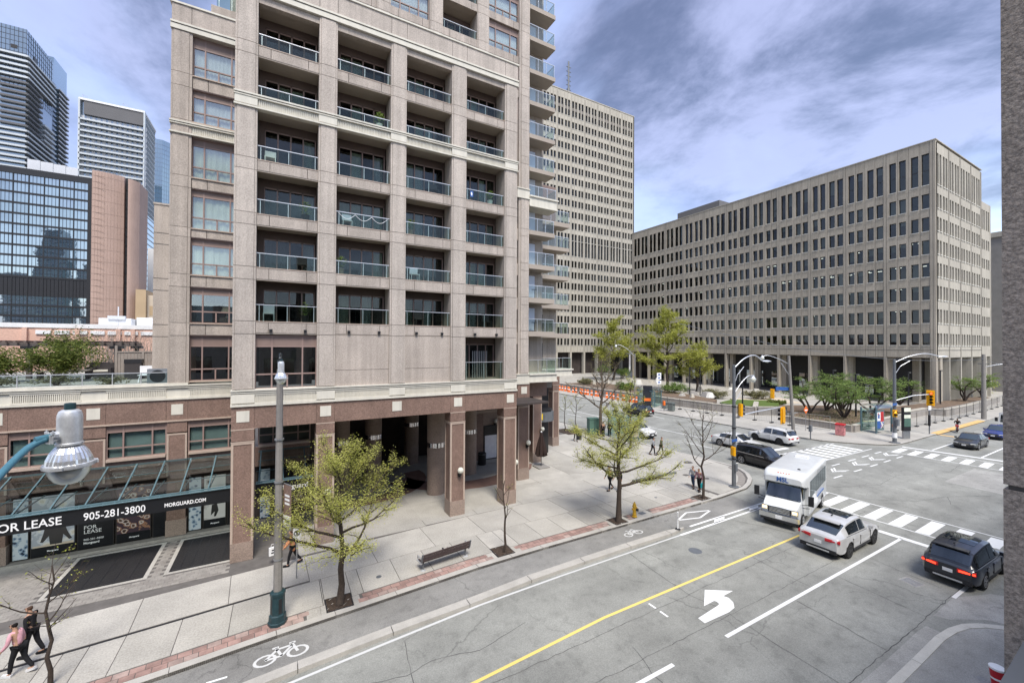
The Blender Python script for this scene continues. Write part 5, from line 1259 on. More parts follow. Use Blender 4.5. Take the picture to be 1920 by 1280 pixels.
pt('slot', MB().box(-56.8,-54.9,229.5,240,0,79.2), 'frame_dark', BT)
m = MB()
for z in np.arange(4,79,2.45): m.box(-65.65,-62.0,224.95,225.0,z,z+.10)
for z in np.arange(4,79,4.9):
    n = 10
    for k in range(n):
        a = lerp(-65.7,-56.8,k/n); b = lerp(-65.7,-56.8,(k+1)/n); ya = 225+3*(k/n)**2-.04; yb = 225+3*((k+1)/n)**2-.04
        m.quad((a,ya,z),(b,yb,z),(b,yb,z+.12),(a,ya,z+.12))
for k in range(10): 
    t = k/10; m.box(lerp(-65.7,-56.8,t)-.04,lerp(-65.7,-56.8,t)+.04,225+3*t*t-.05,225+3*t*t,4,79)
pt('joint_line', m, 'brick_tower_joint', BT, kind='stuff')
for z in np.arange(20,76,3.9): pt('slot_window', MB().box(-56.7,-55.0,229.3,229.5,z,z+2.2), 'black_plastic', BT)
T2 = thing('balcony_tower', 'pale residential tower of long stacked balconies with a dark grey crown', 'building', (-80, 300, 0))
pt('core', MB().box(-93,-66.8,301.2,323,0,139.2), 'glass_tower', T2); pt('crown', MB().box(-91.2,-67.2,300.0,301.3,131.6,138.6), 'panel_grey', T2); pt('roof', MB().box(-93.2,-66.5,299.6,324,138.8,139.8), 'white_paint', T2)
for z in np.arange(128.6,40,-3.05):
    b = pt('balcony', MB().box(-92.9,-66.8,299.4,301.2,z-.25,z), 'balcony_grey', T2)
    MB().box(-92.9,-66.8,299.3,299.4,z-.30,z+.55).build('parapet', 'balcony_white', b, world=True)
    m = MB()
    for x in np.arange(-92.5,-67.2,2.1): m.box(x,x+1.3,301.1,301.2,z+.2,z+2.6)
    m.build('window_field', 'panel_pale', b, world=True, kind='stuff')
m = MB()
for z in np.arange(40,138,3.05): m.box(-66.78,-66.6,300.2,323.2,z,z+.45)
for y in np.arange(300.5,323.5,2.1): m.box(-66.78,-66.58,y-.12,y+.12,84 if y < 302 else 84,138.5)
pt('mullion', m, 'balcony_white', T2, kind='stuff'); pt('corner_post', MB().box(-67.0,-66.4,299.3,301.3,80,139), 'balcony_white', T2); pt('edge_post', MB().box(-93.2,-92.5,299.3,301.3,40,139), 'balcony_white', T2)
for x in (-92,-76): pt('davit', MB().bar((x,301,139.8),(x,301,142),.2).bar((x,301,142),(x+2,301,141.2),.2), 'steel', T2)
T3 = thing('striped_glass_tower', 'tall glass residential tower wrapped by white balcony stripes at the left edge', 'building', (-128, 345, 0))
SX, SY = -123.6, 330.0
pt('core', MB().box(-150, SX, SY, 362, 0, 184), 'glass_tower', T3); pt('rear_core', MB().box(-150, SX-.2, 362, 380, 0, 188), 'glass_blue', T3)
pt('rear_dark', MB().box(-150, SX+.05, 360.4, 364, 0, 172), 'glass_tower_dark', T3)
m = MB()
for z in np.arange(150,184,2.9): m.box(-150,SX+.1,SY-.1,360,z,z+.18)
for x in np.arange(-149,SX,1.6): m.box(x-.06,x+.06,SY-.12,SY,150,184)
for y in np.arange(SY,360,2.4): m.box(SX,SX+.12,y-.07,y+.07,150,184)
pt('mullion', m, 'frame_dark', T3, kind='stuff')
for z in np.arange(168.2,92,-2.95):
    zone = z > 154 or (z < 127)
    if zone:
        b = pt('balcony', MB().box(-150,SX+1.6,SY-1.6,360,z-.2,z), 'balcony_grey', T3); MB().prism([(-150,SY-1.7),(SX+1.2,SY-1.7),(SX+1.75,SY-.8),(SX+1.75,360.3),(SX+1.6,360.3),(SX+1.6,SY-.75),(SX+1.15,SY-1.55),(-150,SY-1.55)], z-.2, z+.85).build('parapet', 'balcony_white', b, world=True)
    else:
        b = pt('balcony', MB().box(-133,SX+1.4,SY-1.4,345,z-.2,z), 'balcony_grey', T3); MB().prism([(-133,SY-1.5),(SX+1.0,SY-1.5),(SX+1.5,SY-.8),(SX+1.5,345),(SX+1.38,345),(SX+1.38,SY-.75),(SX+.95,SY-1.38),(-133,SY-1.38)], z-.2, z+.8).build('parapet', 'panel_grey', b, world=True)
        if z < 141: MB().box(SX-.1,SX+1.7,347,360.3,z-.2,z+.8).build('parapet','balcony_white',b,world=True)
for z in np.arange(170,92,-2.95):
    b = pt('balcony', MB().box(SX-.1,SX+1.5,365,379,z-.2,z+.05), 'balcony_grey', T3); MB().box(SX+1.4,SX+1.5,365,379,z-.2,z+.9).build('parapet','panel_pale',b,world=True)
pt('vent', MB().box(-129.5,-127,SY-.15,SY,172,174), 'frame_dark', T3); pt('vent', MB().box(SX,SX+.15,338,341,170,174), 'frame_dark', T3)
T4 = thing('blue_glass_tower', 'blue glass tower peeping out beside the apartment building', 'building', (-74, 385, 0))
pt('core', MB().prism([(-80,380),(-74.5,380),(-68,386),(-68,410),(-80,410)], 0, 156.5), 'glass_blue', T4)
m = MB()
for z in np.arange(60,156,3.2): m.prism([(-80,379.9),(-74.4,379.9),(-67.9,385.95),(-67.9,386),(-80,386)], z, z+.3)
for x in np.arange(-80,-74.5,1.4): m.box(x-.05,x+.05,379.85,380,60,156)
for k in range(6): m.box(-74.5+6.5*k/6-.05,-74.5+6.5*k/6+.05,379.9+k,380.1+k,60,156)
pt('mullion', m, 'glass_tower', T4, kind='stuff')
T5 = thing('white_slab_block', 'narrow white apartment block between the glass tower and the precast wing', 'building', (-54, 262, 0))
pt('wall', MB().box(-56,-50,260,280,0,56.5), 'white_paint', T5)
for z in np.arange(6,55,3.0): pt('window', MB().box(-53.6,-52.4,259.9,260.0,z,z+1.4), 'glass_black', T5)
T6 = thing('tan_building', 'small tan building at the foot of the glass tower', 'building', (-48, 222, 0))
pt('wall', MB().box(-51,-47.8,220,240,0,32.4), 'tan', T6); pt('wall', MB().box(-47.8,-44,222,240,0,30.4), 'tan_pale', T6); pt('vent', MB().box(-47,-45.4,221.9,222,22,26), 'tan', T6)
PB = thing('brick_podium', 'low pink brick building with white roof edge beyond the terrace garden', 'building', (-22, 66, 0))
pt('wall', MB().box(-60,-8,60,110,0,12.05), 'brick_pink', PB); pt('coping', MB().box(-60,-7.9,59.9,110,12.05,12.5), 'white_paint', PB); pt('roof', MB().box(-60,-8,60.6,109,12.3,12.52), 'panel_pale', PB)
for x in (-22.4,-18.6,-15.4,-14.2): pt('pier', MB().box(x,x+.35,59.7,60,8,12.0), 'brick_pink', PB)
for k in range(9): pt('roof_window', MB().box(-21.5+1.35*k,-20.4+1.35*k,59.85,60,11.4,11.8), 'white_paint', PB)
for x0, x1, y, h in ((-17.3,-14.6,80,1.6),(-14.5,-10.6,82,1.9)): 
    o = MB().box(x0*1.3,x1*1.3,y,y+5,12.5,12.5+h).build('rooftop_unit','white_paint',PB,world=True)
m = MB().bar((-20.4,80,12.5),(-20.4,80,15.8),.12).bar((-21.5,80,14.2),(-19.6,80,14.2),.5)
pt('aerial', m, 'panel_pale', PB)
# ------------------------------------------------------------------ the building the picture is taken from: precast pier and rail beside the camera, and its front, seen only in reflections
NB = thing('near_building', 'rough grey precast pier of the near building at the right edge', 'building', (3, -3, 0))
pm('precast_rough', (.345, .295, .248), .95, .12, 3.0, .32, 110, .10, bump=.35, bscale=120)
for z0, z1 in ((0,8.9),(8.915,10.158),(10.170,13.2),(13.215,16.0),(16.015,20)):
    MB().box(1.53,2.4,-1.2,.285,z0,z1).build('pier_panel','precast_rough',NB,world=True)
pt('pier_core', MB().box(1.536,2.35,-1.2,.278,0,20), 'joint', NB)
MB().obox((1.6,.175,9.87),(1,.03,0),(-.03,1,0),(0,0,1),.75,.055,.03).build('handrail','arm_blue' if False else 'pole_grey',NB,world=True)
MB().box(1.0,1.5,-.05,.05,8.8,9.84).build('rail_panel','glass_rail',NB,world=True)
m = MB(); us_ = []; 
xs2 = [-70]
while xs2[-1] < 60: xs2 += [xs2[-1]+1.4, xs2[-1]+4.2]
zs2 = [0]
while zs2[-1] < 13.5: zs2 += [zs2[-1]+1.1, zs2[-1]+3.0]
def Dn(i, j):
    x = (xs2[i]+xs2[i+1])/2
    return None if (i % 2 == 1 and j % 2 == 1) else 0.0
m.relief((0,-2.2,0),(1,0,0),(0,1,0),xs2,zs2,Dn,.5); pt('wall', m, 'granite_grey', NB); pt('window_wall', MB().box(-70,60,-3.2,-2.7,0,zs2[-1]), 'glass_tower_dark', NB)
# towers across the street behind the camera, met only as reflections in the black glass
for k, (x0, x1, y, h_, lb_) in enumerate(((-215,-190,-70,70,'low dark tower mirrored in the left of the black glass building'),(-186,-166,-60,112,'stepped dark tower mirrored in the middle of the black glass building'),(-160,-140,-75,84,'dark tower mirrored at the right of the black glass building'))):
    t = thing('mirrored_tower', lb_, 'building', ((x0+x1)/2, y, 0)); pt('wall', MB().box(x0,x1,y-20,y,0,h_), 'glass_tower_dark', t); m = MB()
    for z in np.arange(4,h_,3.4): m.box(x0-.6*(int(z)%3),x1+.8*(int(z)%2),y,y+1.2,z,z+1.3)
    pt('balcony', m, 'balcony_white' if k != 1 else 'balcony_grey', t, kind='stuff')
# ------------------------------------------------------------------ street furniture
def lamp_head(par, c, s=1.0, tilt=0.0):
    """galvanised ballast can over a ribbed reflector, flanged rim with clasps and a glass bowl (child of a lamp)"""
    h = bpy.data.objects.new('lamp_head', None); COL.objects.link(h); h.parent = par; h.location = c; h.scale = (s,s,s*1.5); h.rotation_euler = (0, tilt, 0)
    MB().lathe([(.0,.51),(.055,.505),(.060,.495),(.060,.445),(.055,.44),(.0,.44)], (0,0,0), 20).build('photocell', 'dark_green', h, smooth=35)
    MB().lathe([(.05,.45),(.085,.445),(.112,.43),(.126,.40),(.130,.37),(.130,.15),(.142,.145),(.144,.128),(.125,.122)], (0,0,0), 28).build('ballast_can', 'galv', h, smooth=35)
    MB().lathe([(.10,.125),(.145,.105),(.190,.06),(.225,.0),(.238,-.045)], (0,0,0), 56, rfun=lambda k, z: 1.0+(.018 if k % 2 else -.018)).build('reflector', 'reflector', h)
    m = MB().lathe([(.225,-.035),(.262,-.040),(.266,-.055),(.262,-.075),(.228,-.078)], (0,0,0), 32)
    for a in (.4, 2.5, 4.6): m.obox((.262*cos(a),.262*sin(a),-.058),(cos(a),sin(a),0),(-sin(a),cos(a),0),(0,0,1),.022,.055,.014)
    m.build('rim', 'galv', h, smooth=35)
    MB().lathe([(.224,-.075),(.215,-.115),(.19,-.16),(.15,-.20),(.09,-.228),(.03,-.238),(0,-.239)], (0,0,0), 28).build('glass_bowl', 'globe_glass', h, smooth=70)
    return h
# near lamp, its arm coming in from the left
L1 = thing('street_lamp', 'blue armed street lamp with galvanised head and glass bowl, close to the camera', 'street lamp', (-2.36, 5.20, -.006), group='globe head street lamps')
hp = Vector((-1.99, 6.30, 9.245))
lb = L1.location
pts = [Vector((-2.36,5.20,8.45)), Vector((-2.334,5.354,8.90)), Vector((-2.313,5.511,9.095)), Vector((-2.297,5.789,9.245)), Vector((-2.236,6.039,9.405)), Vector((-2.175,6.13,9.465)), Vector((-2.13,6.172,9.485))]
def smooth_pts(P, n=6):
    P = [P[0]*2-P[1]] + list(P) + [P[-1]*2-P[-2]]; out = []
    for i in range(1, len(P)-2):
        for k in range(n):
            t = k/n; out.append(.5*((2*P[i])+(P[i+1]-P[i-1])*t+(2*P[i-1]-5*P[i]+4*P[i+1]-P[i+2])*t*t+(3*P[i+1]-P[i]*1-P[i-1]*1+P[i+2]*1-2*P[i+1]*1+0*P[i]-0*P[i])*0+((-P[i-1]+3*P[i]-3*P[i+1]+P[i+2])*t*t*t)))
    out.append(P[-2]); return out
MB().tube([p-lb for p in smooth_pts(pts)], .033, 12).build('arm', 'arm_blue', L1, smooth=50)
MB().lathe([(.20,0),(.19,.3),(.13,1.2),(.11,8.3),(.0,8.32)], (0,0,0), 14).build('pole', 'pole_concrete', L1, smooth=50)
h = lamp_head(L1, hp-lb, .79)
d = Vector((.75,.66,0)).normalized(); s_ = Vector((-.66,.75,0))
cl = MB().tube([(-.20*d.x,-.20*d.y,.215),(-.10*d.x,-.10*d.y,.215)], [.046,.050], 12)
cl.obox((-.175*d.x,-.175*d.y,.232),d,s_,(0,0,1),.022,.10,.014); cl.obox((-.20*d.x,-.20*d.y,.20),d,s_,(0,0,1),.02,.05,.04)
for q in (-.075,.075): cl.tube([(-.20*d.x+q*s_.x,-.20*d.y+q*s_.y,.16),(-.20*d.x+q*s_.x,-.20*d.y+q*s_.y,.28)], .008, 6); cl.obox((-.20*d.x+q*s_.x,-.20*d.y+q*s_.y,.255),d,s_,(0,0,1),.016,.016,.010)
cl.build('clamp', 'galv', h)
MB().tube([(-.34*d.x,-.34*d.y,.205),(-.19*d.x,-.19*d.y,.215)], .036, 12).build('sleeve', 'arm_blue', h, smooth=50)
# lamp post on the pavement
LX, LY = .02, 17.93
L2 = thing('street_lamp', 'concrete street lamp post with dark green base and a banner, beside the leafy tree', 'street lamp', (LX, LY, 0), group='globe head street lamps')
MB().lathe([(.155,1.0),(.135,4.0),(.105,9.55),(.0,9.56)], (0,0,0), 8).build('pole', 'pole_concrete', L2)
m = MB().lathe([(.33,0),(.33,.10),(.30,.12),(.285,.34),(.25,.38),(.24,1.05),(.265,1.08),(.265,1.18),(.2,1.22)], (0,0,0), 8); m.build('base', 'dark_green', L2)
for k in range(4):
    a = pi/8+k*pi/2; MB().obox((.228*cos(a),.228*sin(a),.7),(cos(a),sin(a),0),(-sin(a),cos(a),0),(0,0,1),.008,.055,.27).build('access_panel','black_metal',L2)
MB().tube(smooth_pts([Vector((0,0,8.9)),Vector((.0,-.35,9.35)),Vector((.02,-.85,9.60)),Vector((.03,-1.2,9.62))]), .032, 8).build('arm', 'galv', L2, smooth=50)
lamp_head(L2, (.03,-1.28,9.36), .79)
for z in (6.9,5.3,4.1,2.4): MB().lathe([(.155,-.03),(.16,-.03),(.16,.03),(.15,.03)], (0,0,z), 12).build('strap','steel',L2)
# banner on the post
bn = thing('banner', 'dark street banner with white lettering hung on the concrete lamp post', 'banner', (LX+.16, LY, 4.65)); bn.rotation_euler = (0,0,radians(-62))
MB().box(0,.52,-.008,.008,-1.05,.55).build('cloth','granite',bn); MB().box(0,.52,-.012,.012,-1.05,-.60).build('white_panel','letter_white',bn); MB().box(0,.54,-.016,.016,.55,.58).build('bracket','steel',bn); MB().box(0,.54,-.016,.016,-1.08,-1.05).build('bracket','steel',bn)
for k in range(3): MB().box(.10,.42,-.010,.010,.10-.15*k,.18-.15*k).build('lettering','letter_white',bn)
MB().box(.12,.42,-.014,.014,-.88,-.76).build('lettering','pole_grey',bn)
# no-something round sign and small board on thin post by the orange-coated walker
sg = thing('sidewalk_sign', 'round no-parking style sign on a thin post behind the orange coat', 'sign', (.75, 20.9, 0))
MB().tube([(0,0,0),(0,0,2.3)], .025, 8).build('post','steel',sg); MB().box(-.16,.16,-.03,-.02,1.75,2.25).build('plate','letter_white',sg)
m = MB()
for k in range(18):
    a, b = 2*pi*k/18, 2*pi*(k+1)/18; m.quad(*[(r*cos(t),-.036,2.03+r*sin(t)) for r, t in ((.13,a),(.13,b),(.095,b),(.095,a))])
m.quad((-.09,-.036,2.10),(-.07,-.036,2.12),(.09,-.036,1.96),(.07,-.036,1.94)); m.build('ring','black_metal',sg); MB().box(-.03,.03,-.034,-.032,1.95,2.11).build('letter','black_metal',sg)
# bench
BN = thing('bench', 'dark slatted bench with steel feet facing the building', 'bench', (7.05, 18.70, 0), radians(6.5))
Lb = 1.24
for k in range(4): MB().box(-Lb,Lb,.10+.115*k,.195+.115*k,.42-.012*k,.455-.012*k).build('seat_slat','bench_slat',BN)
for k in range(3):
    for s0, s1 in ((-Lb,-.035),(.035,Lb)): MB().obox(((s0+s1)/2,.035-.035*k,.54+.125*k),(1,0,0),(0,.96,.28),(0,-.28,.96),(s1-s0)/2,.018,.046).build('back_slat','bench_slat',BN)
for x in (-Lb-.02,0,Lb+.02): MB().obox((x,.0,.66),(1,0,0),(0,.96,.28),(0,-.28,.96),.035,.026,.20).build('back_frame','bench_slat' if x == 0 else 'pole_grey',BN)
for x in (-Lb+.12,Lb-.12):
    MB().tube([(x,.22,0),(x,.22,.40)],.042,10).build('leg','pole_grey',BN); MB().lathe([(.13,0),(.12,.03),(.05,.05)],(x,.22,0),16).build('foot','galv',BN)
for x in (-Lb-.03,Lb+.03): MB().box(x-.03,x+.03,.06,.56,.37,.41).bar((x,.5,.4),(x,.5,.62),.04).bar((x,.52,.62),(x,.0,.62),.045).build('armrest','alu',BN)
MB().box(-.03,.03,.45,.5,.43,.62).bar((0,.48,.62),(0,.1,.62),.04).build('armrest','black_metal',BN)
# hydrant
HY = thing('fire_hydrant', 'yellow fire hydrant with dark side outlet at the kerb', 'hydrant', (19.08, 18.38, 0))
MB().lathe([(.16,0),(.16,.05),(.115,.06),(.11,.16),(.125,.17),(.125,.20),(.105,.21),(.10,.60),(.135,.62),(.135,.66),(.11,.68),(.095,.78),(.05,.85),(.03,.86),(.03,.92),(0,.92)],(0,0,0),16).build('barrel','hydrant_yellow',HY,smooth=35)
for a in (0,pi): MB().lathe([(.05,.09),(.05,.17),(.065,.17),(.065,.20),(.03,.22)],(0,0,.50),10,'x',rfun=None).build('side_outlet','hydrant_yellow',HY) if a == 0 else MB().tube([(-.09,0,.50),(-.19,0,.50)],[.05,.062],10).build('side_outlet','hydrant_yellow',HY)
MB().tube([(0.06,-.08,.45),(.12,-.20,.45)],[.075,.085],12).build('pumper_outlet','black_metal',HY); MB().lathe([(.17,0),(.17,.02),(.12,.03)],(0,0,0),14).build('base','black_metal',HY)
# flexible post on the separator nose
FP = thing('flexible_post', 'slim white flexible post at the end of the bike lane separator', 'post', (19.95*1.0, 15.92, RZ+.15)); MB().lathe([(.042,.03),(.036,.9),(.046,.92),(.046,.97),(0,.98)],(0,0,0),12).build('tube','letter_white',FP,smooth=40); MB().lathe([(.16,0),(.13,.03),(.05,.04)],(0,0,0),14).build('foot','black_plastic',FP); MB().lathe([(.0405,.62),(.0395,.72)],(0,0,0),12).build('reflective_band','alu',FP)
# folded umbrella
UM = thing('patio_umbrella', 'folded dark brown patio umbrella on a grey concrete base', 'umbrella', (19.75, 29.75, 0))
MB().box(-.55,.55,-.55,.55,0,.10).build('base','granite_grey',UM); MB().tube([(0,0,.1),(0,0,3.05)],.03,8).build('pole','black_metal',UM)
MB().lathe([(.30,.95),(.46,1.05),(.40,1.5),(.26,2.2),(.12,2.75),(.05,3.0),(0,3.02)],(0,0,0),24,rfun=lambda k,z: 1+.20*cos(k*pi*2/24*8)+(.10*sin(k*2.1) if z < 1.2 else 0)).build('canopy','umbrella_cloth',UM,smooth=50); MB().lathe([(.06,2.98),(.09,3.05),(0,3.12)],(0,0,0),10).build('cap','letter_white',UM)
# traffic signals -----------------------------------------------------------
def sig_head(par, c, rz, n=3, lit=None, back=True, s=1.0):
    h = bpy.data.objects.new('signal_head', None); COL.objects.link(h); h.parent = par; h.location = c; h.rotation_euler = (0,0,rz); h.scale = (s,)*3
    H = .30*n+.08
    MB().box(-.17,.17,0,.18,-H/2,H/2).build('housing','signal_yellow',h)
    if back: MB().box(-.30,.30,.07,.09,-H/2-.12,H/2+.12).build('backboard','signal_yellow',h)
    else: MB().box(-.12,.12,.18,.24,-H/2+.06,H/2-.06).build('door','signal_yellow',h)
    for k in range(n):
        z = H/2-.19-.30*k
        MB().lathe([(.0,-.012),(.105,-.008),(.115,0)],(0,0,z),16,'y').build('lens', 'signal_red' if lit == k else 'black_plastic',h)
        vis = MB(); 
        for i in range(10):
            a, b = pi*(-.15+1.3*i/10), pi*(-.15+1.3*(i+1)/10)
            vis.quad(*[(.125*cos(t),y,z+.125*sin(t)) for t, y in ((a,0),(b,0),(b,-.19),(a,-.19))])
        vis.build('visor','black_plastic',h)
    return h
def cobra(par, base, tip, rise, mat='alu', w=.05):
    b, t = Vector(base), Vector(tip); P = [b, lerp(b,t,.35)+Vector((0,0,rise*.45)), lerp(b,t,.7)+Vector((0,0,rise*.5)), t]
    MB().tube(smooth_pts(P), [w]*len(smooth_pts(P)), 8).build('arm', mat, par, smooth=50)
    d = (t-b); d.z = 0; d.normalize(); s_ = Vector((-d.y,d.x,0))
    m = MB(); prof = [(-.05,.05,.05),(.15,.10,.075),(.45,.16,.08),(.75,.14,.05),(.85,.08,.02)]
    for (x0,w0,h0),(x1,w1,h1) in zip(prof, prof[1:]):
        A = [t+d*x0+s_*w0-Vector((0,0,.02)), t+d*x0+Vector((0,0,h0)), t+d*x0-s_*w0-Vector((0,0,.02))]; B = [t+d*x1+s_*w1-Vector((0,0,.02)), t+d*x1+Vector((0,0,h1)), t+d*x1-s_*w1-Vector((0,0,.02))]
        m.quad(A[0],B[0],B[1],A[1]); m.quad(A[1],B[1],B[2],A[2]); m.quad(A[0],A[2],B[2],B[0])
    m.build('luminaire','galv',par,smooth=50); c = t+d*.45-Vector((0,0,.03))
    MB().lathe([(.15,0),(.12,-.05),(0,-.08)],tuple(c),14).build('lens','globe_glass',par,smooth=60)
def globe_arm(par, base, tip, r=.19, mat='alu'):
    b, t = Vector(base), Vector(tip); P = [b, lerp(b,t,.35)+Vector((0,0,.25*(t.z-b.z))), lerp(b,t,.75)+Vector((0,0,.20*abs(t.z-b.z)+.1)), t]
    MB().tube(smooth_pts(P), .035, 8).build('arm', mat, par, smooth=50)
    MB().lathe([(.10,.10),(.11,-.02),(.16,-.10),(.20,-.14)],tuple(t),16).build('lamp_cap','galv',par,smooth=50); MB().lathe([(.20,-.14),(.23,-.22),(.21,-.34),(.13,-.43),(0,-.46)],tuple(t),18).build('globe','globe_glass',par,smooth=60)
def toworld(px, py, dist_xy):
    d = _f + _r2*((px-960)/771.58) - _u2*((py-640)/771.58); k = dist_xy/hypot(d.x,d.y); return Vector((0,0,CAMZ)) + d*k
# corner signal pole with two lamp arms
P1 = thing('signal_pole', 'tall grey corner pole carrying two yellow signals and two lamp arms', 'traffic signal', (29.65, 18.68, 0)); b1 = P1.location
r1 = hypot(29.65,18.68)
MB().lathe([(.155,0),(.15,.6),(.13,3),(.105,9.1),(0,9.12)],(0,0,0),14).build('pole','pole_grey',P1,smooth=50); MB().lathe([(.36,0),(.36,.05),(.18,.07)],(0,0,0),8).build('base','pole_grey',P1)
cobra(P1, Vector((0,0,8.85)), Vector((3.0,-.45,9.35)), 1.2); MB().tube([(0.03,0,7.6),(.35,-.05,8.35),(1.0,-.15,8.95)],.025,6).build('brace','alu',P1)
globe_arm(P1, (0,0,6.9), Vector((2.0,-.25,8.2))); MB().tube([(0.03,0,6.2),(.7,-.1,7.1)],.022,6).build('brace','alu',P1)
MB().tube([(0,0,5.2),(1.9,-.45,5.5),(4.45,-1.1,5.8)],[.06,.05,.04],8).build('mast_arm','alu',P1,smooth=50)
sig_head(P1, (4.45,-1.05,5.15), radians(182), 3, None, True, 1.1); sig_head(P1, (.42,-.35,5.75), radians(60), 3, None, False, .95); sig_head(P1, (-.32,-.22,2.75), radians(75), 2, None, False, .95)
MB().box(-.55,.1,-.20,-.18,3.42,3.62).build('street_sign','sign_blue',P1); MB().box(-.12,.12,-.22,-.12,1.2,1.75).build('control_box','pole_grey',P1)
for z in (2.1,4.4,6.0): MB().lathe([(.14,-.04),(.155,-.04),(.155,.04),(.13,.04)],(0,0,z),12).build('strap','black_metal',P1)
# second pole across the side street: leaning wood-grey pole, globe arm, signal, street name
P2 = thing('signal_pole', 'brown grey pole across the side street with a globe lamp, signal and blue street name', 'traffic signal', (52.9, 26.0, 0))
MB().tube([(0,0,0),(-.55,.25,9.4)],[.20,.14],12).build('pole','pole_concrete',P2,smooth=50); MB().lathe([(.3,0),(.26,.5),(.2,.6)],(0,0,0),10).build('base','black_metal',P2)
globe_arm(P2, Vector((-.5,.23,8.4)), Vector((-2.9,2.0,9.35)), .22); MB().tube([(-.45,.2,7.0),(-1.2,.8,8.6)],.03,6).build('brace','alu',P2)
sig_head(P2, (-1.9,1.35,4.9), radians(100), 3, None, False, 1.15); MB().obox((-.95,.75,5.5),(.82,-.57,0),(.57,.82,0),(0,0,1),.75,.02,.20).build('street_sign','sign_blue',P2)
# far corner pole
P3 = thing('signal_pole', 'grey signal pole at the far corner with a red lit overhead signal', 'traffic signal', (58.9, 18.75, 0))
MB().lathe([(.20,0),(.18,1),(.13,9.1),(0,9.12)],(0,0,0),14).build('pole','pole_grey',P3,smooth=50); MB().lathe([(.5,0),(.5,.06),(.2,.1)],(0,0,0),8).build('base','pole_grey',P3)
cobra(P3, Vector((0,0,8.8)), Vector((3.6,-2.6,9.5)), 1.0); MB().tube([(0.0,0,7.4),(.5,-.35,8.4),(1.3,-.9,9.0)],.03,6).build('brace','alu',P3)
MB().tube([(0,0,4.6),(1.6,-1.1,5.2),(2.9,-2.0,5.35)],.05,8).build('mast_arm','alu',P3,smooth=50)
sig_head(P3, (3.0,-2.1,4.95), radians(-60), 4, 0, True, 1.12); MB().box(-.25,.25,-.35,-.15,1.9,2.6).build('control_box','pole_grey',P3)
wk = sig_head(P3, (-.75,-.3,3.3), radians(-50), 2, None, False, 1.1); MB().box(-.09,.09,-.03,-.015,.03,.26).build('hand_symbol','amber',wk)
MB().box(-1.2,-.1,-.25,-.22,4.15,4.4).build('street_sign','sign_blue',P3); MB().lathe([(.22,.55),(.21,1.1)],(0,0,0),10).build('sticker','letter_white',P3)
# wooden utility pole and parking signs farther along
P4 = thing('utility_pole', 'wooden utility pole with wire bracket beside the bike lane near the right edge', 'pole', (90.1, 18.6, 0)); MB().tube([(0,0,0),(0,0,9.5)],[.3,.2],10).build('pole','pole_concrete',P4,smooth=50); MB().bar((-.8,0,8.8),(.8,0,8.8),.12).bar((0,-.6,8.1),(0,.6,8.1),.1).build('crossarm','pole_grey',P4)
cobra(P4, Vector((0,0,7.6)), Vector((2.2,-3.6,7.9)), .7)
o = MB(); sp = Vector((90.1,18.6,8.8))
o.tube([(90.1+(-54)*t, 18.6+10*t, 8.8+4*t-4*t*(1-t)*1.5) for t in np.linspace(0,1,14)], .025, 4).tube([(90.1+30*t, 18.6+2*t, 8.8-1.0*sin(pi*t)) for t in np.linspace(0,1,8)], .025, 4); tag(o.build('overhead_wire','pole_grey'), 'thin overhead wires running to the wooden pole', 'wire')
SG = thing('bus_stop_sign', 'white bus stop sign on a dark post beside the yellow tactile strip', 'sign', (68.6, 18.6, 0)); MB().tube([(0,0,0),(0,0,3.3)],.06,8).build('post','pole_grey',SG); MB().box(-.45,.45,-.06,-.03,2.9,4.1).build('plate','letter_white',SG); MB().box(-.12,.12,-.1,.1,1.0,2.3).build('info_case','black_metal',SG)
KI = thing('info_pillar', 'tall green and black information pillar on the far corner', 'pillar', (62.7, 18.95, 0)); MB().prism([(-.42,-.12),(.42,-.12),(.42,.12),(-.42,.12)],0,.9).build('base','steel',KI); MB().box(-.48,.48,-.14,.14,.9,3.6).build('body','black_metal',KI)
for z0, z1, m_ in ((1.4,2.3,'green_box'),(2.35,2.75,'drape'),(3.1,3.55,'drape')): MB().box(-.44,.44,-.16,-.14,z0,z1).build('panel',m_,KI)
KI.rotation_euler = (0,0,radians(-20))
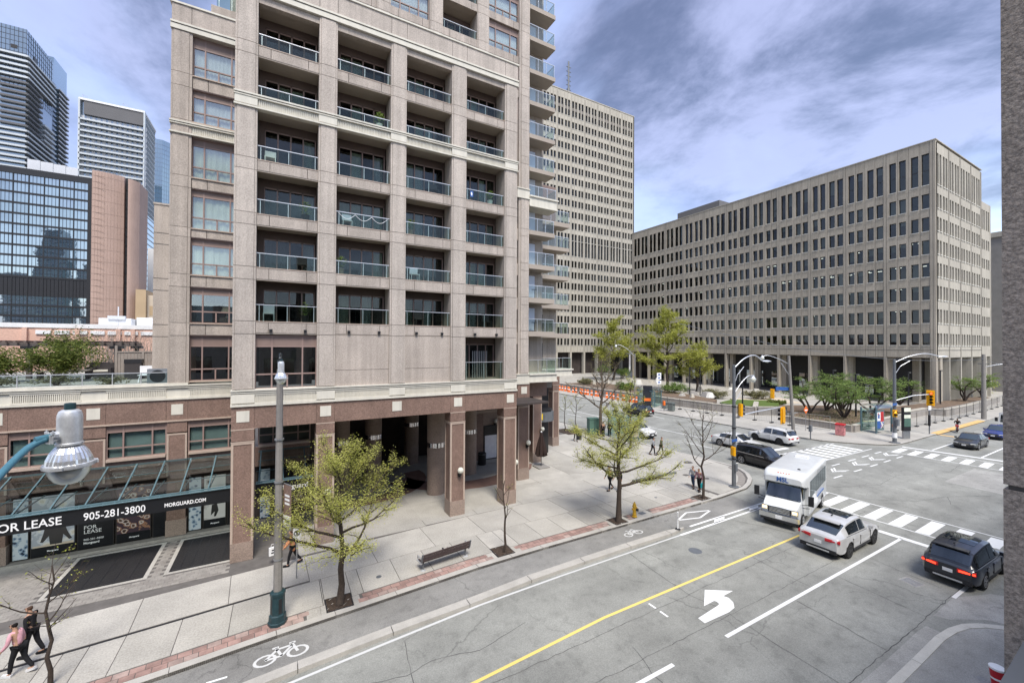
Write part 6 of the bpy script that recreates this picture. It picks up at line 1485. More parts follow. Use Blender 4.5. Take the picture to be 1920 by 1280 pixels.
# shelters
def shelter(name_label, loc, rz, L=3.6, D=1.5, H=2.5, ad=None):
    t = thing('bus_shelter', name_label, 'bus shelter', loc, rz, 'glass bus shelters')
    for x in (-L/2, 0, L/2):
        for y in (0, D): MB().box(x-.05,x+.05,y-.05,y+.05,0,H).build('post','teal_frame',t)
    m = MB(); n = 8
    for k in range(n):
        a, b = k/n, (k+1)/n; za, zb = H+.35*sin(pi*a), H+.35*sin(pi*b); ya, yb = lerp(-.25,D+.15,a), lerp(-.25,D+.15,b)
        m.quad((-L/2-.1,ya,za),(L/2+.1,ya,za),(L/2+.1,yb,zb),(-L/2-.1,yb,zb))
    m.build('roof','glass_shelter',t)
    MB().box(-L/2-.12,L/2+.12,-.28,-.22,H-.08,H+.06).box(-L/2-.12,L/2+.12,D+.12,D+.18,H-.08,H+.06).build('roof_beam','teal_frame',t)
    for k in range(3): MB().box(lerp(-L/2,L/2,k/3)+.06,lerp(-L/2,L/2,(k+1)/3)-.06,D-.01,D+.01,.25,H-.15).build('glass_pane','glass_shelter',t)
    MB().box(-L/2-.01,-L/2+.01,.06,D-.06,.25,H-.15).build('glass_pane','glass_shelter',t)
    MB().box(-L/2+.4,L/2-1.3,D-.55,D-.15,.42,.47).build('bench','teal_frame',t)
    if ad:
        c = MB().box(L/2-.08,L/2+.08,.0,D,.35,H-.2).build('ad_case','teal_frame',t)
        for x, m_ in ((L/2+.09,ad[0]),(L/2-.09,ad[1])): MB().box(x-.006,x+.006,.1,D-.1,.5,H-.32).build('poster',m_,c)
    return t
poster_mat('ad_dark', [(.03,.03,.05),(.10,.08,.14),(.45,.10,.02),(.6,.2,.05)], 6, 1.2); poster_mat('ad_red', [(.42,.03,.03),(.06,.13,.40),(.65,.62,.60),(.10,.06,.05)], 7, 1.1); poster_mat('ad_face', [(.03,.03,.03),(.30,.14,.12),(.06,.15,.25),(.4,.35,.3)], 8, 1.5)
shelter('glass bus shelter at the kerb in front of the white car, behind the leafy tree', (33.3, 34.6, 0), radians(-95), 3.4, 1.5, 2.6, ('ad_face','ad_face'))
shelter('glass bus shelter with a dark poster across the side street', (57.5, 51.2, 0), radians(90), 3.8, 1.6, 2.7, None)
o = thing('ad_panel', 'tall dark advertising panel at the end of the far shelter', 'advertisement', (55.6,50.6,0)); MB().box(-.75,.75,-.12,.12,.2,3.6).build('case','black_metal',o); MB().box(-.66,.66,-.14,-.12,.9,3.4).build('poster','car_navy',o); MB().box(-.6,.6,-.15,-.14,.95,1.45).build('orange_print','orange',o); o.rotation_euler = (0,0,radians(-40))
SH3 = thing('bus_shelter', 'green framed bus shelter with a red and blue poster at the far corner', 'bus shelter', (64.8, 22.6, 0), radians(-8), 'glass bus shelters')
for x in (-1.5,1.6):
    for y in (-1.0,.6): MB().box(x-.07,x+.07,y-.07,y+.07,0,3.0).build('post','teal_frame',SH3)
m = MB()
for k in range(8):
    a, b = k/8, (k+1)/8; m.quad(*[(x, lerp(-1.25,.85,t), 3.0+.5*sin(pi*t)) for x, t in ((-1.7,a),(1.8,a),(1.8,b),(-1.7,b))])
m.build('roof','glass_shelter',SH3); MB().box(-1.6,-.1+.1,-1.05,-.92,.35,2.75).build('ad_case','teal_frame',SH3)
for x0,x1,z0,z1,m_ in ((-1.45,-.78,.6,1.5,'sign_blue'),(-1.45,-.78,1.5,2.55,'letter_white'),(-.78,-.15,.6,1.4,'ad_red'),(-.78,-.15,1.4,2.6,'red'),(-1.3,-.95,1.8,2.3,'sign_blue'),(-1.3,-1.1,2.2,2.45,'red')): MB().box(x0,x1,-1.07-(.004 if x0 in (-1.3,) else 0),-1.05,z0,z1).build('poster',m_,SH3)
for x0, x1 in ((-1.4,0),(0.05,1.5)): MB().box(x0,x1,.58,.6,.3,2.8).build('glass_pane','glass_shelter',SH3)
# bins and boxes
def bin_(loc, m_, label, group=None, w=.42, h=1.25):
    t = thing('litter_bin', label, 'bin', loc, radians(12), group); MB().prism([(-w,-w),(w,-w),(w,w),(-w,w)],.05,h).build('body',m_,t); MB().box(-w-.04,w+.04,-w-.04,w+.04,h,h+.12).build('lid',m_ if m_ != 'pink_print' else 'plastic_red',t)
    for x in (-.18,.18): MB().box(x-.13,x+.13,-w-.02,-w+.01,h-.3,h-.12).build('slot','black_plastic',t)
bin_((58.1,23.45,0),'pink_print','pink patterned litter bin in front of the planted bed'); bin_((55.2,45.3,0),'bin_grey','grey litter bin right of the far bus shelter'); bin_((56.4,47.6,0),'bin_grey','smaller grey bin beside the far bus shelter',None,.35,1.0)
bx_ = thing('litter_bin','round black litter bin by the arcade door','bin',(15.6,32.9,0)); MB().lathe([(.33,0),(.36,.05),(.36,1.0),(.30,1.06),(0,1.06)],(0,0,0),16).build('body','black_plastic',bx_,smooth=40); MB().lathe([(.365,.9),(.365,.96)],(0,0,0),16).build('rim','pole_grey',bx_)
gb = thing('utility_box','green metal utility box on the pavement near waiting people','box',(32.6,38.0,0),radians(-20)); MB().box(-.6,.6,-.5,.5,0,1.8).build('cabinet','green_box',gb); MB().box(-.64,.64,-.54,.54,1.8,1.88).build('lid','green_box',gb); MB().box(-.02,.0,-.51,-.5,.1,1.75).build('door_gap','black_plastic',gb)
# small orange parking machine and dark one beside the far pole
for x, y, m_, lb_ in ((54.2,45.9,'orange','orange post box shaped marker near the far litter bin'),(52.4,24.0,'pole_grey','slim grey parking post on the far corner kerb')):
    t = thing('parking_post',lb_,'post',(x,y,0)); MB().tube([(0,0,0),(0,0,1.2)],.06,8).build('post','pole_grey',t); MB().box(-.17,.17,-.12,.12,.9,1.6).build('head',m_,t)
t = thing('orange_sign','small orange construction sign on a thin post beside the planted bed','sign',(57.3,26.8,0)); MB().tube([(0,0,0),(0,0,2.6)],.03,6).build('post','steel',t); MB().obox((0,-.05,2.6),(.7,0,.7),(0,1,0),(-.7,0,.7),.36,.02,.36).build('plate','orange',t); MB().box(-.3,.3,-.08,-.07,2.5,2.65).build('stripe','letter_white',t)
t = thing('parking_sign','white and grey parking signs on the pole behind the bare trees','sign',(60.0,52.0,0)); MB().tube([(0,0,0),(0,0,5.5)],.05,6).build('post','steel',t)
for z in (3.9,4.7,5.3): MB().box(-.55,.55,-.07,-.05,z-.32,z+.32).build('plate','letter_white',t); MB().box(-.25,.25,-.08,-.07,z-.12,z+.12).build('print','sign_blue',t)
L5 = thing('street_lamp','curved globe lamp on a slender pole beyond the parking signs','street lamp',(57.6,55.5,0),group='globe head street lamps'); MB().tube([(0,0,0),(0,0,9.0)],.12,8).build('pole','pole_concrete',L5,smooth=50); globe_arm(L5,(0,0,8.5),Vector((-2.6,2.2,10.6)))
# red tapered cup-shaped container, far larger than a cup, at the bottom edge
CU = thing('cup_container', 'red tapered cup-shaped container with a white rim at the bottom right edge', 'cup', (19.35, 3.75, 0)); MB().lathe([(.11,0),(.175,.62)],(0,0,0),20).build('cup','plastic_red',CU,smooth=40); MB().lathe([(.178,.60),(.185,.66),(.17,.67),(0,.665)],(0,0,0),20).build('rim','letter_white',CU,smooth=40); MB().lathe([(.143,.30),(.150,.36)],(0,0,0),20).build('stripe','letter_white',CU)
# long low plank-shaped wall blade on the plaza
o = MB().box(-2.35,2.35,-.09,.09,0,.14).build('kerb_rail','pole_grey',None); o.location = (26.2,23.05,0); o.rotation_euler = (0,0,radians(-2)); tag(o,'long dark low metal rail lying on the plaza behind the leafy tree','rail')
# dark tree beds and saplings' planting strips along the side street
for cx, cy, lx, ly in ((30.7,48.5,1.1,3.6),(30.6,40.4,.9,1.5)):
    t = MB().box(cx-lx,cx+lx,cy-ly,cy+ly,-.05,.06).build('planting_bed','soil'); tag(t,'dark soil planting bed with kerb %s the street shelter' % ('well behind' if ly > 2 else 'just behind'),'planting bed')
# ------------------------------------------------------------------ terrace garden on the podium
TZ = 8.25
pg = thing('pergola', 'dark weathered wood pergola on the roof terrace', 'pergola', (-12, 38.5, TZ))
for x, y in ((-13.6,37.2),(-9.55,37.2),(-10.1,39.8),(-9.15,40.0),(-17.5,37.2)): MB().box(x-.11,x+.11,y-.11,y+.11,TZ,10.35).build('post','wood_grey',pg,world=True); MB().box(x-.3,x+.3,y-.3,y+.3,10.12,10.3).build('lamp_bracket','black_plastic',pg,world=True)
for y in (37.2,40.0): MB().box(-24,-8.9,y-.08,y+.08,10.3,10.52).build('beam','wood_grey',pg,world=True)
for k in range(34): MB().box(-23.8+.44*k,-23.7+.44*k,36.7,40.5,10.53,10.63).build('rafter','wood_grey',pg,world=True)
fp = thing('wood_fence', 'pale vertical board privacy fence on the terrace', 'fence', (-7.6, 35.2, TZ))
for k in range(16): MB().box(-8.95+.165*k,-8.80+.165*k,35.0,35.04,TZ,9.95).build('board','fence_wood',fp,world=True)
for x in (-9.0,-7.7,-6.4): MB().box(x-.06,x+.06,34.95,35.07,TZ,10.35 if x < -8.5 else 10.0).build('post','fence_wood',fp,world=True)
MB().box(-9,-6.35,34.96,35.06,9.92,10.0).build('cap','fence_wood',fp,world=True)
for k, (x, y, m_) in enumerate(((-10.0,36.4,'wicker'),(-9.7,38.2,'wicker'),(-10.7,38.0,'wicker'))):
    t = thing('terrace_sofa', ('dark wicker armchair nearest the board fence','dark wicker sofa under the end of the pergola','dark wicker armchair beside the big bush')[k], 'sofa', (x,y,TZ)); MB().box(-.5,.5,-.42,.42,.08,.42).build('seat',m_,t); MB().box(-.5,.5,.30,.44,.42,.95).build('backrest',m_,t); MB().box(-.5,-.36,-.42,.3,.42,.66).build('arm',m_,t); MB().box(.36,.5,-.42,.3,.42,.66).build('arm',m_,t); MB().box(-.34,.34,-.4,.3,.42,.52).build('cushion','cream',t)
t = thing('terrace_table','dark long table with pale top by the armchairs','table',(-11.4,35.6,TZ)); MB().box(-1.3,1.0,-.35,.35,.5,.58).build('tabletop','paver_grey',t)
for x in (-1.2,.9): MB().box(x,x+.1,-.3,.3,0,.5).build('leg','wicker',t)
t = thing('gas_grill','dark grey covered grill against the board fence','grill',(-8.0,34.4,TZ)); MB().box(-.4,.4,-.25,.25,.0,1.0).build('cabinet','wicker',t); MB().box(-.42,.42,-.27,.27,1.0,1.25).build('hood','black_metal',t)
t = thing('patio_chair','white folding patio chair on the terrace by the railing','chair',(-6.75,31.2,TZ)); MB().box(-.3,.3,-.25,.25,.40,.44).build('seat','white_paint',t); MB().box(-.3,.3,.22,.27,.44,.95).build('backrest','white_paint',t); MB().bar((-.28,-.2,0),(-.28,.2,.4),.04).bar((.28,-.2,0),(.28,.2,.4),.04).build('leg','white_paint',t)
t = thing('air_conditioner','grey outdoor fan unit behind the terrace railing','fan unit',(-5.85,29.6,TZ)); MB().box(-.45,.45,-.2,.2,.06,.85).build('cabinet','steel',t); MB().lathe([(.30,-.215),(.34,-.21),(.34,-.2)],(0,0,.45),20,'y').build('fan_ring','black_metal',t)
for k in range(5):
    a = 2*pi*k/5; MB().quad((0,-.212,.45),(.27*cos(a),-.212,.45+.27*sin(a)),(.27*cos(a+.7),-.205,.45+.27*sin(a+.7))).build('fan_blade','alu',t)
# ------------------------------------------------------------------ plaza before the office block
def wallbox(pts, w, h, label, m_='wall_concrete', cap='office_pale', strips=True):
    t = thing('planter_wall', label, 'wall', (pts[0][0], pts[0][1], 0))
    for a, b in zip(pts, pts[1:]):
        L_ = hypot(b[0]-a[0],b[1]-a[1]); n = max(1, int(L_/4.5))
        for k in range(n):
            A = Vector((*a,0)).lerp(Vector((*b,0)),k/n); B = Vector((*a,0)).lerp(Vector((*b,0)),(k+1)/n); d = (B-A).normalized(); s_ = Vector((-d.y,d.x,0)); c = (A+B)/2+Vector((0,0,h/2)); hl = (B-A).length/2-.012
            MB().obox(c,d,s_,(0,0,1),hl,w/2,h/2).build('block',m_,t,world=True); MB().obox(c+Vector((0,0,h/2+.04)),d,s_,(0,0,1),hl,w/2+.05,.04).build('cap',cap,t,world=True)
            if strips: MB().obox(c+Vector((0,0,h*.12)),d,s_,(0,0,1),hl,w/2+.02,.05).build('string_course',cap,t,world=True)
    return t
wallbox([(60.2,84),(60.0,70),(60.3,56.4),(61.0,47.5),(61.6,42.5)], .7, 1.15, 'long low banded concrete wall along the side street pavement')
wallbox([(61.6,42.5),(63.4,36.6),(70.4,40.4)], .6, 1.1, 'short grey ramp wall turning into the plaza', strips=False)
wallbox([(63.84,36.5),(67.8,34.4)], .5, 1.2, 'angled grey wall beside the plaza entrance', 'granite_grey', strips=False)
wallbox([(61.7,31.5),(61.6,23.6),(66.3,23.9),(79,24.1)], .5, .75, 'low concrete planter wall round the corner bed of small trees', strips=False)
wallbox([(79.5,24.4),(88.0,24.3),(88.4,22.4),(99,22.2),(121,23.2)], .6, .95, 'stepped concrete planter wall in front of the colonnade corner', strips=False)
def bed(poly, z, label, m_='bed_soil'):
    t = MB().prism(poly, -.1, z).build('planting_bed', m_); tag(t, label, 'planting bed'); return t
bed([(61.9,31.6),(61.85,23.9),(66.3,24.2),(79,24.4),(78.5,31.8),(70,33.0)], .62, 'brown mulched corner bed with multi-stemmed trees'); bed([(80,24.7),(88.2,24.6),(88.7,22.7),(99,22.5),(121,23.5),(121,25.4),(80,28.4)], .78, 'mulched bed in front of the colonnade')
bed([(60.7,84),(60.4,70),(60.7,56.6),(61.4,47.7),(62,43),(68,46),(72,58),(72,84)], .95, 'shrub bed behind the long banded wall'); bed([(69,36.0),(79,32.6),(84,35),(76,40)], .25, 'bare bed between the plaza paths'); 
o = bed([(66.5,40.6),(74,38.6),(80,42),(74,47),(68,45.5)], .55, 'green lawn patch behind the ramp wall','leaf_mid')
o = bed([(74,44),(84,40),(88,46),(78,50)], .18, 'sandy dug-up area of the plaza','tan_pale')
rn = random.Random(5)
# heaps of broken paving on the plaza
for k in range(30):
    x, y = rn.uniform(66,97), rn.uniform(48,92)
    s_ = rn.uniform(.5,1.5); hgt = rn.uniform(.4,1.3)
    me_pts = []; m = MB(); n = 7
    ring = [(s_*rn.uniform(.7,1.2)*cos(2*pi*i/n), s_*rn.uniform(.6,1.1)*sin(2*pi*i/n)) for i in range(n)]; top = [(p[0]*.55+rn.uniform(-.1,.1), p[1]*.55+rn.uniform(-.1,.1)) for p in ring]
    for i in range(n):
        j = (i+1) % n; m.quad((*ring[i],0),(*ring[j],0),(*top[j],hgt),(*top[i],hgt))
    m.quad(*[(*p,hgt) for p in top])
    o = m.build('stone_block', rn.choice(('office_pale','sidewalk','sill_white','granite_grey'))); o.location = (x,y,0 if x > 72 else .9); tag(o,'pale rough block of stone lying in the plaza before the colonnade','stone','stone blocks scattered on the plaza')
# dark posts of the plaza lamps
for k, (x, y, h_, lb_) in enumerate(((69.6,42.3,5.0,'black plaza lamp post behind the grey corner signal pole'),(71.0,26.8,6.5,'black plaza lamp post in the corner tree bed'),(91,27.2,6.2,'black plaza lamp post left of the overhead red signal'),(98.8,25.4,6.4,'black plaza lamp post in front of the colonnade corner'),(72.5,55,6.0,'black plaza lamp post beyond the far bus shelter'),(78.5,57,6.0,'black plaza lamp post left of the pale green tree'),(80.5,33.5,6.5,'black plaza lamp post behind the small trees'))):
    t = thing('plaza_lamp',lb_,'lamp post',(x,y,0),group='black plaza lamp posts'); MB().tube([(0,0,0),(0,0,h_)],.11,8).build('post','black_metal',t); MB().box(-.12,.9,-.12,.12,h_,h_+.14).build('arm','black_metal',t); MB().box(.35,.85,-.1,.1,h_-.03,h_).build('lens','globe_glass',t)
# construction fence panels (thin frames), cones
def fence_run(A, B, label, n, h=1.9):
    t = thing('mesh_fence', label, 'fence', (A[0],A[1],0)); A, B = Vector((*A,0)), Vector((*B,0))
    for k in range(n):
        a, b = A.lerp(B,k/n), A.lerp(B,(k+1)/n); m = MB().bar(a+Vector((0,0,.15)),a+Vector((0,0,h)),.04).bar(b+Vector((0,0,.15)),b+Vector((0,0,h)),.04).bar(a+Vector((0,0,h)),b+Vector((0,0,h)),.04).bar(a+Vector((0,0,.2)),b+Vector((0,0,.2)),.04)
        f = m.build('panel_frame','steel',t,world=True); m = MB(); d = b-a
        nn = int(d.length/.30)
        for i in range(1,nn): p = a+d*i/nn; m.bar(p+Vector((0,0,.2)),p+Vector((0,0,h)),.010)
        for i in range(1,5): z = .2+(h-.2)*i/5; m.bar(a+Vector((0,0,z)),b+Vector((0,0,z)),.010)
        m.build('mesh_wire','steel',f,world=True,kind='stuff'); MB().box(a.x-.3,a.x+.3,a.y-.15,a.y+.15,0,.12).build('foot','black_plastic',f,world=True)
fence_run((57.5,48),(58.8,34),'thin wire mesh fence along the side street pavement',6); fence_run((58.8,34),(59.3,25),'thin wire mesh fence before the corner tree bed',4); fence_run((67.5,21.3),(88,20.6),'thin wire mesh fence beside the colonnade pavement',7); fence_run((88,20.6),(120,21.2),'thin wire mesh fence farther along the colonnade pavement',9); fence_run((57.5,48),(58.5,84),'thin wire mesh fence behind the orange drums',11)
dr = thing('traffic_drum','orange traffic drum with white bands standing against the long wall','traffic drum',(0,0,0),0,'orange traffic drums along the long wall')
MB().lathe([(.33,0),(.33,.08),(.26,.09),(.23,.55),(.19,1.05),(.10,1.12),(0,1.12)],(0,0,0),10).build('body','orange',dr); MB().lathe([(.236,.52),(.222,.70)],(0,0,0),10).build('band','letter_white',dr); MB().lathe([(.205,.84),(.195,.98)],(0,0,0),10).build('band','letter_white',dr)
q = 0
DRUMS = []
for k in range(34):
    t_ = k/33; x = lerp(57.2,57.4,t_)+rn.uniform(-.35,.35); y = lerp(88,53.5,t_)+rn.uniform(-.3,.3)
    if k: DRUMS.append((x,y))
    else: dr.location = (x,y,0)
for x, y in DRUMS: dup(dr,(x,y,0),rn.uniform(0,6))
# ------------------------------------------------------------------ trees and shrubs
def grow(rnd, base, h, trunk_h, spread, r0, levels=3, nmain=8, up=.35, leaf=None, nleaf=0, lsize=.06, wob=.10, droop=0.0, lean=(0,0), flat=.6, twig=True, first=.35, nsub=(5,5), cl=None):
    """returns (branch MB, leaf MB); tapered trunk, main limbs along it, side branches and twigs"""
    T = MB(); Lf = MB(); tips = []
    def path(p, d, L, n, wobble, upw):
        P = [Vector(p)]; d = Vector(d).normalized()
        for i in range(n):
            d = (d + Vector((rnd.gauss(0,wobble),rnd.gauss(0,wobble),rnd.gauss(0,wobble)+upw/n))).normalized(); P.append(P[-1]+d*L/n)
        return P
    tp = [Vector((lean[0]*t*t*h+rnd.gauss(0,.012*h)*(0 if t == 0 else 1), lean[1]*t*t*h+rnd.gauss(0,.012*h)*(0 if t == 0 else 1), h*.93*t)) for t in np.linspace(0,1,9)]
    rad = [r0*1.25]+[r0*(1-.9*t) + .012 for t in np.linspace(0,1,9)[1:]]
    T.tube(tp, rad, 8)
    def at_(t):
        f = t*8; i = min(int(f),7); return tp[i].lerp(tp[i+1], f-i), rad[i]
    ga = rnd.uniform(0,6.28)
    for k in range(nmain):
        t = trunk_h/h/.93 + (1-trunk_h/h/.93)*(k/(nmain))**.9*.97
        p, r = at_(min(t,.985)); ga += 2.4+rnd.uniform(-.4,.4); u = k/nmain
        L = spread*(1.05-.62*u**1.3)*rnd.uniform(.82,1.1); el = lerp(first, 1.15, u**1.4)+rnd.uniform(-.1,.1)
        P = path(p, (cos(ga)*cos(el),sin(ga)*cos(el),sin(el)), L, 7, wob, up-droop); rr = min(r*.6, .018+.022*L)
        T.tube(P, [max(.006, rr*(1-.85*i/7)) for i in range(8)], 6, cap=False); tips.append(P)
        for j in range(nsub[0]):
            i = 1+int(rnd.uniform(.15,1)*5.9); q = P[i]; dv = (P[min(i+1,7)]-P[i-1]).normalized(); side = dv.cross(Vector((0,0,1))).normalized()*(1 if j % 2 else -1)
            d2 = (dv*.7+side*rnd.uniform(.5,1.0)+Vector((0,0,rnd.uniform(-.15,.45)))).normalized(); L2 = L*rnd.uniform(.25,.5)*(1.1-i/9)
            P2 = path(q, d2, L2, 5, wob*1.2, .2-droop*1.3); T.tube(P2, [max(.004, rr*.45*(1-.8*i2/5)) for i2 in range(6)], 4, cap=False); tips.append(P2)
            for j2 in range(nsub[1]):
                i3 = rnd.randint(1,5); d3 = (d2*.6+Vector((rnd.gauss(0,.7),rnd.gauss(0,.7),rnd.gauss(.1,.45)))).normalized()
                P3 = path(P2[i3], d3, L2*rnd.uniform(.3,.6), 3, wob*1.3, .1-droop*1.6)
                if twig: T.tube(P3, [.005,.004,.003,.002], 3, cap=False)
                tips.append(P3)
    if leaf:
        w = [sum((P[i+1]-P[i]).length for i in range(len(P)-1)) for P in tips]; tot = sum(w)
        for P, wl in zip(tips, w):
            for c in range(max(1, int(nleaf*wl/tot))):
                f = rnd.random()**.75*(len(P)-1); i = min(int(f), len(P)-2); p = P[i].lerp(P[i+1], f-i)+Vector((rnd.gauss(0,.05),rnd.gauss(0,.05),rnd.gauss(0,.04)))*(cl or 1.0)
                leaf_quad(Lf, rnd, p, lsize*rnd.uniform(.6,1.35), flat)
    return T, Lf
def leaf_quad(Lf, rnd, p, s, flat=.6):
    a = rnd.uniform(0,6.28); u = Vector((cos(a),sin(a),rnd.gauss(0,.5))).normalized(); n = Vector((rnd.gauss(0,flat),rnd.gauss(0,flat),1)).normalized(); v = n.cross(u).normalized()
    Lf.quad(p-u*s*.9, p-v*s*.42+u*s*.1, p+u*s, p+v*s*.42+u*s*.1)
def tree(name, label, loc, cat='tree', group=None, bark='bark', leafm='leaf_spring', seed=1, **kw):
    rnd = random.Random(seed); t = thing(name, label, cat, loc, 0, group)
    T, Lf = grow(rnd, loc, leaf=leafm if kw.get('nleaf',0) else None, **kw)
    T.build('trunk', bark, t, smooth=60)
    if Lf.f: Lf.build('crown', leafm, t, kind='stuff')
    return t
tree('street_tree', 'leafing spring street tree with wide yellow-green crown beside the lamp post', (2.20,17.95,0), leafm='leaf_lime', seed=24, h=5.9, trunk_h=1.75, spread=3.9, r0=.13, nmain=19, up=.22, nleaf=25000, lsize=.038, first=.22, nsub=(9,7), cl=1.9, wob=.13, group='young trees in the pavement pits')
tree('street_tree', 'leafing spring street tree with layered branches behind the fire hydrant', (17.72,18.32,0), leafm='leaf_lime', seed=8, h=6.5, trunk_h=2.1, spread=4.0, r0=.16, nmain=16, up=.18, nleaf=23000, lsize=.043, first=.15, nsub=(9,7), cl=1.9, group='young trees in the pavement pits')
tree('street_tree', 'thin bare young tree in a pit right of the bench', (10.0,18.45,0), seed=5, h=3.9, trunk_h=1.7, spread=1.35, r0=.055, nmain=5, up=.5, nleaf=60, lsize=.03, first=.7, nsub=(3,2), group='young trees in the pavement pits', bark='bark')
tree('street_tree', 'bare branched street tree behind two women with shopping bag', (25.55,18.30,0), seed=12, h=6.2, trunk_h=2.1, spread=3.3, r0=.085, nmain=9, up=.6, nleaf=160, lsize=.035, first=.45, nsub=(5,4), group='young trees in the pavement pits')
tree('street_tree', 'bare budding young tree beside the woman in pink at the left edge', (-6.05,18.05,0), seed=33, h=3.9, trunk_h=1.6, spread=2.0, r0=.055, nmain=7, up=.5, nleaf=110, lsize=.04, first=.35, nsub=(4,3), group='young trees in the pavement pits')
# side-street trees
tree('street_tree', 'tall bare tree with brown branches at the side street kerb', (32.6,36.6,0), seed=41, h=9.6, trunk_h=2.6, spread=4.6, r0=.22, nmain=13, up=.5, nleaf=1500, lsize=.07, leafm='leaf_dull', bark='bark_light', first=.5, nsub=(7,6))
tree('street_tree', 'slim tree with sparse fresh leaves next to the glass bus shelter', (31.5,30.9,0), seed=43, h=7.4, trunk_h=2.2, spread=2.6, r0=.10, nmain=11, up=.6, nleaf=1500, lsize=.075, first=.5, nsub=(5,4))
for k, (x, y, h_) in enumerate(((30.6,47.0,5.8),(30.4,40.6,4.6),(31.8,40.2,4.8))): tree('sapling', ('thin sapling in the soil bed nearest the pillar','thin sapling with a yellow tuft beside the suitcase','thin bare sapling behind the green box')[k], (x,y,0), seed=60+k, h=h_, trunk_h=2.0, spread=1.6, r0=.05, nmain=7, up=.6, nleaf=350, lsize=.05, first=.5, nsub=(4,3), leafm='leaf_spring', group='saplings along the side street')
# big pale-green plaza trees
def plaza_tree(label, loc, seed, h, spread, n, size):
    return tree('plaza_tree', label, loc, leafm='leaf_spring', seed=seed, h=h, trunk_h=h*.20, spread=spread, r0=.32, nmain=20, up=.25, nleaf=n, lsize=size, first=.42, nsub=(10,8), droop=.22, flat=.9, cl=6.0, bark='bark', group='pale green trees before the colonnade', wob=.16)
plaza_tree('pale green plaza tree left, in front of the tower base', (88.5,94,0), 71, 17.8, 9.5, 13000, .22); plaza_tree('larger pale green plaza tree in front of the long office block', (78.2,65.4,0), 72, 18.6, 9.0, 18000, .18); plaza_tree('pale green plaza tree with a drooping crown just right of the larger one', (84.5,62.0,0), 73, 10.5, 5.6, 8000, .17)
# multi-stem small trees in the corner bed
def multistem(label, loc, seed, h, spread, leafm='leaf_mid', n=3900):
    rnd = random.Random(seed); t = thing('garden_tree', label, 'tree', loc, 0, 'small multi-stemmed trees in the corner bed'); T, Lf = MB(), MB()
    for k in range(4):
        a = 2*pi*k/4+rnd.uniform(-.5,.5); P = [Vector((0,0,0))]; d = Vector((cos(a)*.5,sin(a)*.5,.9)).normalized()
        for i in range(6): d = (d+Vector((rnd.gauss(0,.22),rnd.gauss(0,.22),.02))).normalized(); P.append(P[-1]+d*h*.14)
        T.tube(P,[.16*(1-.11*i) for i in range(7)],6,cap=False)
        for j in range(9):
            i = rnd.randint(3,6); b = rnd.uniform(0,6.28); d2 = Vector((cos(b),sin(b),rnd.uniform(.15,.5))).normalized(); L2 = spread*rnd.uniform(.35,.75); Q = [P[i]]
            for q in range(5): d2 = (d2+Vector((rnd.gauss(0,.15),rnd.gauss(0,.15),rnd.gauss(.0,.06)))).normalized(); Q.append(Q[-1]+d2*L2/5)
            T.tube(Q,[.045,.04,.03,.02,.015,.008],4,cap=False)
            for c in range(n//36):
                f = rnd.random()**.6*5; i2 = min(int(f),4); p = Q[i2].lerp(Q[i2+1],f-i2); leaf_quad(Lf,rnd,p+Vector((rnd.gauss(0,.30),rnd.gauss(0,.30),rnd.gauss(.10,.10))),rnd.uniform(.07,.15),.5)
    T.build('trunk','bark',t,smooth=60); Lf.build('crown',leafm,t,kind='stuff'); return t
multistem('small multi-stemmed green tree, leftmost of the corner bed row', (68.3,31.4,.6), 81, 6.0, 3.6); multistem('small multi-stemmed green tree with a leaning trunk, second in the corner bed', (73.5,31.5,.6), 82, 6.2, 3.6); multistem('small multi-stemmed green tree behind the pink bin', (68.2,27.1,.6), 83, 5.9, 3.4); multistem('small multi-stemmed green tree at the back of the corner bed', (77.5,31,.6), 84, 6.4, 3.8); multistem('small multi-stemmed green tree, rightmost of the corner bed row', (77,27,.6), 85, 5.9, 3.8); multistem('small green tree by the colonnade behind the far signal pole', (92,28.6,.7), 86, 4.6, 2.4, n=2600); multistem('small green tree before the colonnade piers at right', (108,24.6,.8), 87, 4.8, 2.6, n=2600); multistem('small green tree near the wooden utility pole', (119,24.8,.8), 88, 5.0, 2.8, n=2600)
# shrubs
def shrub(name, label, loc, rx, ry, h, n, size, leafm, seed, cat='shrub', group=None, stems=18):
    rnd = random.Random(seed); t = thing(name, label, cat, loc, 0, group); T, Lf = MB(), MB(); lob = [(rnd.uniform(-.7,.7)*rx,rnd.uniform(-.7,.7)*ry,rnd.uniform(.35,.8)*h,rnd.uniform(.3,.55)) for _ in range(9)]
    for k in range(stems):
        a = rnd.uniform(0,6.28); r = rnd.uniform(.3,.95); tip = Vector((rx*r*cos(a),ry*r*sin(a),h*rnd.uniform(.55,1.05)*(1.15-.35*r))); P = [Vector((rnd.uniform(-.3,.3)*rx*.5,rnd.uniform(-.3,.3)*ry*.5,0)), tip*.5+Vector((0,0,.12*h)), tip]; T.tube(P,[.03,.018,.006],4,cap=False)
        for c in range(n//(2*stems)): p = P[1].lerp(P[2],rnd.random()); leaf_quad(Lf,rnd,p+Vector((rnd.gauss(0,.12)*rx*.5,rnd.gauss(0,.12)*ry*.5,rnd.gauss(0,.07)*h)),size*rnd.uniform(.6,1.3),.9)
    for k in range(n//2):
        l = rnd.choice(lob); v = Vector((rnd.gauss(0,1),rnd.gauss(0,1),rnd.gauss(0,1))).normalized()*rnd.uniform(.6,1.05); p = Vector((l[0]+v.x*rx*l[3],l[1]+v.y*ry*l[3],max(.05,l[2]+v.z*h*l[3]*.8))); leaf_quad(Lf,rnd,p,size*rnd.uniform(.6,1.3),.9)
    T.build('stem','bark_light',t); Lf.build('foliage',leafm,t,kind='stuff'); return t
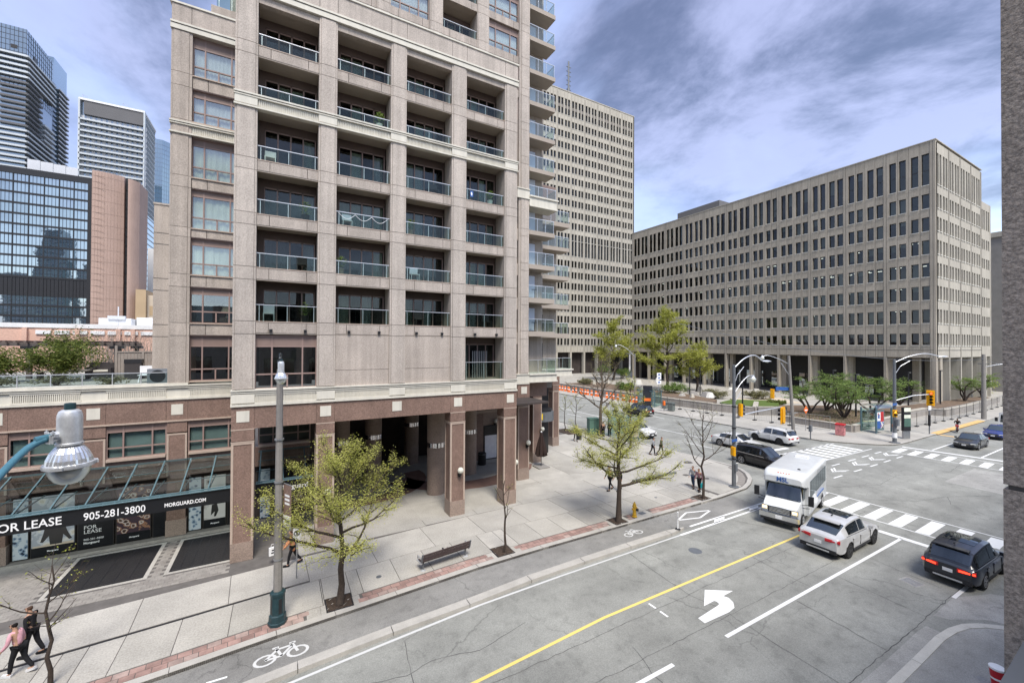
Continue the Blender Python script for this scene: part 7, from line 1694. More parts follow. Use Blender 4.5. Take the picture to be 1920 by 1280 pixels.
shrub('bush', 'big yellow-green bush on the terrace in front of the pergola', (-11.1,33.6,TZ), 1.85, 1.3, 2.15, 9000, .075, 'leaf_bush', 91); shrub('bush', 'darker bush at the left end of the terrace', (-13.9,34.2,TZ), 1.25, 1.1, 1.9, 5500, .075, 'leaf_bush', 92)
shrub('climber', 'climbing plant growing over the pergola above the big bush', (-11.6,36.6,TZ+1.0), 1.5, .7, 2.1, 1800, .08, 'leaf_bush', 93)
for k, (x, y, rx, h_) in enumerate(((-12.4,30.6,1.0,.55),(-10.2,30.8,1.1,.5),(-8.0,30.2,.8,.4))): shrub('low_shrub', ('low grey-green planting behind the terrace glass, left','low grey-green planting below the big bush','low dry planting beside the terrace fence')[k], (x,y,TZ), rx, .5, h_, 900, .06, 'leaf_dull', 94+k, group='low planting along the terrace rail')
# bare hedge behind the terrace: a row of thin stems
rnd = random.Random(3)
def bare_hedge(x0, x1, y, h, n, seed, label):
    rnd = random.Random(seed); t = thing('bare_hedge', label, 'hedge', ((x0+x1)/2,y,TZ)); m = MB(); Lf = MB()
    for k in range(n):
        x = rnd.uniform(x0,x1)-(x0+x1)/2; yy = rnd.gauss(0,.4); P = [Vector((x,yy,0))]; d = Vector((rnd.gauss(0,.06),0,1))
        for i in range(6): d = (d+Vector((rnd.gauss(0,.1),rnd.gauss(0,.1),0))).normalized(); P.append(P[-1]+d*h*rnd.uniform(.13,.18))
        m.tube(P,[.03,.026,.022,.018,.013,.009,.005],4,cap=False)
        for j in range(6):
            p = P[rnd.randint(2,6)]; m.tube([p,p+Vector((rnd.gauss(0,.3),rnd.gauss(0,.2),rnd.uniform(.1,.45)))],[.007,.003],3,cap=False)
        for c in range(6): leaf_quad(Lf,rnd,P[rnd.randint(2,6)]+Vector((rnd.gauss(0,.2),rnd.gauss(0,.2),rnd.gauss(0,.2))),.05,.9)
    m.build('stem','fence_wood',t); Lf.build('foliage','leaf_dull',t,kind='stuff')
bare_hedge(-14.5,-8.0,44.5,3.3,110,1,'bare brown hedge of thin stems behind the terrace fence'); bare_hedge(-9.9,-7.0,37.5,2.3,30,2,'shorter bare hedge between the fence and the pergola')
# plaza shrubs
for k, (x, y, rx, ry, h_, lm, lb_) in enumerate(((70,57,3.4,2.6,2.2,'leaf_mid','dense green shrub behind the long banded wall'),(65,66,2.6,2.6,1.9,'leaf_mid','green shrub nearest the orange drums'),(76,52,2.8,2.4,1.8,'leaf_dull','dull green shrub right of the far shelter'),(82,47,2.6,2.4,1.7,'leaf_dull','dry shrub among the stone blocks'),(96,98,3.5,3,3.0,'leaf_mid','bushy shrub at the foot of the left plaza tree'),(100,112,4,3,3.4,'leaf_mid','shrub in front of the tower colonnade'),(66,80,2.4,2.4,1.8,'leaf_dull','dry shrub at the far end of the long wall'),(78,41,2.0,1.6,.9,'leaf_bush','low green ground planting near the ramp wall'),(128,33,6,3,2.4,'leaf_lime','yellow-green shrub beyond the colonnade at the right edge'),(140,30,7,3,3.0,'leaf_lime','yellow-green hedge far along the pavement at the right edge'))): shrub('shrub', lb_, (x,y,.6 if x < 72 else 0), rx, ry, h_, 2600, .16, lm, 110+k, group='shrubs on the plaza')
# low weeds in the corner bed
rnd = random.Random(9); m = MB()
for k in range(1500):
    x, y = rnd.uniform(62.3,78.3), rnd.uniform(24.5,31.3); leaf_quad(m,rnd,Vector((x,y,.66+rnd.uniform(0,.16))),rnd.uniform(.06,.16),1.2)
o = m.build('ground_cover','leaf_dull'); o['kind'] = 'stuff'
# ------------------------------------------------------------------ vehicles
def wheel(par, x, y, r, w, side, rim='rim_alloy'):
    e = bpy.data.objects.new('wheel', None); COL.objects.link(e); e.parent = par; e.location = (x, y, r)
    s = side
    MB().lathe([(r*.62,-w/2),(r*.93,-w/2),(r,-w*.36),(r,w*.36),(r*.93,w/2),(r*.62,w/2)],(0,0,0),26,'y').build('tyre','rubber',e,smooth=40)
    o = s*w/2
    MB().lathe([(r*.66,o-.01*s),(r*.66,o-.05*s),(r*.60,o-.055*s),(.0,o-.055*s)],(0,0,0),24,'y').build('rim_barrel','black_metal',e,smooth=40)
    m = MB(); MB_ = m.lathe([(r*.17,o-.02*s),(r*.15,o+.002*s),(.0,o+.004*s)],(0,0,0),14,'y'); m.lathe([(r*.69,o-.015*s),(r*.68,o+.006*s),(r*.60,o+.004*s),(r*.60,o-.02*s)],(0,0,0),24,'y')
    for k in range(5):
        for da in (-.13,.13):
            a = 2*pi*k/5+da; m.bar((r*.14*cos(a),o-.012*s,r*.14*sin(a)),(r*.63*cos(a+da*.2),o-.012*s,r*.63*sin(a+da*.2)),.026,.034,up=(0,1,0))
    m.build('rim',rim,e)
def car(name, label, loc, rz, L=4.7, Wd=1.9, H=1.65, wb=2.8, paint_='car_white', style='suv', rim='rim_alloy', tail=None, head=None, pano=True, lower='black_plastic', group=None, roofmat=None, wr=.36, dash=True, plate=True):
    t = thing(name, label, 'car', loc, rz, group)
    xf, xr = L/2, -L/2; fo = (L-wb)*.46; wxf = xf-fo; wxr = wxf-wb
    if style == 'suv':   prof = [(xr,.92),(xr+.12,1.02),(xr+.5,1.06),(-.2,1.04),(L*.17,1.02),(L*.30,.98),(xf-.35,.86),(xf,.70)]; cab = [(xr+.10,1.02),(xr+.55,H-.10),(-L*.12,H),(L*.06,H-.02),(L*.235,1.02)]
    elif style == 'coupe': prof = [(xr,.98),(xr+.10,1.10),(xr+.5,1.12),(-.2,1.06),(L*.17,1.03),(L*.30,.99),(xf-.35,.88),(xf,.70)]; cab = [(xr+.14,1.10),(xr+1.25,H-.09),(-L*.06,H),(L*.07,H-.03),(L*.24,1.03)]
    else:                prof = [(xr,.80),(xr+.10,.98),(xr+.55,1.02),(-.4,.96),(L*.17,.93),(L*.30,.86),(xf-.35,.74),(xf,.58)]; cab = [(xr+.55,1.00),(xr+1.25,H-.06),(-L*.05,H),(L*.06,H-.03),(L*.24,.92)]
    sill = .26 if style != 'sedan' else .20
    N_ = 64; hw = Wd/2; AR = wr+.065
    xs_ = sorted(set([lerp(xr,xf,k/N_) for k in range(N_+1)]+[xr+.02,xr+.05,xf-.02,xf-.05]))
    def plan(x):
        u = abs(x)/(L/2); return hw*(1-.02*u**2-.13*max(0,(u-.78)/.22)**2.2)
    def ring(x):
        zt = interp(prof, x); w = plan(x); u = abs(x)/(L/2); e = max(0,(u-.93)/.07)
        zl = sill+.10*e; arch = 0
        for wx in (wxf, wxr):
            d = abs(x-wx)
            if d < AR: arch = max(arch, sqrt(AR*AR-d*d)+wr)
        zs = max(zl+.10, arch); zi = max(zl, arch)
        w2 = w*(1-.05*e)
        fl = .015 if arch > 0 else 0
        return [(0,zl),(w*.66,zi if arch else zl),(w*.965+fl,zs),(w2+fl,max(zs+.02,lerp(zl,zt,.48))),(w2*.985,zt-.16),(w*.945,zt-.03),(w*.86,zt+.012),(w*.45,zt+.04),(0,zt+.052)], arch
    R = [ring(x) for x in xs_]
    m = MB(); nr = 9
    for sgn in (1,-1):
        base = len(m.v)
        for x, (r_, a_) in zip(xs_, R):
            for y, z in r_: m.v.append((x, sgn*y, z))
        for i in range(len(xs_)-1):
            for k in range(nr-1):
                q = (base+i*nr+k, base+(i+1)*nr+k, base+(i+1)*nr+k+1, base+i*nr+k+1)
                m.f.append(q if sgn > 0 else q[::-1]); m.mi.append(1 if k < 2 else 0)
        for i, fl in ((0,1),(len(xs_)-1,-1)):
            q = tuple(base+i*nr+k for k in range(nr)); m.f.append(q[::(1 if sgn*fl > 0 else -1)]); m.mi.append(0)
    m.build('body',[paint_,'black_plastic'],t,smooth=38)
    # cabin
    zb = lambda x: interp(prof,x)-.02
    def cring(x, z, wt):
        w = plan(x)*.93; zz = zb(x); top = max(z, zz+.005)
        return [(w,zz),(lerp(w,wt,.96),lerp(zz,top,.93)),(wt*.90,top),(wt*.45,top+.022),(0,top+.03)]
    cx = [c[0] for c in cab]; wt = hw*.73
    st = []
    for (x0,z0),(x1,z1) in zip(cab,cab[1:]):
        for k in range(5): st.append((lerp(x0,x1,k/5),lerp(z0,z1,k/5)))
    st.append(cab[-1])
    def taper(x): u = (x-cab[1][0])/(cab[3][0]-cab[1][0]); return wt*(1-.06*max(0,-u)-.03*(u-.5)**2)
    st2 = [(x,z+ (.03*sin(pi*min(1,max(0,(x-cab[0][0])/(cab[-1][0]-cab[0][0])))))) for x,z in st]
    CR = [cring(x,z,taper(x)) for x,z in st2]
    m = MB()
    for sgn in (1,-1):
        base = len(m.v)
        for (x,z),r_ in zip(st2,CR):
            for y,zz in r_: m.v.append((x,sgn*y,zz))
        for i in range(len(st2)-1):
            for k in range(4):
                q = (base+i*5+k, base+(i+1)*5+k, base+(i+1)*5+k+1, base+i*5+k+1); m.f.append(q if sgn > 0 else q[::-1]); m.mi.append(0)
    m.build('cabin',roofmat or paint_,t,smooth=35)
    def P(i, k, sgn): (x,z) = st2[i]; y, zz = CR[i][k]; return Vector((x,sgn*y,zz))
    def panel(nm, i0, i1, k0, k1, sgns, mat, off=.012, ins=.0, cut=(0,1,0,1)):
        m = MB(); 
        n1 = 6
        def S_(u, v, sgn):
            f = lerp(i0,i1,u); i = min(int(f),i1-1); g = lerp(k0,k1,v); k = min(int(g),k1-1); a, b = f-i, g-k
            return P(i,k,sgn)*(1-a)*(1-b)+P(i+1,k,sgn)*a*(1-b)+P(i,k+1,sgn)*(1-a)*b+P(i+1,k+1,sgn)*a*b
        for sgn in sgns:
            for iu in range(n1):
                for iv in range(4):
                    us_ = [lerp(cut[0],cut[1],(iu+d)/n1) for d in (0,1)]; vs_ = [lerp(cut[2],cut[3],(iv+d)/4) for d in (0,1)]
                    q = [S_(us_[0],vs_[0],sgn),S_(us_[1],vs_[0],sgn),S_(us_[1],vs_[1],sgn),S_(us_[0],vs_[1],sgn)]
                    n = (q[2]-q[0]).cross(q[3]-q[1]);  n = n if n.length > 1e-9 else Vector((0,0,1))
                    n.normalize(); c = (q[0]+q[2])/2
                    if n.dot(Vector((0,c.y,c.z-.75)) if abs(c.y) > .3 else Vector((c.x,0,c.z-.5))) < 0: n = -n
                    w_ = (q[2]-q[0]).cross(q[3]-q[1]); m.quad(*[v+n*off for v in (q if w_.dot(n) >= 0 else q[::-1])])
        return m.build(nm,mat,t,smooth=60)
    panel('windshield',15,20,1,4,(1,-1),'car_glass',.012,0,(.06,.93,.06,1)); panel('rear_window',0,5,1,4,(1,-1),'car_glass',.012,0,(.16,.86,.10,1))
    # side windows between the pillars
    for sgn in (1,-1):
        a0 = 3 if style != 'sedan' else 2
        panel('side_window',11,17,0,1,(sgn,),'car_glass',.010,0,(.03,.86,.12,.90)); panel('side_window',a0,11,0,1,(sgn,),'car_glass',.010,0,(.16 if style != 'suv' else .06,.95,.12,.90))
    if pano: panel('sunroof',8,14,2,4,(1,-1),'car_glass',.010,0,(.0,.95,.15,1))
    # trim
    side = MB()
    for s in (1,-1):
        side.box(wxr+AR+.02,wxf-AR-.02,s*hw*.955-.02,s*hw*.955+.035,sill+.02,sill+.15)
        m_ = MB().box(L*.185,L*.185+.13,s*(hw+.02)-.09,s*(hw+.02)+.09,1.0 if style != 'sedan' else .92,1.15 if style != 'sedan' else 1.06); mo = m_.build('mirror',paint_,t)
        for x in (-.15,-1.0 if wb > 2.7 else -.9): MB().box(x,x+.17,s*hw*.985-.02,s*hw*.985+.03,.86,.90).build('door_handle',paint_ if paint_ != 'car_white' else 'alu',t)
        for x in (L*.20,-.22,-1.08): MB().box(x-.006,x+.006,s*hw*.99-.02,s*hw*.99+.008,sill+.2,.92).build('door_gap','black_plastic',t)
    side.build('sill_trim',lower,t)
    MB().box(xr-.02,xr+.18,-hw*.80,hw*.80,sill+.06,sill+.24).build('rear_bumper_trim',lower,t); MB().box(xr-.035,xr+.1,-hw*.5,hw*.5,sill+.10,sill+.16).build('skid_plate','alu',t)
    MB().box(xf-.16,xf+.02,-hw*.72,hw*.72,sill+.04,sill+.24).build('front_bumper_trim',lower,t)
    g = MB().box(xf-.10,xf+.025,-hw*.42,hw*.42,.50,.70).build('grille','black_plastic',t)
    for k in range(4): MB().box(xf+.02,xf+.032,-hw*.40,hw*.40,.53+.045*k,.542+.045*k).build('slat','chrome',g)
    zt_ = interp(prof,xr+.1)-.17
    for s in (1,-1):
        m_ = MB().obox((xr+.055,s*hw*.62,zt_+.02),(1,-.22*s,0),(.22*s,1,0),(0,0,1),.05,hw*.30,.075).build('tail_lamp','red',t)
        MB().obox((xr+.03,s*hw*.64,zt_+.02),(1,-.22*s,0),(.22*s,1,0),(0,0,1),.05,hw*.26,.035).build('lens','tail_light' if tail else 'plastic_red',m_)
        m_ = MB().obox((xf-.115,s*hw*.68,.735 if style != 'sedan' else .62),(1,.45*s,-.15),(-.45*s,1,0),(0.15,0,1),.055,hw*.20,.06).build('headlight','reflector',t)
        MB().obox((xf-.095,s*hw*.68,.735 if style != 'sedan' else .62),(1,.45*s,-.15),(-.45*s,1,0),(0.15,0,1),.05,hw*.15,.03).build('lens','lamp_glow' if head else 'globe_glass',m_)
    if plate:
        MB().box(xr-.018,xr+.03,-.16,.16,.66,.80).build('number_plate','letter_white',t); MB().box(xf,xf+.045,-.16,.16,.42,.54).build('number_plate','letter_white',t)
    for x in (wxf,wxr):
        for s in (1,-1): wheel(t,x,s*(hw-.13),wr,.24,s,rim)
    if style == 'suv' or style == 'coupe':
        MB().obox((cab[0][0]+.42 if style == 'suv' else cab[0][0]+.80,0,H-.05 if style == 'suv' else H-.08),(1,0,.05),(0,1,0),(-.05,0,1),.14,hw*.60,.018).build('roof_spoiler',paint_,t)
    MB().prism([(cab[1][0]+.25,-.02),(cab[1][0]+.42,-.012),(cab[1][0]+.42,.012),(cab[1][0]+.25,.02)],H+.02,H+.07).build('aerial','black_plastic',t)
    for s_ in (1,-1):      # bright strip under the side glass
        m = MB()
        for i in range(3,17):
            a, b = P(i,0,s_), P(i+1,0,s_); u = Vector((0,.012*s_,.0)); m.quad(a+u,b+u,b+u+Vector((0,0,.028)),a+u+Vector((0,0,.028)))
        m.build('window_trim','chrome' if paint_ not in ('car_white','car_silver') else 'black_plastic',t)
    if style != 'sedan': MB().obox((cab[0][0]+.16,0,1.14),(.5,0,1),(0,1,0),(-1,0,.5),.015,.26,.012).build('rear_wiper','black_plastic',t)
    if dash: MB().box(L*.05,L*.06,-hw*.5,hw*.5,.8,1.12).build('dashboard','black_plastic',t)
    return t
g_ = lambda x, y: (x*RS, y*RS, RZ)
def at(x, y, dx=0): return (x*RS, y*RS, RZ)
car('parked_car','white sloping-roof SUV with red tail lamps waiting behind the bus',(26.45,10.72,RZ),radians(1.2),4.93,2.0,1.68,2.97,'car_silver','coupe','rim_black',wr=.38)
car('parked_car','black SUV with lit tail lamps cut off by the pier at the right edge',(28.35,6.45,RZ),radians(-1.0),4.66,1.87,1.68,2.69,'car_navy','suv','rim_alloy',tail=True,roofmat=None,wr=.37)
car('parked_car','black SUV behind the white bus at the corner',(37.45,20.9,RZ),radians(-93),4.95,1.98,1.72,2.98,'car_black','suv','rim_alloy',wr=.38)
car('parked_car','white sedan partly hidden by the grey corner signal pole',(41.95,26.1,RZ),radians(-90),4.85,1.86,1.46,2.85,'car_white','sedan','rim_alloy',pano=False)
car('parked_car','white SUV crossing away beyond the black SUV',(47.9,25.7,RZ),radians(86),4.75,1.86,1.68,2.72,'car_white','suv','rim_black',pano=False,wr=.38)
car('parked_car','black SUV far up the side street beside the far shelter',(48.3,45.9,RZ),radians(93),4.9,1.95,1.80,2.9,'car_black','suv','rim_alloy',wr=.38)
car('parked_car','white hatchback behind the glass shelter with its bonnet showing',(37.1,35.2,RZ),radians(-91),4.4,1.82,1.5,2.65,'car_white','suv','rim_alloy',pano=False)
car('parked_car','dark grey sedan waiting at the far stop line',(64.5,14.25,RZ),radians(180),4.65,1.82,1.42,2.7,'car_darkgrey','sedan','rim_alloy',pano=False)
car('parked_car','blue car behind the dark grey sedan at the right edge',(73.9,14.1,RZ),radians(180),4.6,1.84,1.46,2.7,'car_blue','sedan','rim_alloy',pano=False)
v = thing('parked_van','white van half hidden by the pier behind the blue car','van',(81.2,14.2,RZ),pi)
MB().prism([(-2.7,-.95),(1.6,-.95),(1.6,.95),(-2.7,.95)],.35,2.35).build('body','car_white',v); m = MB(); m.quad((1.6,-.93,1.2),(1.6,.93,1.2),(1.55,.85,2.3),(1.55,-.85,2.3)); MB().prism([(1.6,-.93),(2.6,-.85),(2.6,.85),(1.6,.93)],.35,1.15).build('bonnet','car_white',v)
MB().quad((1.62,-.85,1.2),(1.62,.85,1.2),(1.60,.78,2.15),(1.60,-.78,2.15)).build('windshield','car_glass',v)
for s in (1,-1): MB().box(1.5,1.65,s*1.18-.12,s*1.18+.12,1.25,1.75).build('mirror','black_plastic',v)
for x in (1.7,-1.8):
    for s in (1,-1): wheel(v,x,s*.82,.36,.22,s)
# shuttle bus: van cab with a box body
def bus():
    t = thing('shuttle_bus','white shuttle bus with blue letters above its windshield, turning at the crossing','bus',(28.78,14.22,RZ),radians(194.6)); t.scale = (1,1,1.06)
    hw = 1.16; xb, xc, xf = -3.95, 1.55, 3.15
    def loft(secs, mats, nm, par=t, sm=30, mi=None):
        m = MB(); n = len(secs[0])
        for s in secs: m.v += s
        for i in range(len(secs)-1):
            for k in range(n):
                k2 = (k+1)%n; m.f.append((i*n+k,i*n+k2,(i+1)*n+k2,(i+1)*n+k)); m.mi.append(0)
        m.f.append(tuple(reversed(range(n)))); m.mi.append(0); m.f.append(tuple((len(secs)-1)*n+k for k in range(n))); m.mi.append(0)
        bm = bmesh.new(); me = m.mesh(nm,mats); bm.from_mesh(me); bmesh.ops.recalc_face_normals(bm,faces=bm.faces); bm.to_mesh(me); bm.free()
        me.polygons.foreach_set('use_smooth',[True]*len(me.polygons)); me.set_sharp_from_angle(angle=radians(sm)); return link(nm,me,par)
    def sec(x, w, z0, z1, r=.22, crown=.05):
        P = [(x,-w,z0)]
        for k in range(5): a = pi/2*k/4; P.append((x,-w+r-r*cos(a),z1-r+r*sin(a)))
        P.append((x,0,z1+crown))
        for k in range(5): a = pi/2*k/4; P.append((x,w-r+r*sin(a),z1-r+r*cos(a)))
        P.append((x,w,z0)); return P
    loft([sec(xb,hw*.97,.55,2.72,.20),sec(xb+.08,hw,.48,2.82),sec(xc-.25,hw,.48,2.85),sec(xc,hw*.99,.50,2.86)],'bus_white','body')
    # cap over the cab
    loft([sec(xc,hw*.99,2.10,2.86),sec(xc+.45,hw*.96,2.16,2.84,.26),sec(xc+.72,hw*.88,2.22,2.70,.24,.03),sec(xc+.80,hw*.80,2.28,2.58,.14,.02)],'bus_white','roof_cap')
    cw = .98
    # cab: floor-to-hood shell and greenhouse
    loft([[(x,-w,z0),(x,-w*1.0,zm),(x,-w*.93,z1),(x,0,z1+.04),(x,w*.93,z1),(x,w,zm),(x,w,z0)] for x,w,z0,zm,z1 in ((xc-.1,cw,.5,1.0,1.42),(xc+.55,cw,.45,1.0,1.40),(xc+.9,cw*.98,.45,.98,1.30),(xf-.25,cw*.95,.45,.90,1.16),(xf-.02,cw*.90,.50,.85,1.06))],'bus_white','bonnet')
    loft([[(x,-w,1.35),(x2,-w*.86,2.25),(x2,w*.86,2.25),(x,w,1.35)] for x,x2,w in ((xc-.05,xc-.05,cw*.97),(xc+.70,xc+.33,cw*.95))],'bus_white','cab_pillars')
    ws = MB()
    for k in range(6):
        a, b = lerp(-1,1,k/6), lerp(-1,1,(k+1)/6); q = lambda u, z: (lerp(xc+.80,xc+.415,z)-.05*u*u, lerp(cw*.92,cw*.82,z)*u, lerp(1.40,2.20,z))
        ws.quad(q(a,0.02),q(b,0.02),q(b,.95),q(a,.95))
    ws.build('windshield','car_glass',t,smooth=60)
    for s in (1,-1): 
        MB().box(xc+.02,xc+.5,s*cw*.955-.01,s*cw*.955+.02,1.42,2.05).build('side_window','car_glass',t)
        for k in range(7):
            x0 = xb+.40+k*.70
            f = MB().box(x0,x0+.64,s*(hw+.004)-.012,s*(hw+.004)+.012,1.45,2.38).build('side_window','car_glass',t); MB().box(x0+.30,x0+.33,s*(hw+.004)-.018,s*(hw+.004)+.018,1.45,2.38).build('window_bar','frame_dark',f)
        MB().box(xb+.1,xc,s*hw-.012,s*hw+.014,.50,.62).build('skirt','alu',t)
        MB().box(xb+1.0,xb+3.2,s*hw-.006,s*hw+.008,1.02,1.10).build('stripe','sign_blue',t)
        # mirrors on arms
        mm = MB().bar((xc+.62,s*cw*.96,1.20),(xc+.80,s*(cw+.34),1.36),.03).bar((xc+.62,s*cw*.96,1.05),(xc+.80,s*(cw+.34),1.16),.03).build('mirror_arm','black_plastic',t)
        MB().box(xc+.74,xc+.86,s*(cw+.42)-.13,s*(cw+.42)+.13,1.30,1.82).build('mirror',('black_plastic'),mm)
        h = MB().box(xf-.13,xf+.01,s*.76-.17,s*.76+.17,.80,1.08).build('headlight','chrome',t); MB().box(xf+.005,xf+.022,s*.76-.12,s*.76+.12,.88,1.03).build('lens','head_lamp',h)
        for x, r_ in ((xf-.95,.37),(xb+1.55,.38)):
            MB().lathe([(r_+.10,-.02),(r_+.10,.0),(0,.01)],(x,s*(cw*.985 if x > 0 else hw*1.003),r_+.02),24,'y').build('wheel_arch','black_plastic',t); wheel(t,x,s*((cw if x > 0 else hw)-.10),r_,.26,s,'galv')
    g = MB().box(xf-.05,xf+.005,-.58,.58,.76,1.06).build('grille','black_plastic',t)
    for k in range(4): MB().box(xf+.0,xf+.03,-.52,.52,.785+.07*k,.82+.07*k).build('slat','chrome',g)
    MB().box(xf+.02,xf+.04,-.10,.10,.88,.95).build('badge','steel',g)
    MB().box(xf-.12,xf+.14,-1.02,1.02,.46,.72).build('bumper','chrome',t); MB().box(xf+.06,xf+.15,-.95,.95,.34,.46).build('air_dam','black_plastic',t); MB().box(xf+.14,xf+.16,-.17,.17,.50,.66).build('number_plate','letter_white',t)
    MB().box(xb+.9,xb+1.5,-.35,.35,2.86,2.93).build('roof_hatch','white_paint',t); MB().lathe([(.09,0),(.07,.05),(0,.06)],(xc-.55,.55,2.87),12).build('roof_vent','black_plastic',t)
    for k in range(5): MB().box(xc+.60,xc+.66,-.28+.14*k-.03,-.28+.14*k+.03,2.77,2.81).build('marker_lamp','orange',t)
    MB().box(xc+.15,xc+.2,-.35,.35,1.5,1.95).build('sun_shade','letter_white',t)
    MB().box(xb-.02,xb,-.5,.5,1.3,2.3).build('rear_window','car_glass',t)
    text('MSL',.36,'sign_blue',t,(xc+.815,-.34,2.335),rot=(pi/2,0,pi/2),bold=.008)
bus()
# ------------------------------------------------------------------ people
for n_, c_ in dict(skin=(.42,.25,.17), skin_dark=(.16,.085,.055), hair_black=(.012,.010,.009), hair_brown=(.07,.04,.025), pink=(.62,.34,.38), cloth_black=(.015,.015,.017), denim=(.045,.065,.11), orange_cloth=(.55,.24,.12), grey_cloth=(.25,.26,.28), teal=(.02,.30,.32), plaid=(.22,.12,.14), white_cloth=(.62,.62,.62), olive=(.09,.09,.045), brown_cloth=(.11,.075,.05), red_cloth=(.42,.05,.05), shoe_white=(.6,.6,.6)).items(): pm(n_, c_, .85, .14, 9.0, coords='O', spec=.2)
def skin_mesh(name, verts, edges, radii, mat, par, sub=1, root=0):
    me = bpy.data.meshes.new(name); me.from_pydata([tuple(v) for v in verts], edges, [])
    o = bpy.data.objects.new(name, me); COL.objects.link(o)
    md = o.modifiers.new('skin','SKIN'); md.use_smooth_shade = True; md.branch_smoothing = .6
    for i, r in enumerate(radii):
        r = r if hasattr(r,'__len__') else (r,r); me.skin_vertices[0].data[i].radius = r
    me.skin_vertices[0].data[root].use_root = True
    s = o.modifiers.new('sub','SUBSURF'); s.levels = sub; s.render_levels = sub
    bpy.context.view_layer.update(); dg = bpy.context.evaluated_depsgraph_get(); m2 = bpy.data.meshes.new_from_object(o.evaluated_get(dg)); m2.name = name
    bpy.data.objects.remove(o); m2.materials.clear(); m2.materials.append(M[mat])
    return m2
def rotx(v, a): return Vector((v.x*cos(a)+v.z*sin(a), v.y, -v.x*sin(a)+v.z*cos(a)))   # + swings a hanging limb forward(-z -> +x is -sin)
def person(label, loc, rz, h=1.70, phase=.5, top='cloth_black', legs='cloth_black', hair='hair_black', skin='skin', shoes='cloth_black', coat=False, group=None, sit=False, longhair=False, arms=None, female=False, cover=False, lean=.05):
    t = thing('person', label, 'person', loc, rz, group); s = h/1.70
    def V(x, y, z): return Vector((x*s, y*s, z*s))
    hipz = .90; st = .42*phase
    sw = .185 if not female else .165
    if sit: hipz = .92
    hips = [V(0, .09, hipz), V(0,-.09, hipz)]
    def leg(hp, a, k):     # thigh angle a (forward +), knee bend k
        kn = hp+Vector((sin(a)*.43*s,0,-cos(a)*.43*s)); b = a-k; an = kn+Vector((sin(b)*.42*s,0,-cos(b)*.42*s)); return kn, an, b
    A = [(st*.85,.10+.1*phase),(-st*.75,.35*phase+.05)] if not sit else [(1.15,1.25),(.75,.75)]
    L = [leg(hp,*a) for hp, a in zip(hips,A)]
    # keep the lower foot on the ground
    low = min(an.z for _, an, _ in L)-.075*s; dz = 0 if sit else -low
    up = Vector((0,0,dz)); hips = [p+up for p in hips]; L = [(a+up,b+up,c) for a,b,c in L]
    pel = V(0,0,hipz+.03)+up; wai = V(lean*.3,0,1.08)+up; che = V(lean*.8,0,1.27)+up; nb = V(lean*1.0,0,1.42)+up; nk = V(lean*1.1+.01,0,1.49)+up; hd = V(lean*1.3+.025,0,1.575)+up; tp_ = V(lean*1.3+.02,0,1.645)+up
    sh = [V(lean*.95, sw, 1.385)+up, V(lean*.95,-sw,1.385)+up]
    AA = arms or [(-st*.7,.25),(st*.7,.35)]
    if sit and not arms: AA = [(.95,.45),(.95,.45)]
    AR_ = []
    for p, (a, k) in zip(sh, AA):
        sd = 1 if p.y > 0 else -1
        el = p+Vector((sin(a)*.28*s, sd*.05*s, -cos(a)*.28*s)); b = a+k; wr_ = el+Vector((sin(b)*.25*s, 0, -cos(b)*.25*s)); hn = wr_+Vector((sin(b)*.08*s,0,-cos(b)*.08*s)); AR_.append((el,wr_,hn,b))
    # body: one continuous surface
    vs = [pel,wai,che,nb,nk,hd,tp_]; es = [(0,1),(1,2),(2,3),(3,4),(4,5),(5,6)]; rs = [(.12*s,.10*s),(.11*s,.09*s),(.14*s,.10*s),(.07*s,.07*s),(.052*s,.055*s),(.078*s,.092*s),(.055*s,.065*s)]
    for k in (0,1):
        kn, an, b = L[k]; i = len(vs); toe = an+Vector((.17*s*cos(b*.5),0,-.05*s)); vs += [hips[k],kn,an,toe]; es += [(0,i),(i,i+1),(i+1,i+2),(i+2,i+3)]; rs += [.082*s,.055*s,.038*s,(.035*s,.028*s)]
        el,w_,hn,b = AR_[k]; i = len(vs); vs += [sh[k],el,w_,hn]; es += [(2,i),(i,i+1),(i+1,i+2),(i+2,i+3)]; rs += [.058*s,.042*s,.030*s,(.036*s,.022*s)]
    body = link('body', skin_mesh('body',vs,es,rs,skin,t), t)
    # fingers and thumb closing loosely, nose, ears
    m = MB()
    for k in (0,1):
        el,w_,hn,b = AR_[k]; d = Vector((sin(b),0,-cos(b))); f = Vector((cos(b),0,sin(b)))
        for q in range(4):
            o = hn+f*(.026-.017*q)*s; c = d*.9+Vector((0,(-.35 if k == 0 else .35),0)); c.normalize(); ln = (.062,.07,.066,.05)[q]*s
            m.tube([o,o+d*ln*.5,o+d*ln*.5+c*ln*.5],[.0095*s,.009*s,.007*s],5)
        o = w_+d*.03*s+f*.03*s; m.tube([o,o+(f*.7+d)*.030*s,o+(f*.35+d*1.4)*.05*s],[.011*s,.010*s,.008*s],5)
    m.build('fingers',skin,body,smooth=60)
    fx = hd+Vector((.083*s,0,.0)); m = MB(); m.tube([fx+Vector((-.012,0,.03))*s,fx+Vector((.018,0,-.012))*s],[.009*s,.014*s],6)
    for sd in (1,-1): m.obox(hd+Vector((0,.083*sd*s,0)),(1,0,0),(0,1,0),(0,0,1),.018*s,.008*s,.030*s)
    m.build('nose_and_ears' if False else 'nose',skin,body,smooth=60)
    m = MB()
    for sd in (1,-1): m.obox(hd+Vector((.080*s,.030*sd*s,.022*s)),(1,0,0),(0,1,0),(0,0,1),.006*s,.011*s,.006*s)
    m.obox(hd+Vector((.078*s,0,-.045*s)),(1,0,0),(0,1,0),(0,0,1),.006*s,.022*s,.004*s); m.build('eyes','hair_black',body)
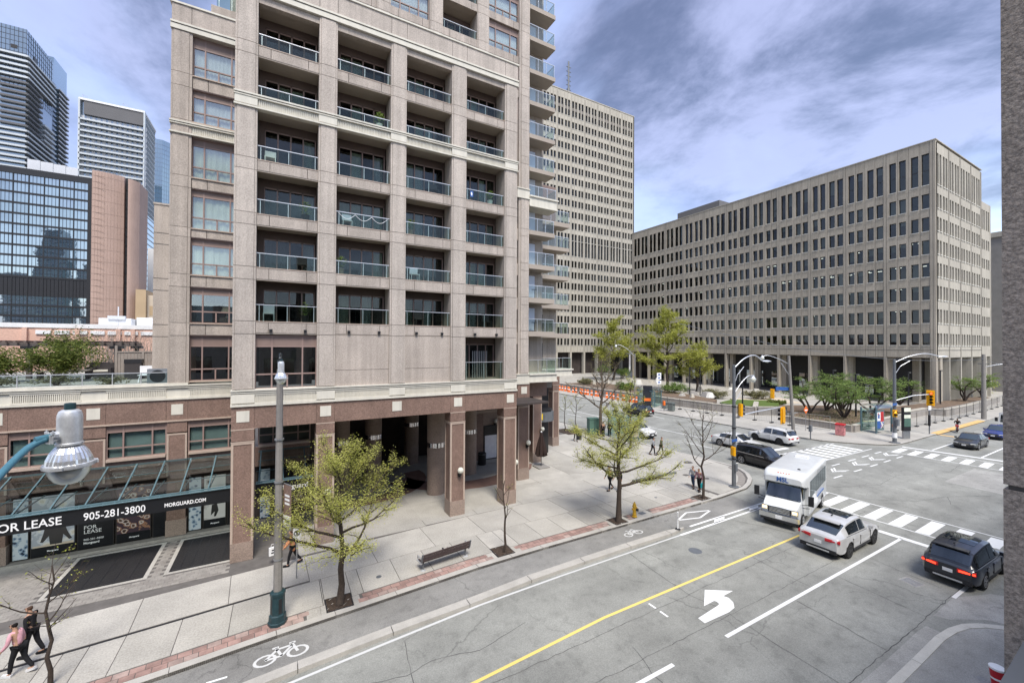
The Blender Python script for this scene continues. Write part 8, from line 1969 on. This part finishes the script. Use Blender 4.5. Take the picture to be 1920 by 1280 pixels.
    # hair
    hv = [tp_+V(-.008,0,.012), hd+V(-.035,0,.02), hd+V(-.045,0,-.05)]; hr = [(.075*s,.083*s),(.080*s,.095*s),(.055*s,.07*s)]
    if longhair: hv += [hd+V(-.065,0,-.20), hd+V(-.075,0,-.32)]; hr += [(.045*s,.085*s),(.03*s,.06*s)]
    link('hair', skin_mesh('hair',hv,[(i,i+1) for i in range(len(hv)-1)],hr,hair,t), t)
    # jacket or coat
    b0 = wai+V(0,0,-.14 if not coat else -.45); hem = (.165*s,.135*s) if not coat else (.20*s,.18*s)
    vs = [b0,wai,che,nb]; es = [(0,1),(1,2),(2,3)]; rs = [hem,(.145*s,.118*s),(.168*s,.125*s),(.085*s,.082*s)]
    if coat: vs = [b0,pel]+vs[1:]; rs = [hem,(.175*s,.15*s)]+rs[1:]; es = [(0,1),(1,2),(2,3),(3,4)]
    ci = 2 if not coat else 3
    for k in (0,1):
        el,w_,hn,b = AR_[k]; i = len(vs); vs += [sh[k],el,w_]; es += [(ci,i),(i,i+1),(i+1,i+2)]; rs += [.074*s,.058*s,.047*s]
    link('coat' if coat else 'jacket', skin_mesh('jacket',vs,es,rs,top,t), t)
    vs = [pel]; es = []; rs = [(.135*s,.112*s)]
    for k in (0,1):
        kn, an, b = L[k]; i = len(vs); vs += [hips[k],kn,an+Vector((0,0,.03*s))]; es += [(0,i),(i,i+1),(i+1,i+2)]; rs += [.098*s,.070*s,.056*s]
    link('trousers', skin_mesh('trousers',vs,es,rs,legs,t), t)
    m = MB()
    for k in (0,1):
        kn, an, b = L[k]; sm = MB(); fd = Vector((cos(b*.6),0,sin(b*.6))); c = an+fd*.07*s-Vector((0,0,.035*s)); 
        o = sm.obox(c,fd,(0,1,0),(-fd.z,0,fd.x),.135*s,.045*s,.038*s).build('shoe',shoes,t); 
        md = None
    if cover: MB().lathe([(.21*s,.60*s),(.19*s,1.1*s),(.15*s,1.42*s),(.11*s,1.66*s),(.05*s,1.73*s),(0,1.735*s)],(0,0,0),16).build('long_cloak',top,t,smooth=60)
    t['hands'] = 0
    del t['hands']
    return t, AR_
def off(px, py): return px*1.0, py*1.0
person('person in a pink jacket and black trousers walking past the bare tree', (-7.12,19.10,0), radians(160), 1.66, .8, 'pink','cloth_black','hair_black','skin','shoe_white', female=True, longhair=False, arms=[(.12,.55),(-.15,.5)], lean=.10)
person('person in black with curly brown hair walking behind the pink jacket', (-7.15,20.0,0), radians(165), 1.70, .6, 'cloth_black','cloth_black','hair_brown','skin','cloth_black', lean=.06)
p, ar = person('person in an orange coat carrying a white bag past the lamp post', (.62,22.25,0), radians(176), 1.68, .9, 'orange_cloth','cloth_black','hair_brown','skin','cloth_black', coat=True, arms=[(.5,.3),(.3,.5)])
o = thing('tote_bag','white printed tote bag hanging from the orange coated walker','bag',(-.18,22.75,.45),radians(15)); MB().prism([(-.18,-.05),(.18,-.05),(.18,.05),(-.18,.05)],0,.38).build('bag_body','letter_white',o); MB().tube([(-.1,0,.38),(-.08,0,.52),(.08,0,.52),(.1,0,.38)],.012,5).build('handle','letter_white',o); MB().box(-.1,.1,-.056,-.05,.10,.16).build('print','black_metal',o); MB().box(-.08,.08,-.056,-.05,.22,.28).build('print','black_metal',o)
person('woman in grey top and jeans, left of the pair by the bare tree', (26.75,20.0,0), radians(200), 1.66, .7, 'grey_cloth','denim','hair_brown','skin','cloth_black', female=True, longhair=True)
p, ar = person('woman in a plaid jacket holding a teal bag under the bare tree', (26.55,19.35,0), radians(195), 1.66, .55, 'plaid','cloth_black','hair_black','skin','cloth_black', female=True, longhair=True)
o = thing('shopping_bag','teal shopping bag held beside the woman in plaid','bag',(26.35,18.95,.42),radians(20)); MB().prism([(-.17,-.07),(.17,-.07),(.17,.07),(-.17,.07)],0,.30).build('bag_body','teal',o); MB().tube([(-.09,0,.30),(-.06,0,.48),(.06,0,.48),(.09,0,.30)],.01,5).build('handle','teal',o)
p, ar = person('person in dark clothes pulling a black suitcase past the pillar', (28.35,35.9,0), radians(250), 1.78, .7, 'cloth_black','cloth_black','hair_black','skin','cloth_black', arms=[(-.5,.1),(.2,.3)])
o = thing('suitcase','black wheeled suitcase trailing behind the dark clothed walker','suitcase',(29.15,36.3,0),radians(35)); o.rotation_euler = (radians(-18),0,radians(-50)); MB().box(-.24,.24,-.14,.14,.06,.72).build('shell','black_plastic',o); MB().bar((-.12,.1,.72),(-.12,.1,1.05),.02).bar((.12,.1,.72),(.12,.1,1.05),.02).bar((-.12,.1,1.05),(.12,.1,1.05),.025).build('handle','alu',o)
for x in (-.18,.18): MB().lathe([(.05,-.02),(.05,.02)],(x,.05,.05),10,'x').build('wheel','rubber',o)
for k, (x, y, rz, lb_) in enumerate(((32.6,36.2,1.2,'person in black, left of the three waiting by the green box'),(33.0,36.6,2.6,'person in black, middle of the three waiting by the green box'),(33.4,36.0,3.9,'person in black, right of the three waiting by the green box'))): person(lb_,(x,y,0),rz,1.70,.1,'cloth_black','cloth_black','hair_black','skin','cloth_black')
person('person in olive jacket walking at the front of the white car', (32.05,27.5,0), radians(-70), 1.78, .8, 'olive','olive','hair_brown','skin','cloth_black'); person('person with a grey top walking just left of the olive jacket', (31.4,27.9,0), radians(-75), 1.70, .7, 'grey_cloth','cloth_black','hair_black','skin','cloth_black', female=True, longhair=True)
person('person in olive walking under the layered green tree, left one', (21.0,22.6,0), radians(185), 1.74, .9, 'olive','cloth_black','hair_brown','skin','cloth_black'); person('person in black walking under the layered green tree, right one', (21.5,22.2,0), radians(185), 1.72, .7, 'cloth_black','cloth_black','hair_black','skin','cloth_black')
person('person in a long black cloak standing at the green framed shelter', (66.0,21.0,0), radians(250), 1.80, .2, 'cloth_black','cloth_black','hair_black','skin','cloth_black', coat=True, cover=True); person('person in orange and white standing beside the black cloak', (65.0,20.8,0), radians(240), 1.35, .3, 'orange_cloth','white_cloth','hair_brown','skin','shoe_white')
# cyclist on a red bicycle
bk = thing('bicycle','red bicycle ridden along the yellow strip','bicycle',(74.0,17.5,RZ),radians(190))
for x in (.52,-.52):
    e = bpy.data.objects.new('wheel',None); COL.objects.link(e); e.parent = bk; e.location = (x,0,.34); MB().lathe([(.31,-.02),(.34,-.015),(.34,.015),(.31,.02)],(0,0,0),24,'y').build('tyre','rubber',e); m = MB()
    for k in range(12): a = pi*k/6; m.bar((0,0,0),(.31*cos(a),0,.31*sin(a)),.006)
    m.build('spokes','red_cloth',e)
m = MB()
for a, b in (((-.52,0,.34),(-.08,0,.30)),((-.08,0,.30),(-.25,0,.85)),((-.25,0,.85),(-.52,0,.34)),((-.22,0,.78),(.36,0,.82)),((-.08,0,.30),(.36,0,.76)),((.34,0,.95),(.52,0,.34))): m.tube([a,b],.022,6)
m.build('frame','plastic_red',bk); MB().tube([(.34,0,.95),(.36,0,1.05)],.02,6).bar((.36,-.28,1.07),(.36,.28,1.07),.03).build('handlebar','black_metal',bk); MB().box(-.40,-.12,-.07,.07,.88,.94).build('saddle','black_plastic',bk); MB().box(.40,.62,-.16,.16,.78,1.0).build('basket','red_cloth',bk)
m = MB().bar((-.08,-.12,.30),(.05,-.12,.22),.03).bar((-.08,.12,.30),(-.2,.12,.38),.03); m.build('pedal','black_metal',bk)
person('person in a dark jacket riding the red bicycle', (74.12,17.52,RZ+.02), radians(190), 1.74, .5, 'cloth_black','white_cloth','hair_black','skin_dark','cloth_black', sit=True, lean=.16)
